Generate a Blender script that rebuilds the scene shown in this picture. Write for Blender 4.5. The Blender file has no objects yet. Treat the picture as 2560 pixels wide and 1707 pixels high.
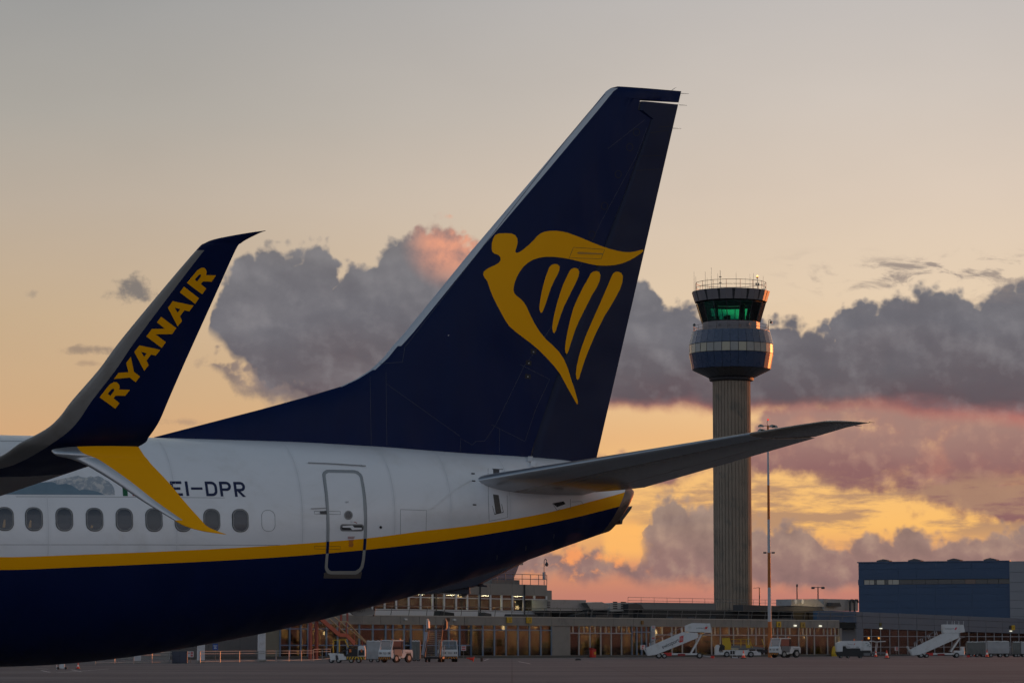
import bpy, bmesh, math, random
import numpy as np
from mathutils import Vector, Matrix
from mathutils.bvhtree import BVHTree
from mathutils.geometry import tessellate_polygon

# ---------------------------------------------------------------- camera, sky, sun, exposure
sc = bpy.context.scene
COL = sc.collection
R = math.radians
random.seed(4)
FPX, YH, CAMH, CX, CY = 7500.0, 1612.0, 1.75, 1280.0, 853.5      # focal length in photo pixels, horizon row, eye height
TH = math.atan((YH - CY) / FPX)
cam_d = bpy.data.cameras.new('camera'); cam_d.sensor_width = 36.0; cam_d.lens = 36.0 * FPX / 2560.0
cam_d.clip_start = 0.5; cam_d.clip_end = 20000.0
cam = bpy.data.objects.new('camera', cam_d); COL.objects.link(cam)
cam.location = (0, 0, CAMH); cam.rotation_euler = (math.pi / 2 + TH, 0, 0)
sc.camera = cam
sc.view_settings.view_transform = 'Standard'; sc.view_settings.look = 'None'
sc.view_settings.exposure = 0.0; sc.view_settings.gamma = 1.0
sc.render.engine = 'CYCLES'
sc.cycles.use_denoising = True
sc.cycles.use_adaptive_sampling = True; sc.cycles.adaptive_threshold = 0.02; sc.cycles.adaptive_min_samples = 8
sc.cycles.max_bounces = 8; sc.cycles.diffuse_bounces = 3; sc.cycles.glossy_bounces = 3
sc.cycles.transparent_max_bounces = 12; sc.cycles.sample_clamp_indirect = 4.0
SUN_AZ, SUN_EL = R(43), R(2.4)

def lin(r, g, b):
    f = lambda c: (c / 255.0) / 12.92 if c / 255.0 <= 0.04045 else ((c / 255.0 + 0.055) / 1.055) ** 2.4
    return (f(r), f(g), f(b), 1.0)

class NT:
    """tiny helper to write node graphs as expressions"""
    def __init__(s, tree): s.t = tree
    def node(s, kind, **kw):
        n = s.t.nodes.new(kind)
        for k, v in kw.items(): setattr(n, k, v)
        return n
    def put(s, sock, v):
        if hasattr(v, 'links'): s.t.links.new(v, sock)
        else: sock.default_value = v
    def m(s, op, a, b=None, c=None, clamp=False):
        n = s.node('ShaderNodeMath', operation=op, use_clamp=clamp)
        s.put(n.inputs[0], a)
        if b is not None: s.put(n.inputs[1], b)
        if c is not None: s.put(n.inputs[2], c)
        return n.outputs[0]
    def add(s, a, b): return s.m('ADD', a, b)
    def sub(s, a, b): return s.m('SUBTRACT', a, b)
    def mul(s, a, b): return s.m('MULTIPLY', a, b)
    def mn(s, a, b): return s.m('MINIMUM', a, b)
    def mx(s, a, b): return s.m('MAXIMUM', a, b)
    def step(s, x, e0, e1, lo=0.0, hi=1.0):
        n = s.node('ShaderNodeMapRange', interpolation_type='SMOOTHSTEP')
        s.put(n.inputs[0], x); s.put(n.inputs[1], e0); s.put(n.inputs[2], e1); s.put(n.inputs[3], lo); s.put(n.inputs[4], hi)
        return n.outputs[0]
    def mix(s, f, a, b, mode='MIX'):
        n = s.node('ShaderNodeMix', data_type='RGBA', blend_type=mode)
        s.put(n.inputs[0], f); s.put(n.inputs[6], a); s.put(n.inputs[7], b)
        return n.outputs[2]
    def scale(s, col, f):
        n = s.node('ShaderNodeVectorMath', operation='SCALE'); s.put(n.inputs[0], col if hasattr(col, 'links') else tuple(col)[:3]); s.put(n.inputs[3], f); return n.outputs[0]
    def vec(s, x, y, z=0.0):
        n = s.node('ShaderNodeCombineXYZ'); s.put(n.inputs[0], x); s.put(n.inputs[1], y); s.put(n.inputs[2], z); return n.outputs[0]
    def noise(s, v, scale, detail=5, rough=0.55, dist=0.0, color=False):
        n = s.node('ShaderNodeTexNoise'); s.put(n.inputs['Vector'], v); s.put(n.inputs['Scale'], scale)
        n.inputs['Detail'].default_value = detail; n.inputs['Roughness'].default_value = rough; n.inputs['Distortion'].default_value = dist
        return n.outputs['Color' if color else 'Fac']
    def ramp(s, x, stops, interp='LINEAR'):
        n = s.node('ShaderNodeValToRGB'); s.put(n.inputs[0], x); r = n.color_ramp; r.interpolation = interp
        while len(r.elements) > 1: r.elements.remove(r.elements[-1])
        for i, (p, c) in enumerate(stops):
            e = r.elements[0] if i == 0 else r.elements.new(p)
            e.position = p; e.color = c
        return n.outputs[0]
    def curve(s, x, pts):
        n = s.node('ShaderNodeFloatCurve'); s.put(n.inputs['Value'], x); c = n.mapping.curves[0]
        n.mapping.use_clip = True
        pts = sorted(pts)
        c.points[0].location = pts[0]; c.points[1].location = pts[-1]
        for p in pts[1:-1]: c.points.new(*p)
        for p in c.points: p.handle_type = 'VECTOR'
        n.mapping.update(); return n.outputs[0]

# ---- world: Nishita dusk sky overhead; low band of after-sunset glow and cloud banks laid out by azimuth / elevation
world = bpy.data.worlds.new('World'); sc.world = world; world.use_nodes = True
wt = world.node_tree; wt.nodes.clear(); W = NT(wt)
tc = W.node('ShaderNodeTexCoord'); sp = W.node('ShaderNodeSeparateXYZ'); wt.links.new(tc.outputs['Generated'], sp.inputs[0])
dx, dy, dz = sp.outputs
az = W.m('ARCTAN2', dx, dy)
el = W.m('ARCSINE', dz)
cx = W.m('MULTIPLY_ADD', az, 7.5, 1.28)              # degrees across, 7.5 units per radian
cy = W.m('MULTIPLY_ADD', el, -7.5, 1.612)            # 1.612 is the horizon, 0 is 12 degrees up
p2 = W.vec(cx, cy, 0.0)
wob = W.noise(W.vec(cx, cy, 83.0), 10.0, 3, 0.5)
cun = W.m('MULTIPLY_ADD', W.add(cx, W.mul(W.sub(wob, 0.5), 0.09)), 1 / 3.8, 0.6 / 3.8, clamp=True)      # edges are looked up at a slightly wandering azimuth
def cu(pts): return [((x / 1000 + 0.6) / 3.8, y / 1700) for x, y in pts]
def edge(pts): return W.mul(W.curve(cun, cu(pts)), 1.7)

sky = W.node('ShaderNodeTexSky', sky_type='NISHITA', sun_disc=False, sun_elevation=SUN_EL, sun_rotation=SUN_AZ,
             altitude=60.0, air_density=1.4, dust_density=3.0, ozone_density=1.5)
nish = W.scale(sky.outputs[0], 0.24)         # strength of the Nishita sky

# clear-sky colours by elevation, cooler away from the sun and warmer towards it
K = lambda y: y / 1700
left = W.ramp(W.mul(cy, 1 / 1.7), [(0.0, lin(155, 155, 154)), (K(300), lin(171, 166, 158)), (K(520), lin(186, 172, 156)), (K(800), lin(199, 173, 141)),
                                 (K(1000), lin(204, 169, 130)), (K(1110), lin(212, 168, 124)), (K(1300), lin(224, 168, 112)), (K(1450), lin(200, 136, 108)), (K(1610), lin(178, 116, 104))])
right = W.ramp(W.mul(cy, 1 / 1.7), [(0.0, lin(196, 190, 186)), (K(250), lin(207, 196, 186)), (K(500), lin(220, 202, 184)), (K(750), lin(231, 207, 178)),
                                  (K(1000), lin(238, 198, 148)), (K(1100), lin(240, 188, 130)), (K(1200), lin(250, 196, 122)), (K(1320), lin(250, 190, 108)), (K(1420), lin(222, 148, 108)), (K(1490), lin(192, 126, 112)), (K(1610), lin(184, 120, 108))])
side = W.step(cx, -0.2, 2.5)
glow = W.mix(side, left, right)
# very thin uneven veil so that the clear sky is not a perfect gradient
veil = W.noise(W.vec(W.mul(cx, 0.7), W.mul(cy, 1.6), 3.0), 2.2, 4, 0.5)
glow = W.scale(glow, W.m('MULTIPLY_ADD', veil, 0.10, 0.95))
up = W.step(cy, -3.6, -0.3)                            # above about 14..40 degrees the Nishita sky takes over
base = W.mix(up, nish, glow)
col = base

n_big = W.noise(W.vec(cx, W.mul(cy, 1.9), 7.0), 3.2, 5, 0.55)
n_mid = W.noise(W.vec(cx, cy, 11.0), 8.0, 5, 0.52)
n_mid2 = W.noise(W.vec(W.sub(cx, 0.016), W.add(cy, 0.020), 11.0), 8.0, 5, 0.52)
n_edge = W.noise(W.vec(cx, cy, 15.0), 11.0, 4, 0.52)
relief = W.mul(W.sub(n_mid, n_mid2), 3.0)              # light from upper right
warp = W.noise(W.vec(cx, cy, 19.0), 6.0, 3, 0.5, color=True)
wv = W.node('ShaderNodeVectorMath', operation='MULTIPLY_ADD'); wt.links.new(warp, wv.inputs[0]); wv.inputs[1].default_value = (0.05, 0.05, 0); wt.links.new(p2, wv.inputs[2])
def puffs(scale, detail=1.6, z=0.0):
    n = W.node('ShaderNodeTexVoronoi', feature='F1', voronoi_dimensions='2D'); wt.links.new(wv.outputs[0], n.inputs['Vector'])
    n.inputs['Scale'].default_value = scale; n.inputs['Detail'].default_value = detail; n.inputs['Roughness'].default_value = 0.55
    n.inputs['Lacunarity'].default_value = 2.2
    return n.outputs['Distance']
pf = puffs(17.0)
cau = W.add(W.m('MULTIPLY_ADD', pf, 0.048, -0.024), W.mul(W.sub(n_edge, 0.5), 0.085))      # cauliflower edge offset
soft_n = W.sub(n_mid, 0.5)

def bank(top, bot, ampT, ampB, softT, softB):
    dT = W.sub(W.sub(cy, W.mul(cau, ampT)), edge(top))
    dB = W.sub(edge(bot), W.add(cy, W.mul(soft_n, ampB)))
    return W.mul(W.step(dT, 0.0, softT), W.step(dB, 0.0, softB)), dT, dB

# C: mauve mid-level layer with yellow flecks, right half
aC, tC, bC = bank([(-600, 1110), (1300, 1140), (1530, 1120), (1780, 1105), (1850, 1078), (1920, 1000), (1985, 960), (2200, 950), (2560, 960), (3200, 1000)],
                  [(-600, 1140), (1350, 1170), (1530, 1222), (1650, 1230), (1780, 1226), (1900, 1214), (1990, 1214), (2100, 1244), (2250, 1262), (2350, 1285), (2450, 1325), (2560, 1345), (3200, 1300)],
                  1.1, 0.22, 0.06, 0.045)
patch = W.step(W.noise(W.vec(cx, W.mul(cy, 2.0), 31.0), 6.0, 6, 0.6), 0.22, 0.46)
colC = W.mix(W.step(W.add(cy, W.mul(W.sub(n_big, 0.5), 0.12)), 1.07, 1.21), lin(164, 128, 118), lin(142, 101, 100))
colC = W.mix(W.step(n_mid, 0.48, 0.74, 0.0, 0.35), colC, lin(204, 136, 112))
colC = W.mix(W.m('MULTIPLY', relief, 1.0, clamp=True), colC, lin(190, 150, 130))
col = W.mix(W.mul(aC, W.m('MULTIPLY_ADD', patch, 0.26, 0.74)), col, colC)
fleck = W.mul(W.step(n_mid, 0.56, 0.70), W.mul(W.mul(W.step(cy, 1.04, 1.065), W.step(cy, 1.15, 1.09)), W.mul(W.step(cx, 1.98, 2.12), W.step(cx, 2.42, 2.28))))
col = W.mix(W.mul(fleck, 0.75), col, lin(236, 190, 138))
# thin streaks across the yellow gap
streak = W.step(W.noise(W.vec(W.mul(cx, 0.55), W.mul(cy, 2.6), 41.0), 7.0, 6, 0.6), 0.44, 0.60)
sband = W.mul(W.mul(W.step(cy, 1.17, 1.22), W.step(cy, 1.40, 1.31)), W.step(cx, 1.4, 1.75))
col = W.mix(W.mul(W.mul(streak, sband), 0.85), col, lin(172, 134, 110))
# D: low cumulus bank
aD, tD, bD = bank([(-600, 1400), (900, 1420), (1200, 1400), (1290, 1345), (1330, 1335), (1370, 1345), (1420, 1345), (1480, 1345), (1520, 1350), (1560, 1375), (1590, 1405), (1610, 1380), (1615, 1290), (1640, 1232), (1690, 1222), (1725, 1245),
                   (1760, 1230), (1800, 1232), (1860, 1262), (1900, 1275), (1940, 1302), (1990, 1268), (2010, 1290), (2045, 1330), (2110, 1345), (2160, 1325), (2230, 1302), (2300, 1320), (2400, 1335), (2500, 1310), (2700, 1300), (3200, 1330)],
                  [(-600, 1465), (1200, 1462), (1400, 1468), (1620, 1478), (1800, 1486), (2100, 1490), (2560, 1492), (3200, 1485)],
                  0.9, 0.10, 0.030, 0.040)
colD = W.mix(W.step(W.add(cy, W.mul(W.sub(n_big, 0.5), 0.12)), 1.24, 1.47), lin(158, 136, 124), lin(146, 114, 111))
colD = W.mix(W.m('MULTIPLY', relief, 1.1, clamp=True), colD, lin(190, 158, 138))
colD = W.mix(W.m('MULTIPLY', relief, -1.0, clamp=True), colD, lin(118, 97, 97))
edgeD = W.step(tD, 0.035, 0.0)
colD = W.mix(W.mul(edgeD, 0.35), colD, lin(214, 160, 118))
col = W.mix(W.mul(aD, 0.96), col, colD)
# glowing orange puffs low down, left of the tower and near the horizon
orang = W.mul(W.step(W.noise(W.vec(cx, W.mul(cy, 1.15), 53.0), 11.0, 5, 0.55), 0.50, 0.64),
              W.mul(W.mul(W.step(cy, 1.30, 1.40), W.step(cy, 1.49, 1.43)), W.mul(W.step(cx, 1.18, 1.30), W.step(cx, 1.66, 1.55))))
col = W.mix(W.mul(orang, 0.9), col, lin(250, 160, 98))
gapE = W.mul(W.mul(W.step(cy, 1.28, 1.33), W.step(cy, 1.42, 1.37)), W.mul(W.step(W.add(cx, W.mul(soft_n, 0.10)), 1.49, 1.525), W.step(W.add(cx, W.mul(soft_n, 0.12)), 1.63, 1.595)))
col = W.mix(W.mul(gapE, 0.85), col, lin(255, 186, 104))
# A: the big grey bank
aA, tA, bA = bank([(-600, 1250), (300, 1240), (470, 1000), (505, 860), (530, 760), (575, 660), (600, 628), (650, 604), (700, 600), (742, 622), (762, 600), (790, 594), (812, 606), (826, 642), (838, 662), (870, 640), (920, 628), (945, 604), (972, 584), (1005, 578),
                   (1030, 562), (1062, 548), (1090, 540), (1112, 552), (1135, 541), (1162, 546), (1188, 580), (1210, 600), (1400, 560), (1500, 600), (1570, 660), (1602, 684), (1640, 700), (1664, 738), (1700, 728), (1740, 748), (1800, 760), (1900, 782), (1960, 786),
                   (2012, 792), (2050, 802), (2086, 790), (2100, 762), (2140, 744), (2185, 748), (2222, 726), (2262, 728), (2292, 702), (2340, 694), (2400, 712), (2450, 734), (2492, 712), (2530, 700), (2700, 690), (2900, 760), (3200, 740)],
                  [(-600, 1200), (300, 1180), (470, 880), (500, 845), (540, 862), (575, 890), (610, 940), (635, 990), (660, 1020), (720, 1030), (900, 1040), (1500, 1046), (1800, 1050), (2060, 1046), (2150, 1040), (2250, 1052), (2330, 1072), (2450, 1078), (2560, 1092), (3200, 1080)],
                  0.95, 0.07, 0.032, 0.040)
yA = W.add(cy, W.mul(W.sub(n_big, 0.5), 0.22))
colA = W.ramp(W.mul(yA, 1 / 1.7), [(K(540), lin(136, 131, 130)), (K(680), lin(120, 118, 122)), (K(820), lin(112, 110, 116)), (K(920), lin(104, 97, 102)), (K(1000), lin(100, 86, 91)), (K(1045), lin(134, 96, 97)), (K(1075), lin(172, 112, 105))])
colA = W.mix(W.m('MULTIPLY', relief, 0.7, clamp=True), colA, lin(146, 142, 145))
colA = W.mix(W.m('MULTIPLY', relief, -0.55, clamp=True), colA, lin(90, 88, 95))
lump = W.sub(W.noise(W.vec(cx, W.mul(cy, 1.6), 61.0), 5.0, 4, 0.5), 0.5)
colA = W.mix(W.m('MULTIPLY', lump, 1.6, clamp=True), colA, lin(140, 136, 139))
colA = W.mix(W.m('MULTIPLY', lump, -1.6, clamp=True), colA, lin(94, 90, 97))
under = W.mul(W.step(bA, 0.055, 0.0), W.step(cx, 1.2, 1.5))
colA = W.mix(W.mul(under, 0.6), colA, lin(206, 122, 104))
# the sunlit crown of the tallest tower
crown = W.mul(W.step(W.m('SQRT', W.add(W.m('POWER', W.mul(W.sub(cx, 1.128), 7.5), 2.0), W.m('POWER', W.mul(W.sub(cy, 0.600), 7.5), 2.0))), 1.05, 0.25), W.step(W.add(relief, W.mul(lump, 1.2)), -0.9, 0.1))
colA = W.mix(W.mul(crown, 1.0), colA, W.mix(W.m('MULTIPLY_ADD', relief, 0.8, 0.55, clamp=True), lin(198, 140, 124), lin(244, 168, 132)))
col = W.mix(aA, col, colA)
# B: ragged lower lobe of the left cloud
aB, tB, bB = bank([(-600, 1300), (440, 1200), (490, 905), (515, 876), (545, 884), (600, 912), (680, 940), (760, 950), (900, 1000), (1000, 1300), (3200, 1300)],
                  [(-600, 1290), (440, 1000), (480, 905), (520, 940), (570, 985), (610, 1010), (660, 1030), (800, 1060), (1000, 1200), (3200, 1290)], 1.3, 0.22, 0.03, 0.05)
colB = W.mix(W.m('ADD', relief, 0.4, clamp=True), lin(120, 108, 108), lin(148, 130, 124))
col = W.mix(W.mul(aB, 0.85), col, colB)
# small drifting scraps and wisps
fine = W.sub(W.noise(W.vec(cx, W.mul(cy, 1.3), 91.0), 22.0, 6, 0.62), 0.5)
def puff(x, y, rx, ry, c, s=1.0, a=0.9):
    q = W.m('SQRT', W.add(W.m('POWER', W.mul(W.sub(cx, x), 1 / rx), 2.0), W.m('POWER', W.mul(W.sub(cy, y), 1 / ry), 2.0)))
    return W.mul(W.step(W.add(q, W.mul(fine, 2.6 * s)), 1.05, 0.15), a), c
for x, y, rx, ry, c, s, a in [(0.335, 0.735, 0.062, 0.040, lin(126, 119, 115), 1.0, 0.95), (0.225, 0.884, 0.085, 0.014, lin(150, 131, 116), 1.0, 0.8), (0.225, 0.918, 0.04, 0.010, lin(168, 142, 120), 1.0, 0.6),
                              (0.085, 0.748, 0.02, 0.012, lin(160, 145, 130), 1.0, 0.6), (0.45, 1.06, 0.05, 0.012, lin(178, 146, 120), 1.0, 0.7)]:
    f, c = puff(x, y, rx, ry, c, s, a); col = W.mix(f, col, c)
wn = W.noise(W.vec(W.add(W.mul(cx, 0.9), W.mul(cy, -0.6)), W.mul(cy, 2.4), 71.0), 9.0, 7, 0.62, 0.5)
wis = W.mul(W.step(wn, 0.50, 0.70), W.mul(W.mul(W.step(cy, 0.62, 0.68), W.step(cy, 0.80, 0.70)), W.step(cx, 1.82, 2.25)))
wis2 = W.mul(W.step(wn, 0.47, 0.62), W.mul(W.mul(W.step(cy, 0.64, 0.675), W.step(cy, 0.745, 0.70)), W.step(cx, 2.08, 2.24)))
col = W.mix(W.mul(W.mx(wis, wis2), 0.8), col, lin(140, 128, 124))
# away from the sunset the dome is cooler: dim low down, added fill overhead
sunf = W.step(W.m('COSINE', W.sub(az, SUN_AZ)), -0.35, 0.62)
anti = W.ramp(W.m('MULTIPLY_ADD', cy, 1 / 12.0, 10.0 / 12.0), [(0.0, lin(224, 235, 250)), (0.5, lin(220, 229, 245)), (0.78, lin(192, 198, 210)), (0.93, lin(148, 149, 157)), (1.0, lin(108, 105, 111))])
anti = W.scale(anti, W.m('MULTIPLY_ADD', n_big, 0.5, 0.75))
tint = W.node('ShaderNodeVectorMath', operation='MULTIPLY'); wt.links.new(nish, tint.inputs[0]); tint.inputs[1].default_value = (1.25, 1.38, 1.58)
col = W.mix(sunf, W.mix(up, tint.outputs[0], anti), col)
bg = W.node('ShaderNodeBackground'); wt.links.new(col, bg.inputs[0]); bg.inputs[1].default_value = 1.0
out = W.node('ShaderNodeOutputWorld'); wt.links.new(bg.outputs[0], out.inputs[0])
world.cycles.sampling_method = 'MANUAL'; world.cycles.sample_map_resolution = 1024

# ---- sun: already at the horizon, to the right and beyond the terminal
sd = bpy.data.lights.new('sun', 'SUN'); sd.energy = 2.4; sd.angle = R(0.6); sd.color = (1.0, 0.27, 0.07)
sun = bpy.data.objects.new('sun', sd); COL.objects.link(sun)
sdir = Vector((math.sin(SUN_AZ) * math.cos(SUN_EL), math.cos(SUN_AZ) * math.cos(SUN_EL), math.sin(SUN_EL)))
sun.rotation_euler = sdir.to_track_quat('Z', 'Y').to_euler()

# ---------------------------------------------------------------- helpers
FW = Vector((0, math.cos(TH), math.sin(TH))); UP = Vector((0, -math.sin(TH), math.cos(TH))); EYE = Vector((0, 0, CAMH))
def ray(x, y): return (FW * FPX + Vector((1, 0, 0)) * (x - CX) + UP * (CY - y)).normalized()
def at(x, y, Y):
    d = ray(x, y); return EYE + d * (Y / d.y)
def ground_at(x, y):
    d = ray(x, y); return EYE + d * (-CAMH / d.z)

MATS = {}
def mat(name, color, rough=0.5, metal=0.0, coat=0.0, var=0.08, vscale=3.0, bump=0.0, bscale=40.0, spec=0.5, dirt=None, dscale=1.2, emit=None, estr=0.0, stretch=(1, 1, 1), bdist=0.02):
    if name in MATS: return MATS[name]
    m = bpy.data.materials.new(name); m.use_nodes = True; t = m.node_tree; N = NT(t)
    b = t.nodes['Principled BSDF']; c = color if len(color) == 4 else (*color, 1.0)
    b.inputs['Roughness'].default_value = rough; b.inputs['Metallic'].default_value = metal
    b.inputs['Coat Weight'].default_value = coat; b.inputs['Coat Roughness'].default_value = 0.12
    b.inputs['Specular IOR Level'].default_value = spec
    tcn = N.node('ShaderNodeTexCoord'); mp = N.node('ShaderNodeMapping'); t.links.new(tcn.outputs['Object'], mp.inputs[0]); mp.inputs['Scale'].default_value = stretch
    v = mp.outputs[0]; cc = c
    if var:
        n = N.noise(v, vscale, 5, 0.6)
        f = N.m('MULTIPLY_ADD', n, 2 * var, 1 - var)
        cc = N.scale(c, f)
        rr = N.m('MULTIPLY_ADD', n, 0.16, rough - 0.08, clamp=True); t.links.new(rr, b.inputs['Roughness'])
    if dirt is not None:
        n2 = N.noise(v, dscale, 6, 0.65, 0.4)
        cc = N.mix(N.step(n2, 0.48, 0.72, 0.0, 0.75), cc, (*dirt, 1.0))
    if hasattr(cc, 'links'): t.links.new(cc, b.inputs['Base Color'])
    else: b.inputs['Base Color'].default_value = c
    if bump:
        bn = N.node('ShaderNodeBump'); bn.inputs['Strength'].default_value = bump; bn.inputs['Distance'].default_value = bdist
        t.links.new(N.noise(v, bscale, 4 if bdist <= 0.02 else 0.8, 0.5), bn.inputs['Height']); t.links.new(bn.outputs[0], b.inputs['Normal'])
    if emit is not None:
        b.inputs['Emission Color'].default_value = (*emit[:3], 1.0); b.inputs['Emission Strength'].default_value = estr
    MATS[name] = m; return m

def glass(name, tint, gloss=0.12, trans=0.88, rough=0.02):
    if name in MATS: return MATS[name]
    m = bpy.data.materials.new(name); m.use_nodes = True; t = m.node_tree; t.nodes.clear(); N = NT(t)
    tr = N.node('ShaderNodeBsdfTransparent'); tr.inputs[0].default_value = (*tint, 1)
    gl = N.node('ShaderNodeBsdfGlossy'); gl.inputs['Roughness'].default_value = rough
    fr = N.node('ShaderNodeFresnel'); fr.inputs[0].default_value = 1.5
    mx = N.node('ShaderNodeMixShader'); t.links.new(N.m('MULTIPLY_ADD', fr.outputs[0], 1.0, gloss - 0.04, clamp=True), mx.inputs[0])
    t.links.new(tr.outputs[0], mx.inputs[1]); t.links.new(gl.outputs[0], mx.inputs[2])
    o = N.node('ShaderNodeOutputMaterial'); t.links.new(mx.outputs[0], o.inputs[0]); MATS[name] = m; return m

def link(name, me, parent=None):
    o = bpy.data.objects.new(name, me); COL.objects.link(o)
    if parent is not None: o.parent = parent
    return o
def tag(o, label=None, cat=None, group=None, kind=None):
    for k, v in (('label', label), ('category', cat), ('group', group), ('kind', kind)):
        if v is not None: o[k] = v
    return o
def empty(name, loc=(0, 0, 0), rz=0.0, label=None, cat=None, group=None, kind=None, scale=1.0):
    o = bpy.data.objects.new(name, None); COL.objects.link(o); o.location = loc; o.rotation_euler = (0, 0, rz); o.scale = (scale,) * 3
    o.empty_display_size = 0.2
    return tag(o, label, cat, group, kind)
def raw(name, vs, fs, mats, parent=None, smooth=False, fm=None, angle=None):
    me = bpy.data.meshes.new(name); me.from_pydata([tuple(v) for v in vs], [], fs)
    for m in (mats if isinstance(mats, (list, tuple)) else [mats]): me.materials.append(m)
    if fm is not None: me.polygons.foreach_set('material_index', fm)
    if smooth:
        me.polygons.foreach_set('use_smooth', [True] * len(me.polygons))
        if angle: me.set_sharp_from_angle(angle=R(angle))
    me.update(); return link(name, me, parent)

class MB:
    """collects boxes, bars, prisms and tubes; build() links them as one mesh"""
    def __init__(s): s.v = []; s.f = []
    def _add(s, vs, fs):
        k = len(s.v); s.v += [tuple(v) for v in vs]; s.f += [tuple(i + k for i in f) for f in fs]; return s
    def box(s, x0, x1, y0, y1, z0, z1, bev=0.0):
        if x1 < x0: x0, x1 = x1, x0
        if y1 < y0: y0, y1 = y1, y0
        if z1 < z0: z0, z1 = z1, z0
        if bev <= 0:
            v = [(x, y, z) for x in (x0, x1) for y in (y0, y1) for z in (z0, z1)]
            return s._add(v, [(0, 1, 3, 2), (4, 6, 7, 5), (0, 4, 5, 1), (2, 3, 7, 6), (0, 2, 6, 4), (1, 5, 7, 3)])
        bm = bmesh.new(); bmesh.ops.create_cube(bm, size=1)
        for q in bm.verts: q.co = Vector(((x0 + x1) / 2 + q.co.x * (x1 - x0), (y0 + y1) / 2 + q.co.y * (y1 - y0), (z0 + z1) / 2 + q.co.z * (z1 - z0)))
        bmesh.ops.bevel(bm, geom=bm.edges[:], offset=bev, segments=2, profile=0.5, affect='EDGES')
        return s._bm(bm)
    def _bm(s, bm):
        bm.verts.index_update(); s._add([q.co[:] for q in bm.verts], [[q.index for q in f.verts] for f in bm.faces]); bm.free(); return s
    def bar(s, a, b, w, h=None):
        h = h or w; a = Vector(a); b = Vector(b); d = (b - a); L = d.length
        if L < 1e-6: return s
        d /= L; u = Vector((0, 0, 1)) if abs(d.z) < 0.95 else Vector((0, 1, 0))
        x = d.cross(u).normalized(); y = x.cross(d)
        vs = [p + x * sx * w / 2 + y * sy * h / 2 for p in (a, b) for sx, sy in ((-1, -1), (1, -1), (1, 1), (-1, 1))]
        return s._add(vs, [(3, 2, 1, 0), (4, 5, 6, 7), (0, 1, 5, 4), (1, 2, 6, 5), (2, 3, 7, 6), (3, 0, 4, 7)])
    def cyl(s, a, b, r, r2=None, n=16, caps=True):
        r2 = r if r2 is None else r2; a = Vector(a); b = Vector(b); d = (b - a).normalized()
        u = Vector((0, 0, 1)) if abs(d.z) < 0.95 else Vector((1, 0, 0)); x = d.cross(u).normalized(); y = x.cross(d)
        vs = [p + (x * math.cos(2 * math.pi * i / n) + y * math.sin(2 * math.pi * i / n)) * q for p, q in ((a, r), (b, r2)) for i in range(n)]
        fs = [(i, (i + 1) % n, n + (i + 1) % n, n + i) for i in range(n)]
        if caps: fs += [tuple(range(n))[::-1], tuple(range(n, 2 * n))]
        return s._add(vs, fs)
    def tube(s, pts, r, n=8):
        for a, b in zip(pts, pts[1:]): s.cyl(a, b, r, n=n)
        return s
    def prism(s, poly, y0, y1, fn=None):
        """polygon in (x, z) pushed from y0 to y1"""
        fn = fn or (lambda x, y, z: (x, y, z)); n = len(poly)
        vs = [fn(x, y0, z) for x, z in poly] + [fn(x, y1, z) for x, z in poly]
        tri = tessellate_polygon([[Vector((x, z, 0)) for x, z in poly]])
        fs = [t for t in tri] + [tuple(n + i for i in t)[::-1] for t in tri] + [(i, (i + 1) % n, n + (i + 1) % n, n + i) for i in range(n)]
        k = len(s.v); s._add(vs, fs); return s
    def lathe(s, prof, c=(0, 0, 0), n=24):
        """(radius, z) profile turned round the z axis"""
        vs = [(c[0] + r * math.cos(2 * math.pi * i / n), c[1] + r * math.sin(2 * math.pi * i / n), c[2] + z) for r, z in prof for i in range(n)]
        fs = [(k * n + i, k * n + (i + 1) % n, (k + 1) * n + (i + 1) % n, (k + 1) * n + i) for k in range(len(prof) - 1) for i in range(n)]
        return s._add(vs, fs)
    def build(s, name, m, parent=None, smooth=False, angle=35):
        o = raw(name, s.v, s.f, m, parent)
        bm = bmesh.new(); bm.from_mesh(o.data); bmesh.ops.recalc_face_normals(bm, faces=bm.faces[:]); bm.to_mesh(o.data); bm.free()
        if smooth:
            o.data.polygons.foreach_set('use_smooth', [True] * len(o.data.polygons)); o.data.set_sharp_from_angle(angle=R(angle))
        return o

def text_geo(s, size=1.0, bold=0.0, extrude=0.0):
    cu_ = bpy.data.curves.new('lettering', 'FONT'); cu_.body = s; cu_.size = size; cu_.offset = bold; cu_.resolution_u = 3
    o = bpy.data.objects.new('lettering', cu_); COL.objects.link(o)
    me = bpy.data.meshes.new_from_object(o.evaluated_get(bpy.context.evaluated_depsgraph_get()))
    v = [tuple(q.co) for q in me.vertices]; f = [tuple(p.vertices) for p in me.polygons]
    bpy.data.objects.remove(o); bpy.data.meshes.remove(me); bpy.data.curves.remove(cu_)
    return v, f
def lettering(s, org, xdir, ydir, height, m, parent, name='lettering', bold=0.0, width=None, center=True):
    v, f = text_geo(s, 1.0, bold); xs = [q[0] for q in v]; ys = [q[1] for q in v]
    w0, w1, h0, h1 = min(xs), max(xs), min(ys), max(ys); k = height / (h1 - h0); kx = (width / (w1 - w0)) if width else k
    ox = (w0 + w1) / 2 if center else w0; oy = (h0 + h1) / 2 if center else h0
    org, xdir, ydir = Vector(org), Vector(xdir), Vector(ydir)
    return raw(name, [org + xdir * (q[0] - ox) * kx + ydir * (q[1] - oy) * k for q in v], f, m, parent)

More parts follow.
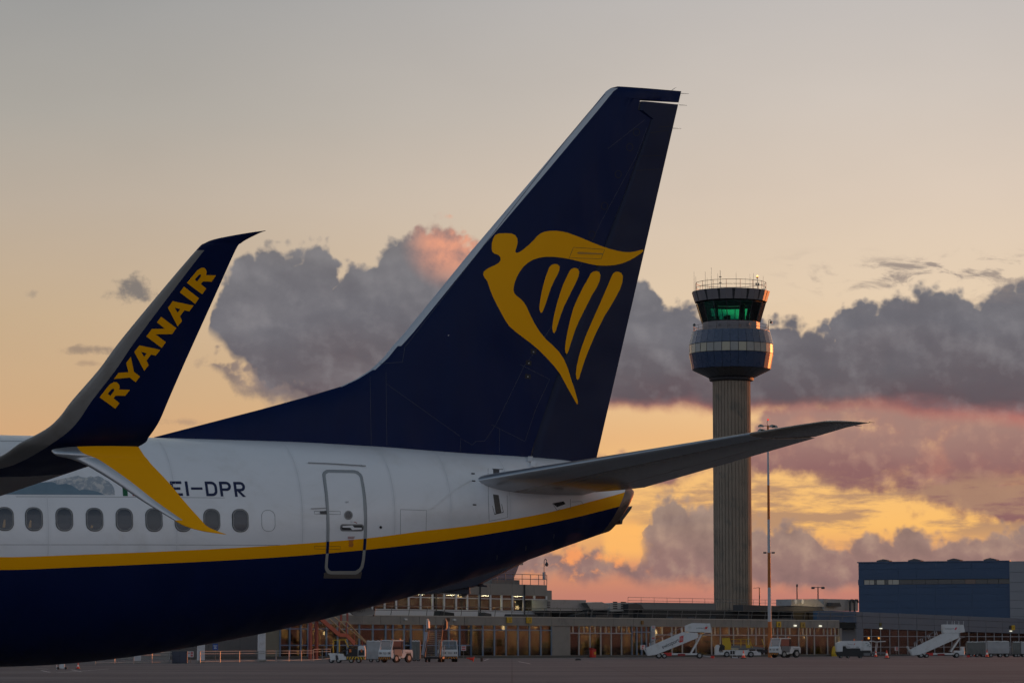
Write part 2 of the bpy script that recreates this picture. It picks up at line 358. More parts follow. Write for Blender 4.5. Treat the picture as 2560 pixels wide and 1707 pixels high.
def copy_tree(o, parent=None):
    c = o.copy(); COL.objects.link(c); c.parent = parent
    for ch in list(o.children): copy_tree(ch, c)
    return c
def smoothlerp(tab, x):
    xs = [t[0] for t in tab]; ys = [t[1] for t in tab]
    if x <= xs[0]: return ys[0]
    if x >= xs[-1]: return ys[-1]
    for i in range(len(xs) - 1):
        if xs[i] <= x <= xs[i + 1]:
            h = xs[i + 1] - xs[i]; t = (x - xs[i]) / h
            def slope(k):
                if k == 0: return (ys[1] - ys[0]) / (xs[1] - xs[0])
                if k == len(xs) - 1: return (ys[-1] - ys[-2]) / (xs[-1] - xs[-2])
                a = (ys[k] - ys[k - 1]) / (xs[k] - xs[k - 1]); b = (ys[k + 1] - ys[k]) / (xs[k + 1] - xs[k])
                return 0 if a * b <= 0 else 2 * a * b / (a + b)
            m0, m1 = slope(i), slope(i + 1)
            return (2 * t**3 - 3 * t**2 + 1) * ys[i] + (t**3 - 2 * t**2 + t) * h * m0 + (-2 * t**3 + 3 * t**2) * ys[i + 1] + (t**3 - t**2) * h * m1
def lerp(tab, x):
    return float(np.interp(x, [t[0] for t in tab], [t[1] for t in tab]))

# ---------------------------------------------------------------- ground
m_apron = bpy.data.materials.new('apron_concrete'); m_apron.use_nodes = True
N = NT(m_apron.node_tree); b = m_apron.node_tree.nodes['Principled BSDF']
tcn = N.node('ShaderNodeTexCoord'); v = tcn.outputs['Object']
sv = N.node('ShaderNodeMapping'); m_apron.node_tree.links.new(v, sv.inputs[0]); sv.inputs['Scale'].default_value = (0.08, 1.0, 1.0)
n1 = N.noise(v, 0.05, 6, 0.6); n2 = N.noise(sv.outputs[0], 0.12, 6, 0.62); n3 = N.noise(v, 3.0, 4, 0.6)
c = N.mix(N.step(n1, 0.35, 0.65), (0.122, 0.130, 0.136, 1), (0.160, 0.170, 0.176, 1))
c = N.mix(N.step(n2, 0.45, 0.60, 0.0, 0.8), c, (0.100, 0.106, 0.112, 1))
c = N.scale(c, N.m('MULTIPLY_ADD', n3, 0.25, 0.87))
br = N.node('ShaderNodeTexBrick'); m_apron.node_tree.links.new(v, br.inputs['Vector']); br.inputs['Scale'].default_value = 1.0
br.inputs['Brick Width'].default_value = 7.5; br.inputs['Row Height'].default_value = 7.5; br.inputs['Mortar Size'].default_value = 0.05; br.offset = 0.0
c = N.mix(N.mul(br.outputs['Fac'], 0.35), c, (0.06, 0.055, 0.052, 1))
m_apron.node_tree.links.new(c, b.inputs['Base Color']); b.inputs['Roughness'].default_value = 0.95; b.inputs['Specular IOR Level'].default_value = 0.06
tag(raw('apron', [(-3000, -400, 0), (3000, -400, 0), (3000, 9000, 0), (-3000, 9000, 0)], [(0, 1, 2, 3)], m_apron), kind='structure')

# ---------------------------------------------------------------- the airliner
PSI = R(22)
AX = Vector((math.cos(PSI), math.sin(PSI), 0)); PX = Vector((math.sin(PSI), -math.cos(PSI), 0))   # aft, port
_d = ray(1703, 228.6); _w = EYE + _d * ((12.5 - CAMH) / _d.z)
ORG = _w - AX * 39.2; ORG.z = 0
plane = empty('parked_airliner', ORG, PSI, 'white and navy airliner with yellow harp tail, tail end filling the frame', 'airliner')
M_W2L = (Matrix.Translation(ORG) @ Matrix.Rotation(PSI, 4, 'Z')).inverted()
EYE_L = M_W2L @ EYE
def rayl(x, y): return (M_W2L.to_3x3() @ ray(x, y)).normalized()
def onp(x, y, p):
    """photo pixel on the plane p metres to port of the centre line -> (aft, port, up)"""
    d = rayl(x, y); t = (-p - EYE_L.y) / d.y; q = EYE_L + d * t
    return q.x, p, q.z
L = lambda a, p, z: Vector((a, -p, z))

white = mat('white_paint', (0.78, 0.785, 0.80), 0.32, 0, 0.25, 0.035, 0.9, dirt=(0.66, 0.65, 0.635), dscale=0.55, stretch=(1, 1, 1.6), bump=0.5, bscale=1.3, bdist=0.03)
navy = mat('navy_paint', (0.002, 0.0095, 0.056), 0.46, 0, 0.0, 0.16, 0.7, spec=0.16, bump=0.7, bscale=1.0, bdist=0.16, stretch=(1.8, 1, 0.6))
yellow = mat('yellow_paint', (0.92, 0.40, 0.0), 0.5, 0, 0.0, 0.05, 0.8, spec=0.12)
metal = mat('bare_metal', (0.46, 0.47, 0.49), 0.34, 0.75, 0, 0.06, 1.5)
wgrey = mat('wing_grey', (0.23, 0.21, 0.195), 0.30, 0.25, 0.15, 0.14, 0.7, dirt=(0.13, 0.105, 0.09), dscale=0.6, stretch=(0.5, 2.0, 1))
sgrey = mat('stabiliser_grey', (0.275, 0.226, 0.185), 0.24, 0.3, 0.2, 0.10, 0.7, dirt=(0.16, 0.14, 0.125), dscale=0.5)
dgrey = mat('dark_grey', (0.06, 0.06, 0.065), 0.5, var=0.05)
black = mat('black_rubber', (0.012, 0.012, 0.013), 0.7, var=0.05)
lgrey = mat('door_trim_grey', (0.30, 0.32, 0.33), 0.4, 0, 0.1, 0.04)
seam = mat('panel_seam', (0.16, 0.16, 0.17), 0.6, var=0)
seam_n = mat('panel_seam_on_navy', (0.035, 0.04, 0.07), 0.6, var=0.5, vscale=9.0)
seam_d = mat('panel_seam_dark', (0.004, 0.004, 0.008), 0.6, var=0)

# fuselage tables along the aft axis
ZT = [(0, 3.05), (0.5, 3.75), (1.5, 4.35), (3, 4.95), (5, 5.36), (7, 5.42), (25.9, 5.43), (28.7, 5.455), (31, 5.45), (32.8, 5.41), (34.6, 5.33), (36.0, 5.28), (36.8, 5.23), (37.3, 5.13), (37.7, 4.97), (38.05, 4.73)]
ZB = [(0, 3.0), (0.5, 2.5), (1.5, 2.0), (3, 1.62), (5, 1.42), (7, 1.37), (25.4, 1.365), (26.3, 1.38), (27.1, 1.42), (27.71, 1.475), (28.47, 1.565), (29.52, 1.735), (30.82, 1.975), (31.87, 2.21), (32.82, 2.45), (33.85, 2.71), (35.83, 3.305), (36.54, 3.545), (37.53, 3.88), (37.8, 3.98), (38.05, 4.08)]
HW = [(0, 0.04), (0.5, 0.62), (1.5, 1.15), (3, 1.6), (5, 1.84), (7, 1.88), (26.6, 1.88), (28, 1.865), (29.5, 1.81), (31, 1.72), (32.5, 1.56), (34, 1.33), (35.5, 1.04), (37, 0.64), (38.05, 0.33)]
def sec(a):
    zt, zb, w = smoothlerp(ZT, a), smoothlerp(ZB, a), smoothlerp(HW, a); zc = zb + 0.53 * (zt - zb)
    return zt, zb, w, zc
def wid(a, z):
    zt, zb, w, zc = sec(a); r = (z - zc) / (zt - zc) if z >= zc else (zc - z) / (zc - zb)
    return w * math.sqrt(max(0.0, 1 - min(1, abs(r)) ** 2))
def onfus(x, y):
    p = 1.6
    for _ in range(25):
        a, _p, z = onp(x, y, p); p = 0.5 * p + 0.5 * wid(a, z)
    return a, p, z
U_PX = [(0, 1392), (200, 1386), (450, 1376), (700, 1362), (912, 1345.6), (1064, 1326), (1150, 1316.6), (1300, 1294), (1364, 1282), (1460, 1258), (1540, 1237)]
L_PX = [(0, 1424), (200, 1417), (450, 1406), (700, 1392), (912, 1374), (1064, 1357), (1150, 1345.5), (1300, 1321), (1364, 1309), (1460, 1288), (1540, 1268)]
ZU = [(0, 3.2)] + [(q[0], q[2]) for q in (onfus(*p) for p in U_PX)]
ZL = [(0, 2.98)] + [(q[0], q[2]) for q in (onfus(*p) for p in L_PX)]
ZU.append((38.05, 4.70)); ZL.append((38.05, 4.45)); ZU[0] = (0, ZU[1][1] - 0.06); ZL[0] = (0, ZL[1][1] - 0.06)
def ring(a, n1=26, n2=4, n3=22):
    zt, zb, w, zc = sec(a); sh_ = max(0.0, min(1.0, (a - 36.6) / 1.4)) * 0.58        # the tail end is cut on a slant
    def slant(tab, z):
        for _ in range(12): z = 0.5 * z + 0.5 * smoothlerp(tab, a - sh_ * (zt - z))
        return z
    if sh_: zb = slant(ZB, zb); zc = zb + 0.53 * (zt - zb)
    ang = lambda z: math.acos(max(-1, min(1, (z - zc) / ((zt - zc) if z >= zc else (zc - zb)))))
    zu = min(max(slant(ZU, 4.4), zb + 0.02), zt - 0.02); zl = min(max(slant(ZL, 4.2), zb + 0.01), zu - 0.005)
    tu, tl = ang(zu), ang(zl)
    th = list(np.linspace(0, tu, n1, endpoint=False)) + list(np.linspace(tu, tl, n2, endpoint=False)) + list(np.linspace(tl, math.pi, n3 + 1))
    port = [(w * math.sin(t), zc + math.cos(t) * ((zt - zc) if math.cos(t) >= 0 else (zc - zb))) for t in th]
    full = port + [(-p, z) for p, z in port[-2:0:-1]]
    return [L(a - sh_ * (zt - z), p, z) for p, z in full], n1, n2, n3
stations = sorted(set([round(s, 3) for s in list(np.linspace(0, 1.5, 8)) + list(np.linspace(2, 7, 9)) + list(np.linspace(9, 25, 9)) + list(np.arange(25.5, 37.7, 0.35)) + [37.8, 37.93]]))
vs, fs, fm = [], [], []
for a in stations:
    r_, n1, n2, n3 = ring(a); nr = len(r_); vs += r_
for k in range(len(stations) - 1):
    for i in range(nr):
        j = (i + 1) % nr
        fs.append((k * nr + i, k * nr + j, (k + 1) * nr + j, (k + 1) * nr + i))
        h = n1 + n2 + n3; ii = i if i < h else 2 * h - 1 - i
        fm.append(0 if ii < n1 else 1 if ii < n1 + n2 else 2)
fus = raw('fuselage', vs, fs, [white, yellow, navy], plane, True, fm)
bm = bmesh.new(); bm.from_mesh(fus.data); bmesh.ops.recalc_face_normals(bm, faces=bm.faces[:]); bm.to_mesh(fus.data); bm.free()
BVH = {'fus': BVHTree.FromPolygons([tuple(v) for v in vs], fs)}
def hit(x, y, key, off=0.003):
    d = rayl(x, y); loc, nor, idx, dist = BVH[key].ray_cast(EYE_L, d)
    if loc is None: return None
    if nor.dot(d) > 0: nor = -nor
    return loc + nor * off, nor

def decal(name, outer, m, key, holes=(), grid=14, off=0.003, parent=None, cuts=(), pick=None, mats=None):
    """paint / thin sheet following a surface of the aircraft; outline given as seen from the apron in front of it"""
    polys = [[Vector((x, y, 0)) for x, y in outer]] + [[Vector((x, y, 0)) for x, y in h] for h in holes]
    flat = [q for p in polys for q in p]; tri = tessellate_polygon(polys)
    bm = bmesh.new(); bv = [bm.verts.new(q) for q in flat]
    for t in tri:
        try: bm.faces.new([bv[i] for i in t])
        except ValueError: pass
    xs = [q.x for q in flat]; ys = [q.y for q in flat]
    pl = [((x, 0, 0), (1, 0, 0)) for x in np.arange(math.floor(min(xs) / grid) * grid, max(xs), grid)] + [((0, y, 0), (0, 1, 0)) for y in np.arange(math.floor(min(ys) / grid) * grid, max(ys), grid)]
    for (ax_, ay_), (bx_, by_) in cuts: pl.append(((ax_, ay_, 0), (by_ - ay_, -(bx_ - ax_), 0)))
    for co, no in pl: bmesh.ops.bisect_plane(bm, geom=bm.verts[:] + bm.edges[:] + bm.faces[:], plane_co=co, plane_no=no, dist=1e-4)
    fmi = [pick(f.calc_center_median()) for f in bm.faces] if pick else None
    miss = 0
    for q in bm.verts:
        h = hit(q.co.x, q.co.y, key, off)
        if h is None:
            miss += 1; q.co = Vector((0, 0, -999))
        else: q.co = h[0]
    bad = [q for q in bm.verts if q.co.z < -900]
    if fmi:
        for f, k in zip(bm.faces, fmi): f.material_index = k
    if bad: bmesh.ops.delete(bm, geom=bad, context='VERTS')
    me = bpy.data.meshes.new(name); bm.to_mesh(me); bm.free()
    for mm in (mats or [m]): me.materials.append(mm)
    me.polygons.foreach_set('use_smooth', [True] * len(me.polygons))
    return link(name, me, parent or plane)
def seamline(name, pts, key, m, wpx=1.3, parent=None, off=0.0025, closed=False):
    """narrow joint between skin panels, following the surface"""
    dense = []; pp = list(pts) + ([pts[0]] if closed else [])
    for (x0, y0), (x1, y1) in zip(pp, pp[1:]):
        n = max(1, int(math.hypot(x1 - x0, y1 - y0) / 12))
        dense += [(x0 + (x1 - x0) * i / n, y0 + (y1 - y0) * i / n) for i in range(n)]
    dense.append(pp[-1]); vs, fs = [], []
    for i, (x, y) in enumerate(dense):
        x0, y0 = dense[max(0, i - 1)]; x1, y1 = dense[min(len(dense) - 1, i + 1)]; l = math.hypot(x1 - x0, y1 - y0) or 1
        nx, ny = -(y1 - y0) / l * wpx / 2, (x1 - x0) / l * wpx / 2
        a, b = hit(x + nx, y + ny, key, off), hit(x - nx, y - ny, key, off)
        if a is None or b is None: continue
        vs += [a[0], b[0]]
    fs = [(2 * i, 2 * i + 1, 2 * i + 3, 2 * i + 2) for i in range(len(vs) // 2 - 1)]
    return raw(name, vs, fs, m, parent or plane) if fs else None

# ---- fin and rudder
LE = [(4.9, 28.4), (5.47, 28.7), (5.75, 29.7), (6.03, 30.7), (6.28, 31.55), (6.49, 32.21), (6.64, 32.52), (6.82, 32.80), (7.05, 33.05), (7.28, 33.24), (7.53, 33.47), (9.11, 34.78), (10.82, 36.26), (12.07, 37.33), (12.25, 37.48), (12.39, 37.60), (12.46, 37.70), (12.50, 37.84)]
fTE = lambda z: 37.37 + (z - 5.28) * (39.2 - 37.37) / (12.5 - 5.28)
mLE = lambda z: 33.47 + (z - 7.53) * (37.33 - 33.47) / (12.07 - 7.53)
HZ = [(q[2], q[0]) for q in (onp(x, y, 0.1) for x, y in ((1327, 1134), (1380.5, 974), (1420, 866), (1495, 660), (1565, 482), (1632, 298)))]
z_notch = onp(1632, 297, 0.1)[2]; z_top = onp(1604, 248, 0.1)[2]; z_mid = onp(1597, 275, 0.1)[2]
a_horn1 = onp(1598, 276, .1)[0]; a_horn2 = onp(1604, 250, .1)[0]
def hinge(z):
    if z <= z_notch: return lerp(HZ, z)
    if z <= z_mid: return lerp([(z_notch, lerp(HZ, z_notch)), (z_mid, a_horn1)], z)
    return lerp([(z_mid, a_horn1), (z_top, a_horn2)], z)
def thick(a, z):
    le, te, ml = lerp(LE, z), fTE(z), mLE(z); ch = te - ml; t = lerp([(5, 0.29), (7.5, 0.235), (12.1, 0.10), (12.42, 0.075), (12.5, 0.03)], z)
    am = max(ml, le) + 0.34 * (te - max(ml, le)) if le > ml - 0.3 else ml + 0.34 * ch
    if a <= am:
        s = max(0.0, min(1, (a - le) / (am - le))); k = 0.5 if le > ml - 0.1 else 0.62
        return t * (s ** k) * (1.35 - 0.35 * s)
    s = (a - am) / (te - am); return t * max(0.0, 1 - s ** 1.35) + 0.004
def loft(secs):
    n = len(secs[0]); vs = [q for s in secs for q in s]
    fs = [(k * n + i, k * n + (i + 1) % n, (k + 1) * n + (i + 1) % n, (k + 1) * n + i) for k in range(len(secs) - 1) for i in range(n)]
    fs += [tuple(range(n))[::-1], tuple(range((len(secs) - 1) * n, len(secs) * n))]
    return vs, fs
STRIP = [0.0, 0.012, 0.035, 0.075, 0.135, 0.19]
def finsec(z, a1):
    le = lerp(LE, z); xs = [le + s for s in STRIP] + list(np.linspace(le + 0.30, a1, 22))
    return [L(a, thick(a, z), z) for a in xs] + [L(a, -thick(a, z), z) for a in xs[::-1]]
G = 0.018
zs = sorted(set([4.9, 5.3, 5.47] + [z for z, _ in LE if z > 5.5] + list(np.linspace(7.6, 12.0, 14))))
zs = [z for z in zs if abs(z - z_notch) > .02 and abs(z - z_top) > .02] + [z_notch, z_mid, z_top, z_top + 0.004]
zs = sorted(zs); secs = []
for z in zs: secs.append(finsec(z, hinge(z) - G if z <= z_top else fTE(z)))
vs, fs = loft(secs); n = len(secs[0]); h = len(STRIP)
fm = []
for k in range(len(secs) - 1):
    for i in range(n):
        ii = min(i, n - 1 - i) if i != n - 1 else 0
        if i == n - 1: ii = 0
        elif i >= n // 2: ii = n - 2 - i
        lim = 4 if zs[k] > 7.2 else 3 if zs[k] > 6.78 else 2 if zs[k] > 6.45 else 0
        fm.append(1 if ii < lim and zs[k] < 12.46 else 0)
fm += [0, 0]
fin = raw('tail_fin', vs, fs, [navy, mat('fin_edge_grey', (0.52, 0.53, 0.56), 0.4, 0.25)], plane, True, fm, 40)
rz = [z for z in np.linspace(5.20, z_notch, 16)] + [z_mid, z_top - 0.035]
secs = []
for z in rz:
    xs = list(np.linspace(hinge(z) + (G if z > z_notch else 0.0), fTE(z), 14)); secs.append([L(a, thick(a, z) * (0.985 if j else 0.6), z) for j, a in enumerate(xs)] + [L(a, -thick(a, z) * 0.985, z) for a in xs[::-1]])
rvs, rfs = loft(secs)
rudder_m = mat('rudder_navy', (0.0035, 0.0095, 0.042), 0.42, 0, 0.0, 0.10, 0.8, spec=0.24, bump=0.6, bscale=0.9, bdist=0.12)
rud = raw('rudder', rvs, rfs, rudder_m, plane, True, None, 40)
kvs, kfs = loft([finsec(z, fTE(z)) for z in zs])          # unbroken skin, used only to lay the paint on
BVH['fin'] = BVHTree.FromPolygons([tuple(v) for v in kvs], kfs)

# harp figure on the fin: the body and four strings
C3 = lambda pts: [(1100 + x / 3.1367, 550 + y / 3.1367) for x, y in pts]
body = [(415,150),(432,120),(460,107),(510,104),(560,107),(590,120),(606,145),(608,175),(603,205),(592,235),(590,250),(600,259),(620,254),(655,230),(700,192),(735,158),(760,128),(790,105),(820,93),(860,86),(910,85),(960,91),(1010,104),(1060,122),(1130,150),(1200,180),(1270,207),(1330,226),(1390,242),(1440,251),(1490,253),(1530,247),(1570,236),(1592,234),(1594,242),(1575,262),(1530,292),(1480,320),(1430,340),(1370,354),(1300,359),(1230,356),(1170,345),(1100,327),(1030,310),(960,297),(890,289),(830,289),(780,296),(730,312),(690,335),(655,365),(625,405),(600,450),(582,500),(575,545),(580,572),(600,595),(635,622),(660,650),(680,685),(705,740),(740,810),(780,875),(830,935),(880,980),(930,1030),(970,1090),(1000,1160),(1025,1240),(1055,1330),(1080,1420),(1079,1444),(1070,1440),(1045,1395),(1010,1335),(975,1270),(940,1205),(890,1140),(830,1075),(770,1015),(710,965),(650,920),(590,875),(540,830),(510,785),(480,730),(445,665),(415,605),(395,555),(380,510),(370,480),(350,455),(338,430),(342,408),(360,390),(390,372),(430,355),(460,337),(474,318),(473,295),(462,278),(445,270),(425,264),(410,250),(405,225),(406,185)]
strings = [[(845,400),(857,370),(875,352),(900,344),(922,348),(937,365),(935,395),(920,430),(895,475),(870,530),(850,590),(830,650),(812,700),(800,725),(788,726),(779,705),(779,670),(786,620),(797,560),(812,500),(828,445)],
 [(1000,430),(1015,400),(1032,382),(1055,375),(1078,382),(1091,405),(1086,440),(1065,490),(1035,550),(1005,610),(975,670),(948,740),(925,810),(908,865),(895,888),(885,880),(879,850),(884,800),(895,740),(912,670),(935,590),(965,505)],
 [(1165,450),(1180,420),(1200,405),(1225,400),(1248,408),(1258,435),(1250,480),(1225,535),(1190,590),(1155,660),(1115,740),(1085,800),(1060,860),(1040,920),(1020,980),(1005,1030),(993,1052),(983,1040),(979,1010),(985,950),(1000,870),(1020,780),(1045,690),(1080,610),(1125,520)],
 [(1345,440),(1358,418),(1375,407),(1395,405),(1420,415),(1433,440),(1430,485),(1410,545),(1375,610),(1335,680),(1290,750),(1255,820),(1220,890),(1190,960),(1160,1030),(1130,1110),(1105,1190),(1090,1240),(1078,1254),(1068,1240),(1064,1205),(1072,1140),(1090,1060),(1115,980),(1145,900),(1180,820),(1215,740),(1255,650),(1290,570),(1320,500)]]
emb = decal('harp_emblem', C3(body), yellow, 'fin', grid=12, off=0.006)
tag(emb, 'yellow winged harp emblem on the navy fin')
for s_ in strings: decal('harp_string', C3(s_), yellow, 'fin', grid=12, off=0.006, parent=emb)
# skin joints and small fittings of the fin
for pts in ([(1006, 905), (1012, 868), (1430, 330), (1512, 236)], [(935, 910), (1006, 905)], [(1440, 486), (1520, 372), (1612, 300)][1:], ):
    seamline('fin_seam', pts, 'fin', seam_n, 1.2)
for pts in ([(1352, 858), (1310, 916), (1240, 1060), (1212, 1102), (1190, 1103), (1180, 1112), (1152, 1095), (1150, 1130)], [(1301, 911), (1374, 948)], [(1374, 948), (1340, 1020), (1312, 1104)], [(1228, 1061), (1312, 1103)], [(1249, 1072), (1248, 1132)],
            [(1352, 858), (1395, 790), (1424, 722), (1500, 560), (1590, 392), (1618, 318)], [(925, 930), (928, 1112)], [(965, 930), (967, 1114)], [(967, 960), (1150, 1090)]):
    seamline('fin_seam', pts, 'fin', seam_n, 1.0)
for (x, y) in ((1591, 331), (1574.5, 368.5), (1545.5, 436), (1511, 515), (1480, 587)):
    seamline('inspection_cover', [(x + 8 * math.cos(t), y + 9 * math.sin(t)) for t in np.linspace(0, 2 * math.pi, 15)], 'fin', seam_d, 1.6)
for pts in ([(1600, 391), (1660, 390)], [(1590, 427), (1655, 423)], [(1625, 333), (1672, 326), (1674, 350)], [(1645, 319), (1680, 316)], [(1665, 271), (1688, 273)]):
    seamline('rudder_seam', pts, 'fin', seam_d, 1.2)
decal('hinge_fairing', C3([(1070, 258), (1085, 250), (1275, 262), (1275, 272), (1085, 268)]), mat('yellow_worn', (0.45, 0.22, 0.012), 0.5), 'fin', grid=12, off=0.012)
seamline('access_panel', C3([(1045, 215), (1290, 232), (1262, 305), (1012, 298)]), 'fin', mat('yellow_seam', (0.24, 0.11, 0.01), 0.6, var=0), 1.1, closed=True, off=0.008)
for x, y in ((1334, 879), (1322, 907), (1320, 941)):
    decal('access_cover', [(x - 7, y - 7), (x + 7, y - 5), (x + 6, y + 7), (x - 8, y + 5)], seam_d, 'fin', grid=20); decal('latch', [(x - 2, y - 1), (x + 1, y - 1), (x + 1, y + 2), (x - 2, y + 2)], lgrey, 'fin', grid=20, off=0.005)
q = hit(1122, 839, 'fin', 0.0)[0]; MB().bar(q, q + Vector((0, 0.10, 0)), 0.03).bar(q + Vector((-0.02, 0.10, 0)), q + Vector((-0.28, 0.13, -0.02)), 0.03, 0.02).build('probe', metal, plane)
wick = MB()
for x, y, x1, y1, p in ((1702, 234, 1722, 235, 0), (1698, 263, 1718, 264, 0), (1682, 321, 1703, 322, 0), (1680, 226, 1690, 219, 0)):
    wick = MB(); wick.cyl(L(*onp(x, y, p)), L(*onp(x1, y1, p)), 0.006, 0.003, n=6); wick.build('static_wick', dgrey, plane)
# stepped white fairing tabs at the fin root
for k, (x, y) in enumerate(((1307, 1131), (1313, 1136.5), (1320, 1143.5), (1327, 1156))):
    decal('fairing_tab', [(x, y), (x + 12, y + 0.5), (x + 9, y + 13), (x - 3, y + 12)], white, 'fus', grid=20, off=0.02 + 0.004 * k) if hit(x, y, 'fus') else None

# ---- tailplane
def airfoil(n=14):
    xs = [0.5 * (1 - math.cos(math.pi * i / n)) for i in range(n + 1)]
    y = lambda x: 5 * (0.2969 * math.sqrt(x) - 0.1260 * x - 0.3516 * x**2 + 0.2843 * x**3 - 0.1036 * x**4)
    return xs, [y(x) for x in xs]
AFX, AFY = airfoil()
def foil(le, te, nor, t, x0=0.0, x1=1.0, n=14):
    le, te = Vector(le), Vector(te); ch = te - le; c = ch.length
    xs = [x0 + (x1 - x0) * (0.5 * (1 - math.cos(math.pi * i / n)) if x0 == 0 else i / n) for i in range(n + 1)]
    y = lambda x: 5 * (0.2969 * math.sqrt(x) - 0.1260 * x - 0.3516 * x**2 + 0.2843 * x**3 - 0.1036 * x**4)
    return [le + ch * x + nor * (y(x) * t * c) for x in xs] + [le + ch * x - nor * (y(x) * t * c + 0.001) for x in xs[::-1]]
def tailplane(s):
    sl = lambda p: ((34.22 + (p - 0.6) * (38.50 - 34.22) / 6.35, 4.69 + (p - 0.6) * 0.1335), (37.86 + (p - 0.6) * (39.26 - 37.86) / 6.35, 4.655 + (p - 0.6) * 0.1335))
    st, ev = [], []
    for p, tt in ((0.15, .118), (0.6, .116), (1.5, .108), (3, .10), (4.5, .095), (5.8, .092), (6.6, .088)):
        (a0, z0), (a1, z1) = sl(p); st.append(foil(L(a0, s * p, z0), L(a1, s * p, z1), Vector((0, 0, 1)), tt, 0, 0.705 if p < 6.2 else 1.0)); ev.append((p, tt))
    sv, sf = [], []
    # fixed part, then the tip cap
    main = [x for x in st[:6]]
    vs, fs = loft(main); n = len(main[0]); fm = []
    for k in range(len(main) - 1):
        for i in range(n):
            ii = i if i < n // 2 else n - 2 - i
            fm.append(1 if ii < 5 else 0)
    fm += [0, 0]
    o = raw('tailplane', vs, fs, [sgrey, metal], plane, True, fm, 40)
    es = []
    for p, tt in ev[1:6]:
        (a0, z0), (a1, z1) = sl(max(p, 0.95)); pp = max(p, 0.95)
        es.append(foil(L(a0, s * pp, z0), L(a1, s * pp, z1), Vector((0, 0, 1)), tt, 0.712, 1.0, 6))
    ve, fe = loft(es); e = raw('elevator', ve, fe, sgrey, plane, True, None, 40)
    cap = []
    (a0, z0), (a1, z1) = sl(5.8)
    for p, tt, da in ((5.806, .092, 0), (6.6, .090, 0), (6.95, .085, 0.05), (7.08, .07, 0.16), (7.16, .05, 0.36), (7.18, .02, 0.6)):
        (a0, z0), (a1, z1) = sl(min(p, 6.95)); cap.append(foil(L(a0 + da, s * p, z0), L(a1 + 0.08 * (p > 6.7), s * p, z0 - (a1 - a0) * 0.01), Vector((0, 0, 1)), tt))
    vc, fc = loft(cap); c = raw('tip_cap', vc, fc, sgrey, plane, True, None, 40)
    return vs, fs, ve, fe, vc, fc
tvs, tfs, evs, efs, cvs, cfs = tailplane(1); tailplane(-1)
BVH['stab'] = BVHTree.FromPolygons([tuple(v) for v in tvs + evs + cvs], tfs + [tuple(i + len(tvs) for i in f) for f in efs] + [tuple(i + len(tvs) + len(evs) for i in f) for f in cfs])
for p0, p1 in (((2172, 1055, 7.15), (2186, 1056, 7.15)), ((2138, 1064, 6.75), (2154, 1065, 6.75))):
    MB().cyl(L(*onp(*p0)), L(*onp(*p1)), 0.006, 0.003, n=6).build('static_wick', dgrey, plane)
# ---- wing, winglet and strake
def refine(rows, m=4):
    """Catmull-Rom points between the given sections"""
    def cr(a, b, c, d, t): return 0.5 * ((2 * b) + (c - a) * t + (2 * a - 5 * b + 4 * c - d) * t**2 + (3 * b - a - 3 * c + d) * t**3)
    out = []; g = lambda i: rows[max(0, min(len(rows) - 1, i))]
    for i in range(len(rows) - 1):
        for j in range(m): out.append(tuple(cr(*[Vector(g(i + q)[e]) for q in (-1, 0, 1, 2)], j / m) for e in (0, 1)))
    return out + [rows[-1]]
def spanloft(rows, t, x0=0, x1=1):
    """rows: (LE, TE) points in the aircraft frame; sections are set square to the span"""
    mids = [(Vector(a) + Vector(b)) / 2 for a, b in rows]; out = []
    for k, (a, b) in enumerate(rows):
        a, b = Vector(a), Vector(b); sp_ = mids[min(k + 1, len(rows) - 1)] - mids[max(k - 1, 0)]
        nor = (b - a).cross(sp_).normalized(); tk = t if not callable(t) else t(k)
        out.append(foil(a, b, nor, tk))
    return loft(out), len(out[0])
def at_p(x, y, p): return L(*onp(x, y, p))
wl = lambda p: (22.35 - (16.3 - p) * 0.52, 4.02 - (16.3 - p) * 0.152)
def wing_row(p):
    a0, z0 = wl(p); a1 = 23.64 - (16.3 - p) * 0.34; z1 = 4.0 - (16.3 - p) * 0.148
    if p < 5.7: a1 = 20.04 - (5.7 - p) * 0.03
    return (L(a0, p, z0), L(a1, p, z1))
WL_PX = [((45, 1112), (354, 1112), 16.85), ((83, 1092), (372, 1092), 17.02), ((119, 1070), (388, 1070), 17.13), ((149, 1042), (402, 1045), 17.21), ((181, 1000), (421, 1000), 17.29), ((247, 924), (454, 924), 17.39), ((298, 855), (485, 855), 17.48),
         ((396, 736), (539, 736), 17.63), ((491, 625), (589, 625), 17.78), ((512, 608), (603, 608), 17.80), ((536, 598.6), (617, 598.6), 17.82), ((577, 590), (635, 589.5), 17.84), ((625, 581.7), (652, 581.5), 17.86), ((663, 576.5), (665, 577.2), 17.87)]
rows = [wing_row(p) for p in (1.2, 3.5, 5.7, 9, 12, 14, 15.0, 15.5, 15.85)] + [wing_row(16.3)] + [(at_p(*a, p), at_p(*b, p)) for a, b, p in WL_PX]
rows = refine(rows); (wvs, wfs), n = spanloft(rows, lambda k: 0.115 if k < 12 else 0.105 if k < 36 else 0.092)
fm = []
for k in range(len(rows) - 1):
    for i in range(n):
        ii = i if i < n // 2 else n - 2 - i
        if i == n - 1: ii = 99
        paint = 28 <= k
        fm.append(1 if (ii < 4 and k < 72) else 2 if paint else 0)
fm += [0, 2]
wing = raw('wing', wvs, wfs, [wgrey, mat('leading_edge_grey', (0.25, 0.24, 0.228), 0.4, 0.15, 0, 0.10, 1.5, dirt=(0.20, 0.18, 0.16), dscale=2.0), navy], plane, True, fm, 50)
BVH['wing'] = BVHTree.FromPolygons([tuple(v) for v in wvs], wfs)
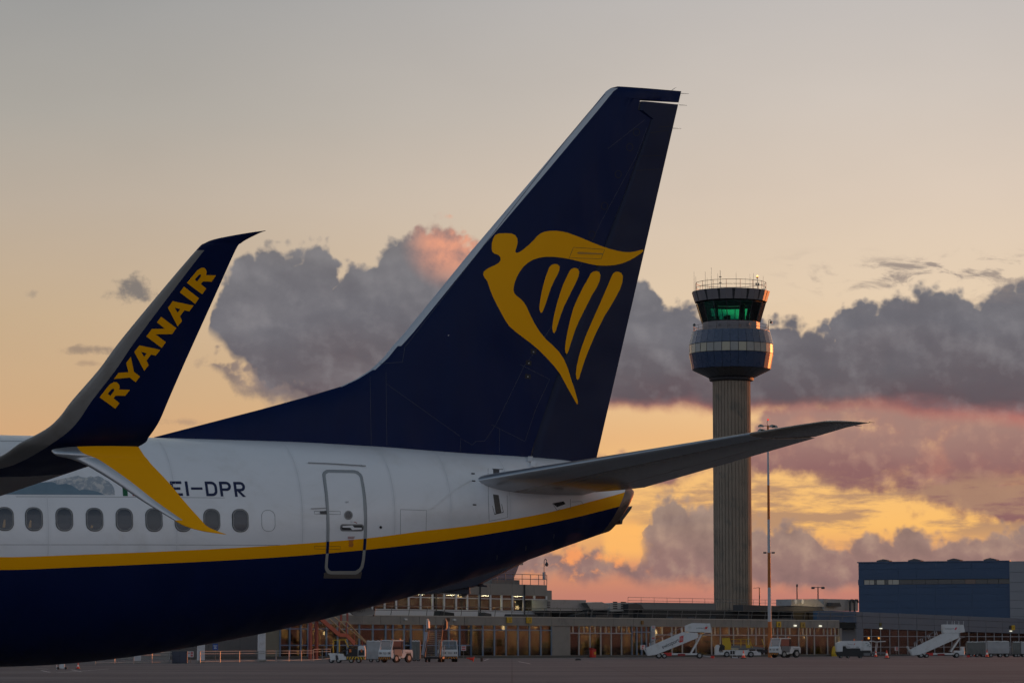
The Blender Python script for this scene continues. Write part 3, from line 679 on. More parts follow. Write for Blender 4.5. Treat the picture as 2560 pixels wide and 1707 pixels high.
ST_PX = [((128, 1126), (346, 1116), 17.02), ((140, 1137), (360, 1138), 17.08), ((176, 1146), (368, 1147), 17.10), ((214, 1162), (380, 1162), 17.14), ((286, 1205), (421, 1205), 17.22), ((357, 1253), (461, 1253), 17.30), ((437, 1301), (504, 1301), 17.40), ((464, 1315), (518, 1315), 17.44), ((506, 1327), (541, 1326), 17.49), ((563, 1335.4), (566, 1335), 17.53)]
rows = [(at_p(*a, p), at_p(*b, p)) for a, b, p in ST_PX]
rows = refine(rows); (svs, sfs), n = spanloft(rows, lambda k: 0.10 if k < 8 else 0.085)
fm = []
for k in range(len(rows) - 1):
    for i in range(n):
        ii = i if i < n // 2 else n - 2 - i
        if i == n - 1: ii = 99
        fm.append(1 if (ii < 5 and k < 24) else 0)
fm += [0, 0]
strake = raw('winglet_strake', svs, sfs, [yellow, metal], plane, True, fm, 50)
tag(strake, 'yellow downward winglet blade with a bright metal leading edge')
# starboard wing: the mirror image of the port one
raw('wing', [Vector((v.x, -v.y, v.z)) for v in wvs], [f[::-1] for f in wfs], [wgrey, metal, navy], plane, True, [0 if i < 28 * n else 2 for i in range(len(wfs))], 50)
raw('winglet_strake', [Vector((v.x, -v.y, v.z)) for v in svs], [f[::-1] for f in sfs], yellow, plane, True, None, 50)
C1 = lambda pts: [(x / 3.36, 540 + y / 3.36) for x, y in pts]
LET = [([(1568,561),(1640,475),(1660,452),(1690,435),(1712,434),(1728,447),(1735,470),(1730,496),(1813,498),(1776,551),(1705,549),(1686,571),(1731,608),(1697,657)], [(1634,533),(1665,498),(1680,488),(1688,494),(1684,510),(1654,550)]),
 ([(1509,641),(1545,592),(1671,690),(1637,737)], None), ([(1409,770),(1450,714),(1625,751),(1588,800),(1548,791),(1510,841),(1529,879),(1491,927)], [(1466,769),(1513,781),(1490,811)]),
 ([(1317,892),(1353,845),(1480,940),(1444,991),(1305,992),(1392,1058),(1357,1107),(1227,1010),(1275,947),(1385,946)], None), ([(1127,1141),(1170,1085),(1345,1121),(1308,1171),(1268,1162),(1229,1213),(1248,1250),(1210,1299)], [(1184,1140),(1232,1152),(1210,1182)]),
 ([(955,1368),(995,1315),(1077,1311),(1059,1233),(1098,1181),(1124,1307),(1175,1346),(1138,1394),(1087,1355)], None), ([(836,1521),(900,1437),(925,1410),(955,1393),(980,1394),(1000,1415),(1005,1440),(998,1455),(1090,1458),(1051,1508),(970,1507),(953,1529),(1003,1570),(967,1616)], [(903,1491),(935,1455),(950,1447),(959,1453),(957,1468),(926,1509)])]
for o_, h_ in LET: decal('winglet_letter', C1(o_), yellow, 'wing', holes=[C1(h_)] if h_ else (), grid=12, off=0.006)
# navigation light in the wing tip leading edge
q = hit(8, 1134, 'wing', 0.0)
if q: 
    nl = MB(); nl.lathe([(0.0, -0.16), (0.05, -0.13), (0.075, -0.04), (0.07, 0.05), (0.0, 0.09)], q[0], 14); nl.build('navigation_light', glass('lamp_cover', (0.5, 0.5, 0.55), 0.2), plane, True)

# ---- cabin windows
m_pane = mat('cabin_pane', (0.018, 0.025, 0.042), 0.12, 0, 0.3, 0.1, 2.0, spec=0.6)
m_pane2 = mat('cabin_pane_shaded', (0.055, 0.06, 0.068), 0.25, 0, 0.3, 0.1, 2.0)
m_ring = mat('window_surround', (0.20, 0.205, 0.21), 0.4, 0.2)
m_seal = mat('window_seal', (0.03, 0.03, 0.032), 0.6)
m_blind = mat('seat_back_cream', (0.42, 0.30, 0.20), 0.6)
def rrect(w, h, r, n=6):
    return [(sx * (w / 2 - r) + r * math.cos(t), sy * (h / 2 - r) + r * math.sin(t)) for sx, sy, t0 in ((1, 1, 0), (-1, 1, 90), (-1, -1, 180), (1, -1, 270)) for t in [R(t0 + 90 * i / n) for i in range(n + 1)]]
def on_side(a, z, off):
    p = wid(a, z); e = 0.01
    n = Vector((-(wid(a + e, z) - wid(a - e, z)) / (2 * e), 1, -(wid(a, z + e) - wid(a, z - e)) / (2 * e))).normalized()
    return L(a + n.x * off, p + n.y * off, z + n.z * off)
def patch(name, pts, m, parent, off, lift=0.0):
    """flat outline (aft, up) laid on the port side, with its rim turned down to the skin"""
    k = len(pts); v = [on_side(a, z, off) for a, z in pts] + [on_side(a, z, -0.004) for a, z in pts]
    tri = tessellate_polygon([[Vector((a, z, 0)) for a, z in pts]])
    return raw(name, v, list(tri) + [(i, (i + 1) % k, k + (i + 1) % k, k + i) for i in range(k)], m, parent)
def ringpatch(name, o, i_, m, parent, off):
    k = len(o); v = [on_side(a, z, off) for a, z in o] + [on_side(a, z, off) for a, z in i_] + [on_side(a, z, -0.004) for a, z in o] + [on_side(a, z, -0.004) for a, z in i_]
    f = []
    for j in range(k):
        n_ = (j + 1) % k; f += [(j, n_, k + n_, k + j), (j, 2 * k + j, 2 * k + n_, n_), (k + j, k + n_, 3 * k + n_, 3 * k + j)]
    return raw(name, v, f, m, parent)
WIN_X = [12, 84.8, 160.7, 236.3, 310.7, 384.8, 457.5, 529.5, 600.6]
for i, x in enumerate(WIN_X):
    a, p, z = onfus(x, 1296.5 + x * 0.0069)
    sh = lambda w, h, r, dz=0.0: [(a + u, z + dz + v) for u, v in rrect(w, h, r)]
    w_ = ringpatch('cabin_window', sh(0.285, 0.385, 0.12), sh(0.252, 0.352, 0.108), m_ring, plane, 0.012)
    ringpatch('window_seal', sh(0.305, 0.405, 0.13), sh(0.282, 0.382, 0.118), m_seal, w_, 0.008)
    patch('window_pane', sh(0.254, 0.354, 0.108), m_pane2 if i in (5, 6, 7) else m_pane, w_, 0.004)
    if i in (0, 1, 3):
        dx_ = (-0.02, -0.075, -0.06)[i if i < 2 else 2]; hh = (0.14, 0.13, 0.05)[i if i < 2 else 2]
        patch('seat_back', [(a + dx_ - 0.025, z - 0.145), (a + dx_ + 0.025, z - 0.145), (a + dx_ + 0.03, z - 0.145 + hh * 0.9), (a + dx_ + 0.005, z - 0.145 + hh)], m_blind, w_, 0.0065)
a, p, z = onfus(671, 1301)
ringpatch('window_plug', [(a + u, z + v) for u, v in rrect(0.255, 0.375, 0.11)], [(a + u, z + v) for u, v in rrect(0.243, 0.363, 0.104)], seam, plane, 0.003)
for k in range(5):          # the row goes on forward, out of frame
    a, p, z = onfus(12, 1296.5); a -= 0.52 * (k + 1); sh = lambda w, h, r: [(a + u, z + v) for u, v in rrect(w, h, r)]
    w_ = ringpatch('cabin_window', sh(0.285, 0.385, 0.12), sh(0.252, 0.352, 0.108), m_ring, plane, 0.012); patch('window_pane', sh(0.254, 0.354, 0.108), m_pane, w_, 0.004)

# ---- aft door
DQ = lambda pts: [(780 + x / 5.2267, 1150 + y / 5.2267) for x, y in pts]
d_out = DQ([(136,190),(150,155),(185,133),(215,130),(550,135),(600,150),(640,185),(658,220),(680,340),(700,480),(712,620),(715,760),(713,900),(708,1050),(700,1170),(688,1300),(668,1400),(640,1445),(600,1480),(565,1490),(240,1488),(200,1475),(175,1440),(165,1400),(172,1300),(182,1200),(190,1060),(192,900),(190,760),(182,600),(170,450),(150,300)])
d_in = DQ([(176,200),(185,180),(215,163),(545,170),(580,180),(610,205),(625,230),(650,370),(665,500),(672,630),(678,760),(676,900),(672,1050),(664,1170),(652,1300),(634,1380),(610,1415),(570,1440),(550,1443),(250,1445),(225,1430),(207,1405),(203,1390),(210,1280),(218,1200),(225,1060),(229,900),(227,760),(219,600),(205,430),(188,300)])
l1, l2 = DQ([(190, 1062), (715, 1021)]), DQ([(182, 1217), (700, 1170)])
def side_of(c, l): return (l[1][0] - l[0][0]) * (c.y - l[0][1]) - (l[1][1] - l[0][1]) * (c.x - l[0][0]) > 0
pale = mat('door_trim_pale', (0.34, 0.335, 0.31), 0.45, var=0.04)
door = decal('aft_door', d_out, lgrey, 'fus', holes=[d_in], grid=12, off=0.005, cuts=[l1, l2], pick=lambda c: 0 if not side_of(c, l1) else 1 if not side_of(c, l2) else 2, mats=[lgrey, navy, pale])
seamline('door_edge', d_out, 'fus', seam, 1.0, door, 0.007, True)
for k, r0, r1, mm in ((0, 0, 6.6, m_pane), ):
    ctr = (870.5, 1287.2); circ = lambda r: [(ctr[0] + r * math.cos(t), ctr[1] + r * 1.07 * math.sin(t)) for t in np.linspace(0, 2 * math.pi, 24, endpoint=False)]
    pw = decal('porthole', circ(10.6), m_ring, 'fus', holes=[circ(7.8)[::-1]], grid=20, off=0.010, parent=door); decal('porthole_pane', circ(7.9), m_pane, 'fus', grid=20, off=0.004, parent=pw)
RR = lambda x0, x1, y0, y1, r: [(x0 + (x1 - x0) / 2 + u, y0 + (y1 - y0) / 2 + v) for u, v in rrect(x1 - x0, y1 - y0, r, 4)]
hb = decal('handle_recess', DQ(RR(366, 676, 834, 926, 34)), m_ring, 'fus', grid=20, off=0.006, parent=door)
decal('recess_well', DQ(RR(384, 660, 850, 910, 22)), m_seal, 'fus', grid=20, off=0.008, parent=hb)
decal('door_handle', DQ([(390, 858), (490, 852), (520, 850), (545, 878), (640, 880), (640, 902), (515, 910), (490, 880), (390, 878)]), white, 'fus', grid=20, off=0.030, parent=hb)
decal('scuff_plate', DQ([(180, 1458), (200, 1476), (240, 1489), (565, 1491), (610, 1480), (640, 1455), (652, 1460), (636, 1543), (150, 1541), (155, 1470)]), mat('scuff_brown', (0.115, 0.10, 0.085), 0.6, var=0.15), 'fus', grid=14, off=0.004, parent=door)
rst = mat('rain_gutter', (0.24, 0.22, 0.21), 0.5)
seamline('rain_gutter', [(769, 1158), (840, 1161), (914, 1166)], 'fus', rst, 2.0, off=0.02)
seamline('rain_gutter', [(776, 1271.5), (815, 1270)], 'fus', rst, 1.6, off=0.02, parent=door)
for y0, y1 in ((1277, 1284), (1364, 1371)):
    seamline('hinge_cover', [(786, y0), (851, y0 + 1), (851, y1 + 1.5), (786, y1)], 'fus', seam if y0 < 1300 else mat('seam_on_yellow', (0.30, 0.14, 0.01), 0.6, var=0), 1.0, door, closed=True)
decal('hinge_arm', [(799, 1278), (816, 1276), (817, 1285), (800, 1284)], dgrey, 'fus', grid=30, off=0.012, parent=door)
def paint_text(s, x0, x1, y0, y1, m, key='fus', parent=None, off=0.007, bold=0.0):
    v, f = text_geo(s, 1.0, bold); xs = [q[0] for q in v]; ys = [q[1] for q in v]
    vs = []
    for q in v:
        h_ = hit(x0 + (q[0] - min(xs)) / (max(xs) - min(xs)) * (x1 - x0), y1 + (q[1] - min(ys)) / (max(ys) - min(ys)) * (y0 - y1), key, off); vs.append(h_[0] if h_ else Vector((0, 0, 3)))
    return raw('lettering', vs, f, m, parent or plane)
ink = mat('stencil_grey', (0.06, 0.05, 0.06), 0.6, var=0); inkr = mat('stencil_red', (0.30, 0.05, 0.05), 0.6, var=0)
paint_text('EXIT', 864, 871.5, 1253, 1256.5, ink, parent=door); paint_text('OPEN', 875.5, 881.5, 1303, 1305, ink, parent=door)
seamline('open_arrow', [(884, 1304), (889, 1305), (892, 1307.5)], 'fus', inkr, 1.6, door, 0.007)
for k in range(3): paint_text('________'[:8 - k], 869, 887 - k, 1340.5 + 2.2 * k, 1341.6 + 2.2 * k, inkr, parent=door)
for k in range(6): paint_text('_______', 871 + (k % 2), 884 - (k % 3), 1349 + 3.1 * k, 1350.4 + 3.1 * k, inkr, parent=door)
circ2 = lambda cx_, cy_, r: [(cx_ + r * math.cos(t), cy_ + r * math.sin(t)) for t in np.linspace(0, 2 * math.pi, 18, endpoint=False)]
sp1 = decal('static_port', circ2(951.5, 1317.3, 5.2), white, 'fus', grid=20, off=0.004); decal('port_hole', circ2(951.5, 1317.3, 3.4), black, 'fus', grid=20, off=0.006, parent=sp1)
# registration
CR = lambda pts, sh=0.14: [((x + sh * (y - 682)) / 3.36, 1000 + y / 3.36) for x, y in pts]
def arc(cx_, cy_, rx, ry, t0, t1, n=8): return [(cx_ + rx * math.cos(R(t)), cy_ + ry * math.sin(R(t))) for t in np.linspace(t0, t1, n)]
T = 22
def regE(x, y0, y1, w): m_ = (y0 + y1) / 2; return [(x, y0), (x + w, y0), (x + w, y0 + T), (x + T, y0 + T), (x + T, m_ - T / 2), (x + w * .85, m_ - T / 2), (x + w * .85, m_ + T / 2), (x + T, m_ + T / 2), (x + T, y1 - T), (x + w, y1 - T), (x + w, y1), (x, y1)]
def bowl(x, y0, y1, w):
    h = y1 - y0; r = min(h / 2, 46)
    o = [(x, y0), (x + w - r, y0)] + arc(x + w - r, y0 + r, r, r, -90, 0, 7)[1:] + arc(x + w - r, y1 - r, r, r, 0, 90, 7) + [(x, y1)]
    ri = max(6, r - T); i_ = [(x + T, y0 + T), (x + w - r, y0 + T)] + arc(x + w - r, y0 + r, ri, ri, -90, 0, 7)[1:] + arc(x + w - r, y1 - r, ri, ri, 0, 90, 7) + [(x + T, y1 - T)]
    return o, i_
reg_m = mat('registration_navy', (0.006, 0.012, 0.06), 0.5, var=0)
def reg(o_, h_=None): decal('registration_letter', CR(o_), reg_m, 'fus', holes=[CR(h_)] if h_ else (), grid=12, off=0.004)
reg(regE(1425, 681, 803, 96)); reg([(1550, 682), (1573, 682), (1573, 804), (1550, 804)]); reg([(1596, 732), (1692, 732), (1692, 752), (1596, 752)])
o_, h_ = bowl(1717, 683, 806, 98); reg(o_, h_)
o_, h_ = bowl(1837, 684, 762, 96); reg([(1837, 684)] + o_[1:-1] + [(1859, 762), (1859, 808), (1837, 808)], h_)
o_, h_ = bowl(1957, 686, 766, 94); reg([(1957, 686)] + o_[1:-1] + [(2008, 766), (2049, 812), (2022, 812), (1982, 766), (1979, 766), (1979, 811), (1957, 811)], h_)
seamline('fuselage_seam', [(40, 1241), (330, 1242), (562, 1244)], 'fus', seam, 0.9); seamline('fuselage_seam', [(0, 1361), (350, 1361), (700, 1362)], 'fus', seam, 0.9); seamline('fuselage_seam', [(0, 1102), (85, 1103)], 'fus', seam, 0.8)
# mountain picture and flag beside the registration
MP = lambda pts: [(x / 7.84, 1080 + y / 7.84) for x, y in pts]
m_mtn = bpy.data.materials.new('mountain_print'); m_mtn.use_nodes = True; N = NT(m_mtn.node_tree); b = m_mtn.node_tree.nodes['Principled BSDF']
tcn = N.node('ShaderNodeTexCoord'); nn = N.noise(tcn.outputs['Object'], 7.0, 6, 0.65, 1.5)
m_mtn.node_tree.links.new(N.mix(N.step(nn, 0.44, 0.58), (0.33, 0.37, 0.41, 1), (0.58, 0.57, 0.55, 1)), b.inputs['Base Color']); b.inputs['Roughness'].default_value = 0.4
m_mtn2 = mat('mountain_print_slopes', (0.16, 0.235, 0.29), 0.4, 0, 0.2, 0.2, 5.0)
mt = decal('mountain_picture', MP([(-300, 1218), (-300, 1180), (700, 1050), (1000, 960), (1220, 910), (1330, 890), (1440, 870), (1530, 850), (1590, 880), (1640, 885), (1700, 890), (1780, 858), (1840, 885), (1920, 858), (1990, 885), (2060, 930), (2130, 965), (2190, 1020), (2230, 1090), (2248, 1160), (2250, 1232), (1500, 1225)]), m_mtn, 'fus', grid=14, off=0.003)
decal('mountain_slopes', MP([(-300, 1219), (-300, 1100), (600, 1000), (960, 975), (1060, 985), (1130, 1030), (1300, 1010), (1420, 1050), (1480, 1095), (1560, 1140), (1640, 1118), (1760, 1138), (1900, 1160), (2000, 1205), (2060, 1230), (1500, 1224)]), m_mtn2, 'fus', grid=14, off=0.005, parent=mt)
fl = decal('flag_marking', [(306, 1219), (318, 1219), (319.5, 1239.5), (307.5, 1239.5)], mat('flag_green', (0.005, 0.10, 0.035), 0.5, var=0), 'fus', grid=20, off=0.004)
decal('flag_stripe', [(330, 1219), (342, 1219), (343.5, 1239.5), (331.5, 1239.5)], mat('flag_red', (0.35, 0.03, 0.03), 0.5, var=0), 'fus', grid=20, off=0.004, parent=fl)
# tailplane fittings on the fuselage side
S7 = lambda pts: [(1060 + x / 7.468, 1120 + y / 7.468) for x, y in pts]
for x0, y0 in ((880, 463), (892, 598), (908, 1042)): decal('trim_mark', S7([(x0, y0), (x0 + 67, y0 + 3), (x0 + 67, y0 + 26), (x0, y0 + 22)]), black, 'fus', grid=30, off=0.004)
jk = decal('jackscrew_slot', S7([(1290, 388), (1405, 398), (1400, 520), (1292, 520)]), dgrey, 'fus', grid=14, off=0.004)
decal('trim_cover_plate', S7([(1285, 860), (1390, 875), (1440, 1195), (1338, 1220)]), mat('cover_plate_grey', (0.115, 0.11, 0.10), 0.5, 0.2), 'fus', grid=14, off=0.006)
seamline('fuselage_seam', S7([(1195, 380), (1200, 900), (1215, 1360), (1560, 1290), (1550, 880)]), 'fus', seam, 0.9); seamline('fuselage_seam', S7([(1270, 385), (1475, 398)]), 'fus', dgrey, 1.4)
seamline('trim_edge', S7([(1315, 1232), (1480, 1192)]), 'fus', black, 1.6, off=0.007); seamline('trim_edge', S7([(1275, 1075), (1315, 1232)]), 'fus', dgrey, 1.0, off=0.007); seamline('trim_edge', S7([(1445, 1045), (1480, 1192)]), 'fus', dgrey, 1.0, off=0.007)
seamline('fuselage_seam', [(1001, 1273), (1066, 1275), (1065, 1327)], 'fus', seam, 0.8); seamline('fuselage_seam', [(1001, 1273), (1001, 1336)], 'fus', seam, 0.8)
E6 = lambda pts: [(1150 + x / 3.733, 1030 + y / 3.733) for x, y in pts]
decal('elevator_gap', E6([(862, 850), (965, 830), (985, 855), (905, 885)]), black, 'fus', grid=14, off=0.004); seamline('fuselage_seam', E6([(862, 850), (905, 915), (935, 905)]), 'fus', seam, 1.0)
seamline('fuselage_seam', E6([(1040, 835), (1130, 832), (1155, 860)]), 'fus', seam, 0.9); seamline('fuselage_seam', E6([(1030, 810), (1030, 900)]), 'fus', seam, 0.9)
# raised crease running up to the tailplane root
for w_, o_ in ((3.0, 0.006), (1.6, 0.011)): seamline('fairing_ridge', S7([(90, 1150), (270, 1030), (430, 880), (640, 730), (870, 600)]), 'fus', white, w_, off=o_)
# chin drain mast, marked HOT
A0 = lambda x, y: (700 + x / 4.704, 1380 + y / 4.704)
mast = MB(); mv = [onp(*A0(x, y), 0.0) for x, y in ((800, 690), (1015, 632), (1110, 690), (1112, 720), (1090, 735), (910, 748), (860, 735))]
mast.prism([(q[0], q[2]) for q in mv], -0.035, 0.035); mo = mast.build('drain_mast', mat('mast_grey', (0.36, 0.365, 0.36), 0.5), plane)
q0, q1 = onp(*A0(932, 700), 0.04), onp(*A0(985, 676), 0.04)
lettering('HOT', L((q0[0] + q1[0]) / 2, 0.037, (q0[2] + q1[2]) / 2), (1, 0, 0.06), (0, 0, 1), 0.05, ink, mo)
q = onp(*A0(1106, 705), 0.0); MB().cyl(L(q[0] - .01, 0, q[2] - .07), L(q[0] + .015, 0, q[2] + .09), 0.016).build('drain_pipe', dgrey, mo)
# exhaust cone
ex = MB(); zt, zb, w, zc = sec(38.0); c0 = (zt + zb) / 2
r0 = ring(37.93)[0]; r1 = ring(38.05)[0]; cen = L(38.3, 0, 4.42)
k = len(r0); cz = 4.42
grow = lambda v, f, da: Vector((v.x + da, v.y * f, cz + (v.z - cz) * f))
out_v = [grow(v, 1.0, -0.002) for v in r0] + [grow(v, 1.0, 0.03) for v in r1] + [grow(v, 0.88, 0.07) for v in r1] + [grow(v, 0.7, 0.06) for v in r1] + [grow(v, 0.6, -0.3) for v in r1]
raw('exhaust_cone', out_v, [(j * k + i, j * k + (i + 1) % k, (j + 1) * k + (i + 1) % k, (j + 1) * k + i) for j in range(4) for i in range(k)] + [tuple(range(4 * k, 5 * k))], mat('exhaust_metal', (0.14, 0.10, 0.085), 0.42, 0.5, 0, 0.25, 6.0), plane, True, None, 40)
fv = [onp(1150 + x / 3.733, 1030 + y / 3.733, 0.0) for x, y in ((1585, 877), (1575, 905), (1495, 1010), (1490, 1045), (1475, 1048), (1468, 1000), (1500, 960), (1540, 900))]
MB().prism([(q[0], q[2]) for q in fv], -0.12, 0.12).build('tail_light_fairing', dgrey, plane)
for x, y in ((1385, 1340), (1315, 1370), (1243, 1393)): seamline('fuselage_seam', [(x, y - 6), (x - 1, y + 6)], 'fus', mat('seam_pale', (0.13, 0.13, 0.12), 0.6, var=0), 1.2)
# engines, landing gear: out of frame but they carry the aircraft
for s in (1, -1):
    e = MB(); e.lathe([(0.30, -2.0), (0.72, -2.02), (0.86, -1.85), (1.02, -0.9), (1.0, 0.2), (0.82, 1.2), (0.55, 1.8), (0.5, 1.7), (0.45, 0.6)], (0, 0, 0), 28)
    v_ = [Vector((14.6 + z, -s * 4.83 + x, 1.55 + y)) for x, y, z in e.v]
    nac = raw('engine_nacelle', v_, e.f, [mat('nacelle_white', (0.6, 0.61, 0.63), 0.35)], plane, True, None, 40)
    MB().box(13.9, 17.2, -s * 4.83 - 0.15, -s * 4.83 + 0.15, 2.35, 2.85).build('engine_pylon', white, plane)
    g = MB(); g.cyl((19.6, -s * 2.86, 0.55), (19.6, -s * 2.86, 2.6), 0.12); g.build('main_gear_leg', metal, plane)
    for d_ in (-0.43, 0.43): MB().cyl((19.6, -s * 2.86 + d_ - 0.18, 0.56), (19.6, -s * 2.86 + d_ + 0.18, 0.56), 0.56, n=24).build('main_gear_tyre', black, plane, True)
MB().cyl((4.0, 0, 0.35), (4.0, 0, 1.8), 0.09).build('nose_gear_leg', metal, plane)
for d_ in (-0.2, 0.2): MB().cyl((4.0, d_ - 0.1, 0.35), (4.0, d_ + 0.1, 0.35), 0.35, n=20).build('nose_gear_tyre', black, plane, True)

# lap joints round the white skin, with their rivet rows
lap = mat('lap_joint', (0.67, 0.675, 0.685), 0.5, var=0.15, vscale=6.0)
def lapjoint(a, w=0.008):
    zt, zb, wd_, zc = sec(a); zu = smoothlerp(ZU, a); n_ = 40; vs_ = []
    for i in range(n_ + 1):
        z = zt - 0.02 - (zt - 0.02 - zu - 0.01) * i / n_
        vs_ += [on_side(a - w, z, 0.003), on_side(a + w, z, 0.003)]
    raw('lap_joint', vs_, [(2 * i, 2 * i + 1, 2 * i + 3, 2 * i + 2) for i in range(n_)], lap, plane)
    rv, rf_ = [], []
    for i in range(46):
        z = zt - 0.25 - (zt - 0.25 - zu - 0.03) * i / 45
        for da in (-0.035, 0.035):
            k_ = len(rv); rv += [on_side(a + da + u, z + v, 0.0035) for u, v in ((-.005, -.005), (.005, -.005), (.005, .005), (-.005, .005))]; rf_.append((k_, k_ + 1, k_ + 2, k_ + 3))
    raw('rivet_row', rv, rf_, lap, plane)['kind'] = 'stuff'
for a in (26.35, 28.62, 30.95, 32.75, 33.9, 35.15): lapjoint(a)

# ---------------------------------------------------------------- control tower
conc = mat('tower_concrete', (0.262, 0.208, 0.160), 0.85, var=0.24, vscale=0.5, bump=0.25, bscale=3.0, dirt=(0.13, 0.12, 0.105), dscale=0.35, stretch=(1, 1, 0.8), spec=0.2)
pblue = mat('tower_panel_blue', (0.036, 0.055, 0.105), 0.28, 0.0, 0.2, 0.07, 0.6, spec=0.45)
fasc = mat('tower_fascia', (0.17, 0.155, 0.165), 0.45, var=0.05)
tdark = mat('tower_dark', (0.022, 0.022, 0.026), 0.6, var=0.05)
steel = mat('railing_steel', (0.16, 0.155, 0.15), 0.5, 0.5, var=0.05)
cream = mat('window_blind_cream', (0.36, 0.33, 0.24), 0.25, 0, 0.5, 0.05)
beige = mat('window_blind_grey', (0.24, 0.24, 0.22), 0.25, 0, 0.5, 0.05)
dkwin = mat('window_dark', (0.03, 0.035, 0.045), 0.12, 0, 0.5, 0.05)
TD = 560.0; tx = at(1833.5, 1612, TD).x
tower = empty('control_tower', (tx, TD, 0), 0, 'tall concrete control tower with blue drum and green glass cab', 'control tower')
ts = TD / FPX
C7 = lambda y: 660 + y / 4.355
def tz(ycrop, r): return at(1833.5, C7(ycrop), TD - r).z
r_sh, r_col, r_cone, r_low, r_mid, r_up, r_cab0, r_cab1, r_f0, r_f1 = [q * ts for q in (47.5, 55, 55, 98.5, 106, 98, 73, 88, 91, 99)]
z_sh, z_cone, z_low, z_w0, z_w1, z_up = tz(1235, r_sh), tz(1222, r_cone), tz(1113, r_low), tz(940, r_mid), tz(838, r_mid), tz(696, r_up)
z_cab0, z_g0, z_g1, z_f0, z_f1 = z_up - 0.1, tz(610, r_cab0), tz(385, r_cab1), tz(374, r_f0), tz(256, r_f1)
# fluted shaft
NF = 34; sh = []
prof = []
for i in range(NF):
    t0 = 2 * math.pi * i / NF; dt = 2 * math.pi / NF
    for k, rr in ((0.0, r_sh - 0.13), (0.10, r_sh - 0.12), (0.18, r_sh), (0.90, r_sh), (1.0 - 1e-3, r_sh - 0.13)): prof.append((rr * math.cos(t0 + k * dt), rr * math.sin(t0 + k * dt)))
n = len(prof); zl = [0] + list(np.arange(3.2, z_sh, 3.2)) + [z_sh]
vs = [(x, y, z) for z in zl for x, y in prof]; fs = [(k * n + i, k * n + (i + 1) % n, (k + 1) * n + (i + 1) % n, (k + 1) * n + i) for k in range(len(zl) - 1) for i in range(n)]
raw('shaft', vs, fs, conc, tower)
for z in zl[1:-1]:          # pour joints
    MB().lathe([(r_sh - 0.05, z - 0.05), (r_sh + 0.025, z - 0.04), (r_sh + 0.025, z + 0.04), (r_sh - 0.05, z + 0.05)], n=68).build('pour_joint', conc, tower)
o = MB(); o.lathe([(r_sh, z_sh - 0.5), (r_col, z_sh - 0.3), (r_col + 0.1, z_sh + 0.15), (r_cone - 0.2, z_cone)], n=48); o.build('collar', tdark, tower)
def gon(n, r, z, off=0.5): return [(r * math.cos(2 * math.pi * (i + off) / n), r * math.sin(2 * math.pi * (i + off) / n), z) for i in range(n)]
def panels(name, n, r0, z0, r1, z1, mats, parent, gap=0.05, th=0.08, off=0.5):
    """one separate panel per side between two rings"""
    a, b = gon(n, r0, z0, off), gon(n, r1, z1, off); out = []
    for i in range(n):
        j = (i + 1) % n; q = [Vector(a[i]), Vector(a[j]), Vector(b[j]), Vector(b[i])]
        c = sum(q, Vector()) / 4; nor = (q[1] - q[0]).cross(q[3] - q[0]).normalized(); w = (q[1] - q[0]).length; h = (q[3] - q[0]).length
        s_ = [c + (p - c) * (1 - gap / max(w, 0.1)) for p in q]; m_ = mats[i % len(mats)] if isinstance(mats, list) else mats
        vs = [p + nor * 0.0 for p in s_] + [p - nor * th for p in s_]
        out.append(raw(name, vs, [(0, 1, 2, 3), (7, 6, 5, 4), (0, 4, 5, 1), (1, 5, 6, 2), (2, 6, 7, 3), (3, 7, 4, 0)], m_, parent))
    return out
NP = 32
core = MB(); core.lathe([(r_cone, z_cone), (r_low - 0.12, z_low), (r_mid - 0.14, z_w0), (r_mid - 0.14, z_w1), (r_up - 0.14, z_up - 0.02), (r_cab0 - 0.2, z_up)], n=NP); core.build('drum_core', tdark, tower)
panels('soffit_panel', NP, r_cone, z_cone, r_low, z_low, mat('soffit_dark', (0.05, 0.05, 0.055), 0.35, 0, 0.2), tower)
panels('lower_panel', NP, r_low, z_low, r_mid, z_w0, pblue, tower)
panels('upper_panel', NP, r_mid, z_w1, r_up, z_up, pblue, tower)
wm = [cream, cream, beige, beige, dkwin, beige, cream, cream, beige, dkwin, cream, beige, cream]
random.seed(9); panels('office_window', NP, r_mid, z_w0, r_mid, z_w1, [random.choice(wm) for _ in range(NP)], tower, 0.12, 0.05)
# gallery floor and its railing
dk = MB(); dk.lathe([(r_cab0 - 0.5, z_up + 0.02), (r_up, z_up + 0.02), (r_up, z_up - 0.25), (r_up - .4, z_up - 0.25)], n=NP); dk.build('gallery_floor', steel, tower)
def rail_ring(name, r, z, h, n, levels, parent, rr=0.035):
    m_ = MB()
    for lv in levels:
        g = gon(n, r, z + lv); 
        for i in range(n): m_.cyl(g[i], g[(i + 1) % n], rr, n=5)
    for q in gon(n, r, z): m_.cyl(q, (q[0], q[1], z + h), rr, n=5)
    return m_.build(name, steel, parent)
rail_ring('gallery_railing', r_up - 0.25, z_up, 1.05, 20, (0.55, 1.05), tower)
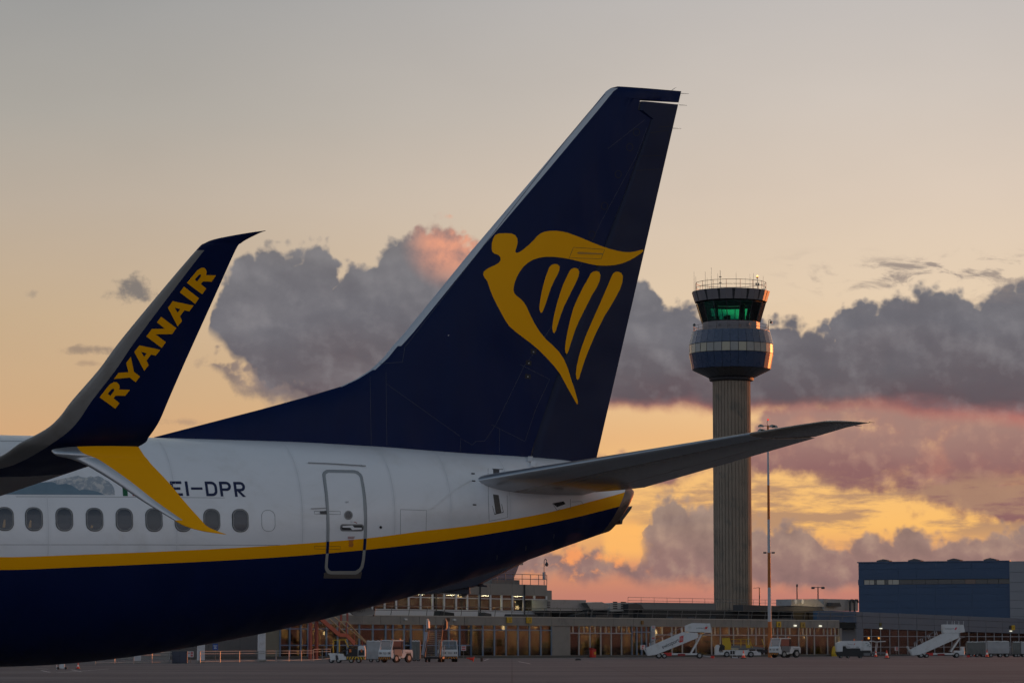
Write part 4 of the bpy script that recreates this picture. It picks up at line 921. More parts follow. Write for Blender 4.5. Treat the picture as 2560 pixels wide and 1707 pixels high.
# cab
NC = 16
panels('cab_base_panel', NC, r_cab0, z_up + 0.03, r_cab0, z_g0, fasc, tower, 0.04)
gcab = glass('cab_green_glass', (0.33, 0.84, 0.70), 0.08)
panels('cab_pane', NC, r_cab0, z_g0, r_cab1, z_g1, gcab, tower, 0.16, 0.03)
mu = MB(); a, b = gon(NC, r_cab0, z_g0), gon(NC, r_cab1, z_g1)
for i in range(NC): MB().bar(a[i], b[i], 0.14).build('cab_mullion', tdark, tower)
panels('roof_fascia_panel', NC, r_f0, z_f0, r_f1, z_f1, fasc, tower, 0.04, 0.12)
rf = MB(); rf.lathe([(0.0, z_f1 - 0.05), (r_f1 - 0.1, z_f1 - 0.05), (r_f0 - 0.1, z_f0), (r_cab1 - 0.1, z_f0 - 0.02), (0, z_f0 - 0.02)], n=NC); rf.build('cab_roof', tdark, tower)
fl = MB(); fl.lathe([(0, z_g0 - 0.4), (r_cab0 - 0.1, z_g0 - 0.4), (r_cab0 - 0.15, z_g0 + 0.12), (r_cab0 - 1.1, z_g0 + 0.3), (r_cab0 - 1.2, z_g0 - 0.4)], n=NC); fl.build('console_ring', tdark, tower)
cf = MB(); cf.lathe([(r_cab1 - 0.4, z_g1), (r_cab1 - 0.5, z_g1 - 0.45), (r_cab1 - 1.0, z_g1 - 0.5), (r_cab1 - 1.1, z_g1)], n=NC); cf.build('ceiling_cove', tdark, tower)
random.seed(3)
for k in range(14):
    t = random.uniform(0, 2 * math.pi); q = (r_cab0 - 1.0) * random.uniform(0.55, 1); x, y = q * math.cos(t), q * math.sin(t); h_ = random.uniform(0.5, 1.3); w_ = random.uniform(0.2, 0.45)
    c_ = MB(); c_.box(x - w_, x + w_, y - 0.2, y + 0.2, z_g0 - 0.3, z_g0 + h_, 0.06); c_.build('console_screen', tdark, tower)
cl = MB(); cl.cyl((2.2, 1.2, z_g0 - .4), (2.2, 1.2, z_g1), 0.55, n=10); cl.build('cab_column', tdark, tower); cl = MB(); cl.cyl((-2.6, 0.6, z_g0 - .4), (-2.6, 0.6, z_g1), 0.25, n=10); cl.build('cab_column', tdark, tower)
# roof railing, aerials, obstruction lamp
zr = z_f1; rail_ring('roof_railing', r_f1 - 0.75, zr, 1.75, NC, (0.85, 1.7), tower, 0.045)
r_a = r_f1 - 0.8
for xc, top, w_ in ((265, 85, .03), (288, 138, .03), (373, 80, .03), (393, 150, .025), (435, 38, .035), (503, 98, .03), (531, 155, .02), (578, 70, .06), (701, 92, .03), (803, 150, .02), (855, 112, .025), (895, 100, .03), (986, 165, .025), (1036, 128, .03)):
    px_ = 1680 + xc / 4.355; X = at(px_, 1612, TD).x - tx; ff = max(-1, min(1, X / r_a)); Yd = -math.sqrt(max(0, 1 - ff * ff)) * r_a * (1 if xc % 2 else -1) * 0.95
    ztop = at(px_, C7(top), TD + Yd).z
    a_ = MB(); a_.cyl((X, Yd, zr - 0.1), (X, Yd, ztop), w_ * 1.3, w_ * 0.7, n=6)
    if xc == 578:
        for zz in (0.30, 0.52, 0.75): a_.cyl((X - 0.25, Yd, zr + (ztop - zr) * zz), (X + 0.25, Yd, zr + (ztop - zr) * zz), 0.09, n=6)
    a_.build('aerial', steel, tower)
X = at(1680 + 945 / 4.355, 1612, TD).x - tx; zb_ = at(1897, C7(150), TD - 4).z
bp = MB(); bp.cyl((X, -3.5, zr), (X, -3.5, zb_), 0.05, n=6); bp.box(X - .35, X - .1, -3.6, -3.4, zb_ - 1.35, zb_ - .9); bp.box(X + .1, X + .35, -3.6, -3.4, zb_ - 1.35, zb_ - .9); bp.build('lamp_post', steel, tower)
MB().lathe([(0.0, 0), (0.19, 0), (0.2, 0.25), (0.0, 0.27)], (X, -3.5, zb_), 12).build('lamp_base', mat('lamp_red', (0.5, 0.03, 0.02), 0.4), tower)
MB().lathe([(0.0, 0.27), (0.17, 0.28), (0.15, 0.45), (0.0, 0.55)], (X, -3.5, zb_), 12).build('obstruction_lamp', mat('lamp_lit_amber', (1, 0.4, 0.1), 0.4, emit=(1.0, 0.36, 0.08), estr=6.0), tower)
for s_ in (-1, 1):
    x = s_ * (r_up - 0.35); c_ = MB(); c_.tube([(x, -1, z_up), (x, -1, z_up + 1.9), (x + .12 * s_, -1, z_up + 2.2), (x + .4 * s_, -1, z_up + 2.25), (x + .45 * s_, -1, z_up + 1.9)] if s_ > 0 else [(x, -1, z_up), (x, -1, z_up + 1.2)], 0.05, 6)
    c_.lathe([(0.0, 0), (0.22, 0.05), (0.26, 0.3), (0.1, 0.5), (0, 0.5)], (x + (.45 if s_ > 0 else 0), -1, z_up + (1.5 if s_ > 0 else 1.0)), 10); c_.build('gallery_camera', steel, tower)
for t in (100, 78, 62, 118): MB().box(0, .35, 0, .3, 0, .35, .05).build('gallery_lamp', fasc, tower).location = (r_cab0 * math.cos(R(-t)) * 1.06, r_cab0 * math.sin(R(-t)) * 1.06, z_g0 - 0.9)

# ---------------------------------------------------------------- terminal, in its own frame: x along the front, y away from the apron
tconc = mat('terminal_concrete', (0.25, 0.228, 0.205), 0.85, var=0.10, vscale=0.6, dirt=(0.17, 0.155, 0.145), dscale=0.35, bump=0.15, bscale=2.0, spec=0.2)
tdirt = mat('terminal_plinth', (0.085, 0.08, 0.075), 0.9, var=0.15)
tblue = mat('frame_blue', (0.10, 0.17, 0.28), 0.45, var=0.05)
tgrey = mat('frame_grey', (0.30, 0.31, 0.34), 0.45, var=0.05)
twhite = mat('frame_white', (0.55, 0.55, 0.56), 0.45, var=0.05)
troof = mat('roof_felt', (0.03, 0.03, 0.03), 0.9, var=0.2)
tpane = glass('terminal_glass', (0.90, 0.89, 0.86), 0.0)
inwall = mat('interior_wall', (0.42, 0.33, 0.19), 0.8, var=0.15, vscale=0.3)
infloor = mat('interior_floor', (0.12, 0.10, 0.08), 0.5, var=0.1)
lampw = mat('ceiling_lamp_warm', (1, 0.8, 0.5), 0.5, emit=(1.0, 0.70, 0.32), estr=60.0, var=0)
lampb = mat('lamp_bright', (1, 0.9, 0.7), 0.5, emit=(1.0, 0.72, 0.34), estr=9.0, var=0)
lampo = mat('lamp_office', (1, 1, 0.9), 0.5, emit=(0.9, 0.85, 0.55), estr=45.0, var=0)
lampc = mat('lamp_white', (1, 1, 0.9), 0.5, emit=(0.9, 0.85, 0.65), estr=0.9, var=0)
P0 = at(560, 1612, 380.0); P1 = at(2095, 1612, 486.0); P0.z = P1.z = 0
fx = (P1 - P0).normalized(); fy = Vector((-fx.y, fx.x, 0)); FLEN = (P1 - P0).length; FRZ = math.atan2(fx.y, fx.x)
def fac(x, y, off=0.0):
    """photo pixel on the terminal front pushed back by off -> (along, up)"""
    d = ray(x, y); o_ = P0 + fy * off; t = (o_ - EYE).dot(fy) / d.dot(fy); q = EYE + d * t - P0
    return q.dot(fx), q.z
fu = lambda x, off=0.0: fac(x, 1600, off)[0]
term = empty('terminal_building', P0, FRZ, 'long low concrete terminal with lit glazed front behind the vehicles', 'terminal')
ZF1 = fac(1150, 1541)[1]; ZF0 = fac(1150, 1562)[1]; DEPTH = 14.0; U1 = FLEN; U0 = fu(430)
b_ = MB(); b_.box(U0, U1, 0.35, DEPTH, ZF0 + 0.5, ZF1 - 0.1); b_.build('roof_slab', troof, term)
# fascia panels, one by one
ed = [fu(x) for x in (430, 560, 640, 700, 757, 800, 852, 902, 948, 997, 1045, 1086, 1130, 1158, 1210, 1262, 1318, 1376, 1432, 1490, 1530, 1581, 1634, 1663, 1701, 1723, 1751, 1786, 1826, 1853, 1873, 1910, 1955, 1990, 2030, 2065, 2085, 2096)]
for k, (a, b) in enumerate(zip(ed, ed[1:])):
    m_ = MB(); m_.box(a + 0.03, b - 0.03, -0.25, 0.34, ZF0, ZF1, 0.02); m_.build('fascia_panel', tconc, term)
m_ = MB(); m_.box(U0, U1, -0.30, 0.30, ZF1 + 0.005, ZF1 + 0.12); m_.build('roof_edge_trim', mat('trim_pale', (0.42, 0.38, 0.33), 0.7), term)
m_ = MB(); m_.box(U0, U1, -0.9, -0.06, 0, 0.30); m_.build('plinth', tdirt, term)
for ua_, ub_ in ((U0, U0 + .3), (U1 - .02, U1 + .3)): MB().box(ua_, ub_, 0.36, DEPTH, 0.0, ZF1 - .1).build('end_wall', tconc, term)
m_ = MB(); m_.box(U0, U1, 0.0, DEPTH, 0.30, 0.36); m_.build('interior_floor', infloor, term)
m_ = MB(); m_.box(U0, U1, 6.5, 6.7, 0.36, ZF0 + 0.5); m_.build('interior_back_wall', inwall, term)
m_ = MB(); m_.box(U0, U1, 0.36, 6.5, ZF0 + 0.40, ZF0 + 0.5); m_.build('interior_ceiling', mat('ceiling_tile', (0.4, 0.34, 0.25), 0.9), term)
def col_at(x0, x1, m, z1=None, d0=-0.12, d1=0.35):
    q = MB(); q.box(fu(x0), fu(x1), d0, d1, 0.3, z1 or ZF0, 0.02); return q.build('pillar', m, term)
col_at(1379, 1424, tconc)
panes_n = 0
def glaze(xs, zs, fm_, wd=0.09, skip=(), th=0.10, d=0.05, alt=False):
    """mullions at photo columns xs, transoms at heights zs, one pane per opening"""
    us = [fu(x) for x in xs]
    for i, u in enumerate(us):
        half = alt and i % 2
        w2 = wd * (.7 if half else 1); q = MB(); q.box(u - w2, u + w2, d - th, d + th, zs[-2] if half else 0.3, ZF0); q.build('mullion', fm_, term)
    for z in zs[1:-1]:
        q = MB(); q.box(us[0], us[-1], d - th * .8, d + th * .8, z - 0.07, z + 0.07); q.build('transom', fm_, term)
    for r_i, (z0, z1) in enumerate(zip(zs, zs[1:])):
        cols = us[::2] if alt and r_i < len(zs) - 2 else us
        for a, b in zip(cols, cols[1:]):
            q = MB(); q.box(a + wd, b - wd, d - 0.012, d + 0.012, z0 + (0.07 if z0 > zs[0] else 0.0), z1 - (0.07 if z1 < zs[-1] else 0.0)); q.build('window_pane', tpane, term)
zt_ = lambda x, y: fac(x, y)[1]
zA = zt_(900, 1572)
glaze([700, 724, 752, 770, 790, 816, 844, 868, 898, 932, 964, 982, 1010, 1027, 1060, 1090, 1122, 1149, 1178], [0.3, zt_(900, 1612), zA, ZF0], tblue, 0.13)
glaze([1178, 1207, 1236, 1265, 1295, 1324, 1352, 1379], [0.3, zt_(1270, 1574), ZF0], tblue, 0.12)
glaze([1424, 1433, 1447.5, 1460.5, 1475, 1488, 1502, 1515.5, 1528, 1541, 1554, 1567, 1580], [0.3, zt_(1500, 1582), ZF0], tgrey, 0.09, alt=True)
glaze([1580, 1592, 1604, 1616, 1627], [0.3, zt_(1600, 1579), ZF0], tblue, 0.12)
glaze([1637, 1656, 1680, 1690, 1706, 1722, 1740, 1762, 1779, 1788, 1801, 1823, 1834, 1845, 1871, 1880, 1890, 1899, 1910, 1934, 1944, 1954, 1964, 1975, 1997, 2008, 2017, 2026, 2036, 2060, 2069, 2079, 2088, 2097], [0.3, zt_(1900, 1587), ZF0], tgrey, 0.09, alt=True)
col_at(1627, 1637, tgrey)
m_ = MB(); m_.box(fu(2097), fu(2097) + 0.6, -0.2, 0.4, 0.3, ZF0); m_.build('end_pillar', tconc, term)
# interior: ceiling lamps and furnishings
random.seed(21)
for x in list(range(705, 2090, 26)):
    u = fu(x, 3.5); d_ = random.uniform(2.6, 5.6)
    q = MB(); q.box(u - 0.7, u + 0.7, d_ - 0.25, d_ + 0.25, ZF0 + 0.33, ZF0 + 0.39); q.build('ceiling_lamp', lampw, term)
for x in range(712, 2090, 17):
    u = fu(x, 3.0); d_ = random.uniform(1.5, 5.8); h_ = random.choice((1.1, 1.3, 2.2, ZF0 - 0.1)); w_ = random.uniform(0.3, 1.0)
    q = MB(); q.box(u - w_, u + w_, d_ - 0.3, d_ + 0.3, 0.36, 0.36 + h_, 0.03); q.build('interior_partition' if h_ > 2 else 'interior_counter', [inwall, mat('interior_dark', (0.05, 0.045, 0.04), 0.7), mat('interior_cream', (0.55, 0.42, 0.26), 0.8), mat('interior_grey', (0.15, 0.15, 0.15), 0.7)][random.randrange(4)], term)
for x, y, r_ in ((1258.5, 1568.5, 0.28), (1639.5, 1580, 0.35), (2011, 1592, 0.14), (790, 1613, 0.0), (845, 1592, 0.12), (751, 1581, 0.10), (811, 1581, 0.2)):
    if r_ <= 0: continue
    u, z = fac(x, y, 1.0); q = MB(); q.lathe([(0, -r_ * 1.6), (r_ * .6, -r_), (r_ * .7, r_ * .6), (0, r_ * 1.4)], (u, 1.0, z), 12); q.build('hanging_lamp', lampb, term, True)
for k, x in enumerate((1010, 1136)): pass
for x, y in ((1013, 1547.5), (1135, 1548.5), (1987, 1563), (2050, 1564)):
    u, z = fac(x, y, -0.3); q = MB(); q.box(u - .28, u + .28, -0.5, -0.26, z - .12, z + .12, 0.05); q.build('bulkhead_lamp', lampc if x > 1900 else twhite, term)
# stand signs along the fascia: (px x0, x1, y0, y1, colour, text)
ysign = mat('sign_yellow', (0.55, 0.33, 0.01), 0.5, var=0.08); yold = mat('sign_yellow_faded', (0.36, 0.22, 0.03), 0.6, var=0.15); dsign = mat('sign_dark', (0.05, 0.03, 0.02), 0.6)
inkb = mat('sign_ink', (0.01, 0.01, 0.012), 0.6, var=0)
def sign(x0, x1, y0, y1, m, txt, label, nm='stand_sign'):
    a, z1 = fac(x0, y0, -0.42); b2, z0 = fac(x1, y1, -0.42)
    g = empty(nm, P0 + fx * ((a + b2) / 2) - fy * 0.42 + Vector((0, 0, z0)), FRZ, label, 'sign')
    w_ = b2 - a; h_ = z1 - z0
    q = MB(); q.box(-w_ / 2, w_ / 2, -0.04, 0.1, 0, h_, 0.015); q.build('sign_board', m, g)
    for k, (t_, zz, hh, ww) in enumerate(txt): lettering(t_, (0, -0.046, zz * h_), (1, 0, 0), (0, 0, 1), hh * h_, inkb, g, width=ww * w_)
sign(1267.5, 1280, 1541.5, 1556, ysign, [('Stand', 0.82, 0.13, 0.7), ('12L', 0.42, 0.45, 0.8)], 'yellow stand sign reading 12L on the terminal fascia')
sign(1316.5, 1329.5, 1542, 1557, ysign, [('Stand', 0.84, 0.13, 0.7), ('12R', 0.42, 0.45, 0.8)], 'yellow stand sign reading 12R on the terminal fascia')
sign(1118, 1124.5, 1543.5, 1552.5, dsign, [], 'small dark sign plate on the fascia near the dark stairs')
sign(1603.5, 1609, 1550.5, 1560, mat('sign_amber', (0.22, 0.11, 0.02), 0.6), [], 'small amber sign plate above the blue glass doors')
sign(1942, 1952.5, 1552.5, 1566.5, ysign, [('1', 0.45, 0.5, 0.3)], 'bright yellow sign beside the striped light mast')
sign(2002, 2013, 1554.5, 1568, yold, [('4', 0.45, 0.5, 0.35)], 'faded yellow sign on the fascia above the white tractor')
# ---- upper storey (set back on the roof)
BO = 9.0
ub = empty('roof_storey', P0 + fy * BO, FRZ, 'concrete upper storey with white framed windows on the terminal roof', 'building')
UE = fac(1368, 1480, BO)[0]; US = fu(560, BO); zT = fac(1250, 1459, BO)[1]; zW1 = fac(1250, 1487, BO)[1]; zW0 = fac(1250, 1525, BO)[1]; zWt = fac(1250, 1496, BO)[1]
gx = [870, 900, 930, 961, 990, 1021, 1051, 1081, 1110, 1140, 1168, 1198, 1226, 1254, 1281, 1309, 1336, 1366]
gu = [fu(x, BO) for x in gx]
for a, b2 in zip([US] + gu[::2], gu[::2] + [UE]):
    q = MB(); q.box(a + 0.02, b2 - 0.02, 0, 6, zW1, zT, 0.02); q.build('wall_panel', tconc, ub)
q = MB(); q.box(US, UE, 0.02, 6, ZF1, zW0); q.build('sill_wall', twhite, ub)
q = MB(); q.box(US, UE, 4.4, 4.5, zW0, zW1); q.build('interior_back_wall', mat('interior_sage', (0.24, 0.235, 0.18), 0.8, var=0.2, vscale=0.4), ub)
for u in gu: q = MB(); q.box(u - 0.16, u + 0.16, -0.06, 0.12, zW0, zW1); q.build('mullion', twhite, ub)
q = MB(); q.box(US, UE, -0.03, 0.10, zWt - 0.06, zWt + 0.06); q.build('transom', twhite, ub)
for a, b2 in zip(gu, gu[1:]):
    for z0, z1 in ((zW0, zWt - .06), (zWt + .06, zW1)): q = MB(); q.box(a + .16, b2 - .16, 0.02, 0.05, z0, z1); q.build('window_pane', tpane, ub)
for x in (1089, 1199, 1310): q = MB(); q.cyl((fu(x, BO), -0.12, ZF1), (fu(x, BO), -0.12, zT), 0.10, n=8); q.build('drain_pipe', tdark, ub)
random.seed(5)
for x in range(880, 1365, 21):
    u = fu(x, BO + 1.5); q = MB(); q.lathe([(0, 0), (.55, 0.05), (.6, .25), (0.1, .5), (0, .5)], (u, 1.6, zW0 + 0.05), 12); q.build('desk_lamp' if x % 3 == 0 else 'chair_back', mat('chair_tan', (0.38, 0.24, 0.12), 0.7), ub)
for x, y, w_, h_ in ((1148, 1491, 7, 1.2), (1294.5, 1518, 4, 4), (1290, 1504, 1.2, 1.2), (1128, 1493, 5, .6), (1075, 1494, 3, .7), (1095, 1494, 3, .7)):
    u, z = fac(x, y, BO + 0.8); q = MB(); q.box(u - w_ * .09, u + w_ * .09, 0.8, 0.95, z - h_ * .06, z + h_ * .06, 0.02); q.build('interior_lamp', lampb, ub)
for k in range(9):
    u = US + 4 + k * (UE - US - 8) / 8; q = MB(); q.box(u - .5, u + .5, 1.5, 3.0, zW1 - 0.1, zW1 - 0.04); q.build('ceiling_lamp', lampo, ub)
q = MB(); q.box(UE + 0.05, fac(1386, 1480, BO)[0], 0.5, 5, ZF1, fac(1380, 1475, BO)[1]); q.build('stair_head', tconc, ub)
# raking blue funnel on the upper storey
fz = lambda y: fac(1280, y, BO + 2)[1]; f_ = lambda x: fac(x, 1440, BO + 2)[0]
q = MB(); q.prism([(f_(1230), fz(1450)), (f_(1283), fz(1450)), (f_(1298), fz(1411)), (f_(1244), fz(1411))], 2.0, 4.0); q.build('raking_screen', mat('screen_blue', (0.05, 0.09, 0.16), 0.2, 0, 0.5), ub)
q = MB(); q.box(f_(1240), f_(1304), 1.7, 4.3, fz(1411), fz(1400)); q.build('screen_hood', tconc, ub)
q = MB(); q.box(f_(1225), f_(1295), 1.7, 4.3, zT + .01, fz(1449)); q.build('screen_base', mat('base_brown', (0.16, 0.15, 0.14), 0.8), ub)
def railing(name, x0, x1, yb, off, h, nposts, label, cat='railing', levels=(0.55, 1.0), zb=None, m=steel, rr=0.05, lean=0.0):
    a, z0 = fac(x0, yb, off); b2 = fac(x1, yb, off)[0]
    if zb is not None: z0 = zb
    g = empty(name, P0 + fx * a + fy * off + Vector((0, 0, z0)), FRZ, label, cat); w_ = b2 - a
    for lv in levels: q = MB(); q.cyl((0, 0, h * lv), (w_, 0, h * lv), rr, n=6); q.build('rail', m, g)
    for k in range(nposts): x = w_ * k / (nposts - 1); q = MB(); q.cyl((x, lean, 0), (x, 0, h), rr, n=6); q.build('post', m, g)
    return g
railing('roof_railing', 1200, 1367, 1460, BO + 0.3, fac(1280, 1434, BO)[1] - zT, 9, 'handrail along the top of the upper storey', zb=zT)
railing('roof_railing', 935, 1480, 1540, 0.6, fac(1200, 1519, .6)[1] - ZF1, 14, 'handrail on the terminal roof edge below the upper storey windows', zb=ZF1 + .1, lean=0.25)
railing('roof_railing', 1482, 2140, 1545, 0.6, fac(1200, 1519, .6)[1] - ZF1, 20, 'handrail on the terminal roof edge in front of the tower foot', zb=ZF1 + .1, lean=0.25)
railing('roof_railing', 1570, 2000, 1515, 12.0, 1.1, 15, 'handrail along the raised grey roof behind the terminal', zb=fac(1700, 1512, 12)[1], rr=0.03)
q = MB(); pole = empty('roof_camera_pole', P0 + fx * fac(1363, 1462, BO)[0] + fy * (BO + .2) + Vector((0, 0, zT)), FRZ, 'hooked camera pole at the corner of the upper storey', 'camera pole')
q.tube([(0, 0, 0), (0, 0, 3.4), (.1, 0, 3.75), (.4, 0, 3.85), (.6, 0, 3.6), (.6, 0, 3.3)], 0.06, 6).build('pole', steel, pole); MB().box(-.2, .2, -.15, .15, 0.8, 1.9, .02).build('cabinet', tgrey, pole); MB().lathe([(0, -.45), (.2, -.4), (.28, -.1), (.08, .2), (0, .2)], (.6, 0, 3.2), 10).build('camera_dome', dgrey, pole, True)
# ---- roof plant: (px x0,x1,y0,y1, offset, depth, material, name, label)
plantg = mat('plant_galvanised', (0.30, 0.30, 0.30), 0.5, 0.3, var=0.12, dirt=(0.2, 0.19, 0.17)); plantd = mat('plant_dark', (0.04, 0.04, 0.042), 0.6)
def plant(name, poly, off, dep, m, label, cat, extra=None):
    pts = [fac(x, y, off) for x, y in poly]; u0 = sum(p[0] for p in pts) / len(pts); z0 = min(p[1] for p in pts)
    g = empty(name, P0 + fx * u0 + fy * off + Vector((0, 0, z0)), FRZ, label, cat)
    MB().prism([(p[0] - u0, p[1] - z0) for p in pts], 0, dep).build('casing', m, g)
    lg = MB(); ext = [p[0] - u0 for p in pts]
    for x in (min(ext) * 0.85, max(ext) * 0.85): q = MB(); q.box(x - .1, x + .1, 0.1, dep - .1, ZF1 - z0 - 0.1, 0.02); q.build('support', plantd, g)
    return g, u0, z0
def louvre(g, x0, x1, z0, z1, y=-0.03, n=4):
    for k in range(n): zz = z0 + (z1 - z0) * (k + .5) / n; q = MB(); q.box(x0, x1, y, y + .06, zz - (z1 - z0) / n * .3, zz + (z1 - z0) / n * .3); q.build('louvre', plantd, g)
g, u0, z0 = plant('air_handling_unit', [(1369, 1498), (1465, 1499), (1465, 1526), (1369, 1526)], 6, 3, plantg, 'long grey air unit with a dark door beside the upper storey', 'air unit'); louvre(g, -4.6, -3.9, 0.4, 1.4)
g, u0, z0 = plant('duct_hood', [(1466, 1506), (1505, 1504), (1527, 1514), (1512, 1524), (1478, 1524)], 5, 2.5, plantg, 'slanted silver duct hood in the middle of the roof plant', 'duct')
g, u0, z0 = plant('air_handling_unit', [(1526, 1507), (1570, 1505), (1570, 1527), (1526, 1527)], 6, 2.5, mat('plant_pale', (0.34, 0.34, 0.32), 0.6), 'pale boxy air unit next to the slanted duct hood', 'air unit'); louvre(g, -1.5, -.5, .3, 1.5); louvre(g, .4, 1.6, .3, 1.5)
plant('roof_cowl', [(1571, 1524), (1571, 1509), (1590, 1507), (1603, 1511), (1612, 1524)], 5, 2.0, plantd, 'dark round-topped cowl on the terminal roof', 'cowl')
plant('grey_roof_block', [(1600, 1505), (1790, 1507), (1790, 1524), (1600, 1522)], 13, 4, mat('block_grey', (0.18, 0.18, 0.18), 0.7), 'long dull grey roof block to one side of the tower foot', 'roof block')
plant('dark_roof_duct', [(1858, 1511), (2050, 1517), (2062, 1527), (1858, 1526)], 8, 2, plantd, 'long dark roof duct passing behind the striped mast', 'duct')
g, u0, z0 = plant('air_handling_unit', [(1978, 1497), (2044, 1497), (2062, 1515), (2040, 1516), (1978, 1513)], 8, 3, plantg, 'grey air unit with sloped end and two round vents', 'air unit')
for x in (1989, 2006): u, z = fac(x, 1503, 7.9); MB().cyl((u - u0, -0.15, z - z0), (u - u0, 0.02, z - z0), 0.38, n=12).build('round_vent', twhite, g)
g, u0, z0 = plant('air_handling_unit', [(2059, 1496), (2145, 1498), (2145, 1526), (2059, 1526)], 9, 3, plantg, 'grey air unit with dark hood and pipes beside the blue hangar', 'air unit')
u, z = fac(2080, 1509, 8.9); MB().prism([(u - u0 - 1.6, z - z0 - .4), (u - u0 + 1.6, z - z0 - .4), (u - u0 + 1.2, z - z0 + .2), (u - u0 - 1.4, z - z0 + .2)], -0.9, 0.02).build('intake_hood', plantd, g)
for x in (2125, 2136): u, z = fac(x, 1505, 8.5); MB().tube([(u - u0, -.5, 0), (u - u0, -.5, z - z0), (u - u0 + .3, -.5, z - z0 + .4), (u - u0 + .9, -.5, z - z0 + .4), (u - u0 + 1.1, -.5, z - z0)], 0.16, 8).build('pipe', plantd, g)
plant('blue_parapet', [(2046, 1526), (2141, 1527), (2141, 1555), (2046, 1553)], 1.2, 1.0, mat('parapet_blue', (0.035, 0.085, 0.16), 0.5), 'blue ribbed parapet where the terminal meets the grey hall', 'parapet')
plant('roof_plant_screen', [(1374, 1519), (2052, 1527), (2052, 1552), (1374, 1545)], 10.5, 1.0, troof, 'long black plant screen along the middle of the terminal roof', 'plant screen')
random.seed(8)
for k, x in enumerate((1118, 1220, 1310, 1450, 1510, 1560, 1640, 1700, 1745, 1815, 1960)):
    w_ = (18, 9, 35, 14, 22, 12, 28, 18, 10, 26, 30)[k]; y0 = 1541 + (x - 1150) * .0165
    plant('roof_duct', [(x - w_, y0 - 1), (x + w_, y0 - 1), (x + w_ * .95, y0 - random.uniform(8, 14)), (x - w_ * .9, y0 - random.uniform(8, 14))], 3.0 + (k % 3) * .8, 1.2, plantd if k % 3 else troof, ('dark low duct on the terminal roof behind the handrail, number along the roof edge %s' % ('first', 'second', 'third', 'fourth', 'fifth', 'sixth', 'seventh', 'eighth', 'ninth', 'tenth', 'eleventh')[k]).replace('number along the roof edge ', '') + ' from the red stair end', 'duct')
# lamp poles and an aerial standing on the far roof
def roofpole(x, ytop, kind, label):
    base = at(x, 1525, 545.0); top = at(x, ytop, 545.0); g = empty('roof_pole', (base.x, 545, 0), 0, label, 'pole')
    q = MB(); q.cyl((0, 0, 0), (0, 0, top.z), 0.14, 0.10, n=8); q.build('pole', dgrey, g)
    if kind == 2:
        for s_ in (-1, 1): MB().bar((0, 0, top.z - .1), (s_ * .6, 0, top.z - .1), .1).build('bracket', dgrey, g); MB().box(s_ * .9 - .3, s_ * .9 + .3, -.25, .25, top.z - .4, top.z + .0, .08).build('lamp_head', dgrey, g)
    elif kind == 1: MB().box(-.15, .15, -.3, .15, top.z - .2, top.z + .25, .05).build('lamp_head', dgrey, g)
    else: MB().bar((0, 0, top.z), (-1.1, 0, top.z - .1), .08).build('bracket', dgrey, g)
roofpole(1899, 1468, 0, 'thin pole with a side arm just behind the tower shaft'); roofpole(1993, 1463, 1, 'single-headed lamp pole above the grey roof unit'); roofpole(2045.5, 1466, 2, 'twin-headed lamp pole above the grey roof unit')

# ---------------------------------------------------------------- grey hall and blue hangar
hb_ = mat('hangar_blue', (0.030, 0.062, 0.125), 0.55, 0, 0.05, 0.08, 0.3); hg = mat('hall_grey', (0.125, 0.135, 0.165), 0.5, var=0.06, vscale=0.3)
HA = at(2141, 1612, 498.0); HB = at(2640, 1612, 524.0); HA.z = HB.z = 0
hx = (HB - HA).normalized(); hy = Vector((-hx.y, hx.x, 0)); HRZ = math.atan2(hx.y, hx.x)
def fah(x, y, off=0.0):
    d = ray(x, y); o_ = HA + hy * off; t = (o_ - EYE).dot(hy) / d.dot(hy); q = EYE + d * t - HA; return q.dot(hx), q.z
hall = empty('grey_hall', HA, HRZ, 'low grey panelled hall with dark glazing at the foot of the blue hangar', 'hall')
htop = lambda x: fah(x, 1528 + (x - 2141) * 0.0405)[1]; hhead = lambda x: fah(x, 1570 + (x - 2141) * .032)[1]
hed = [2141, 2156, 2200, 2247, 2292, 2336, 2379, 2422, 2465, 2506, 2548, 2590, 2640]
for a, b2 in zip(hed, hed[1:]):
    ua, ub_ = fah(a, 1600)[0] + .03, fah(b2, 1600)[0] - .03
    for k in range(3):
        lo, hi = ((0, .34), (.34, .74), (.74, 1.0))[k]
        za0, za1 = hhead(a) + (htop(a) - hhead(a)) * lo, hhead(a) + (htop(a) - hhead(a)) * hi; zb0, zb1 = hhead(b2) + (htop(b2) - hhead(b2)) * lo, hhead(b2) + (htop(b2) - hhead(b2)) * hi
        MB().prism([(ua, za0 + .03), (ub_, zb0 + .03), (ub_, zb1 - .02), (ua, za1 - .02)], -0.06 + 0.03 * (k == 1), 0.2).build('wall_panel', hg, hall)
MB().prism([(fah(2141, 1600)[0], hhead(2141)), (fah(2640, 1600)[0], hhead(2640)), (fah(2640, 1600)[0], htop(2640) - .2), (fah(2141, 1600)[0], htop(2141) - .2)], 0.2, 12).build('roof', troof, hall)
MB().box(fah(2141, 1600)[0], fah(2158, 1600)[0], -0.05, 0.4, 0, hhead(2150), 0.02).build('corner_pillar', hg, hall)
u0, u1 = fah(2158, 1600)[0], fah(2640, 1600)[0]; zt1 = fah(2300, 1590)[1]
MB().box(u0 - .3, u0 - .1, .2, 12, 0, 4.4).build('end_wall', hg, hall); MB().box(u1 - .2, u1, .2, 12, 0, 4.2).build('end_wall', hg, hall); MB().box(u0, u1, 6, 6.2, 0, 5).build('interior_back_wall', mat('hall_interior', (0.03, 0.028, 0.025), 0.8), hall); MB().box(u0, u1, -0.5, 0.0, 0, 0.28).build('plinth', tdirt, hall)
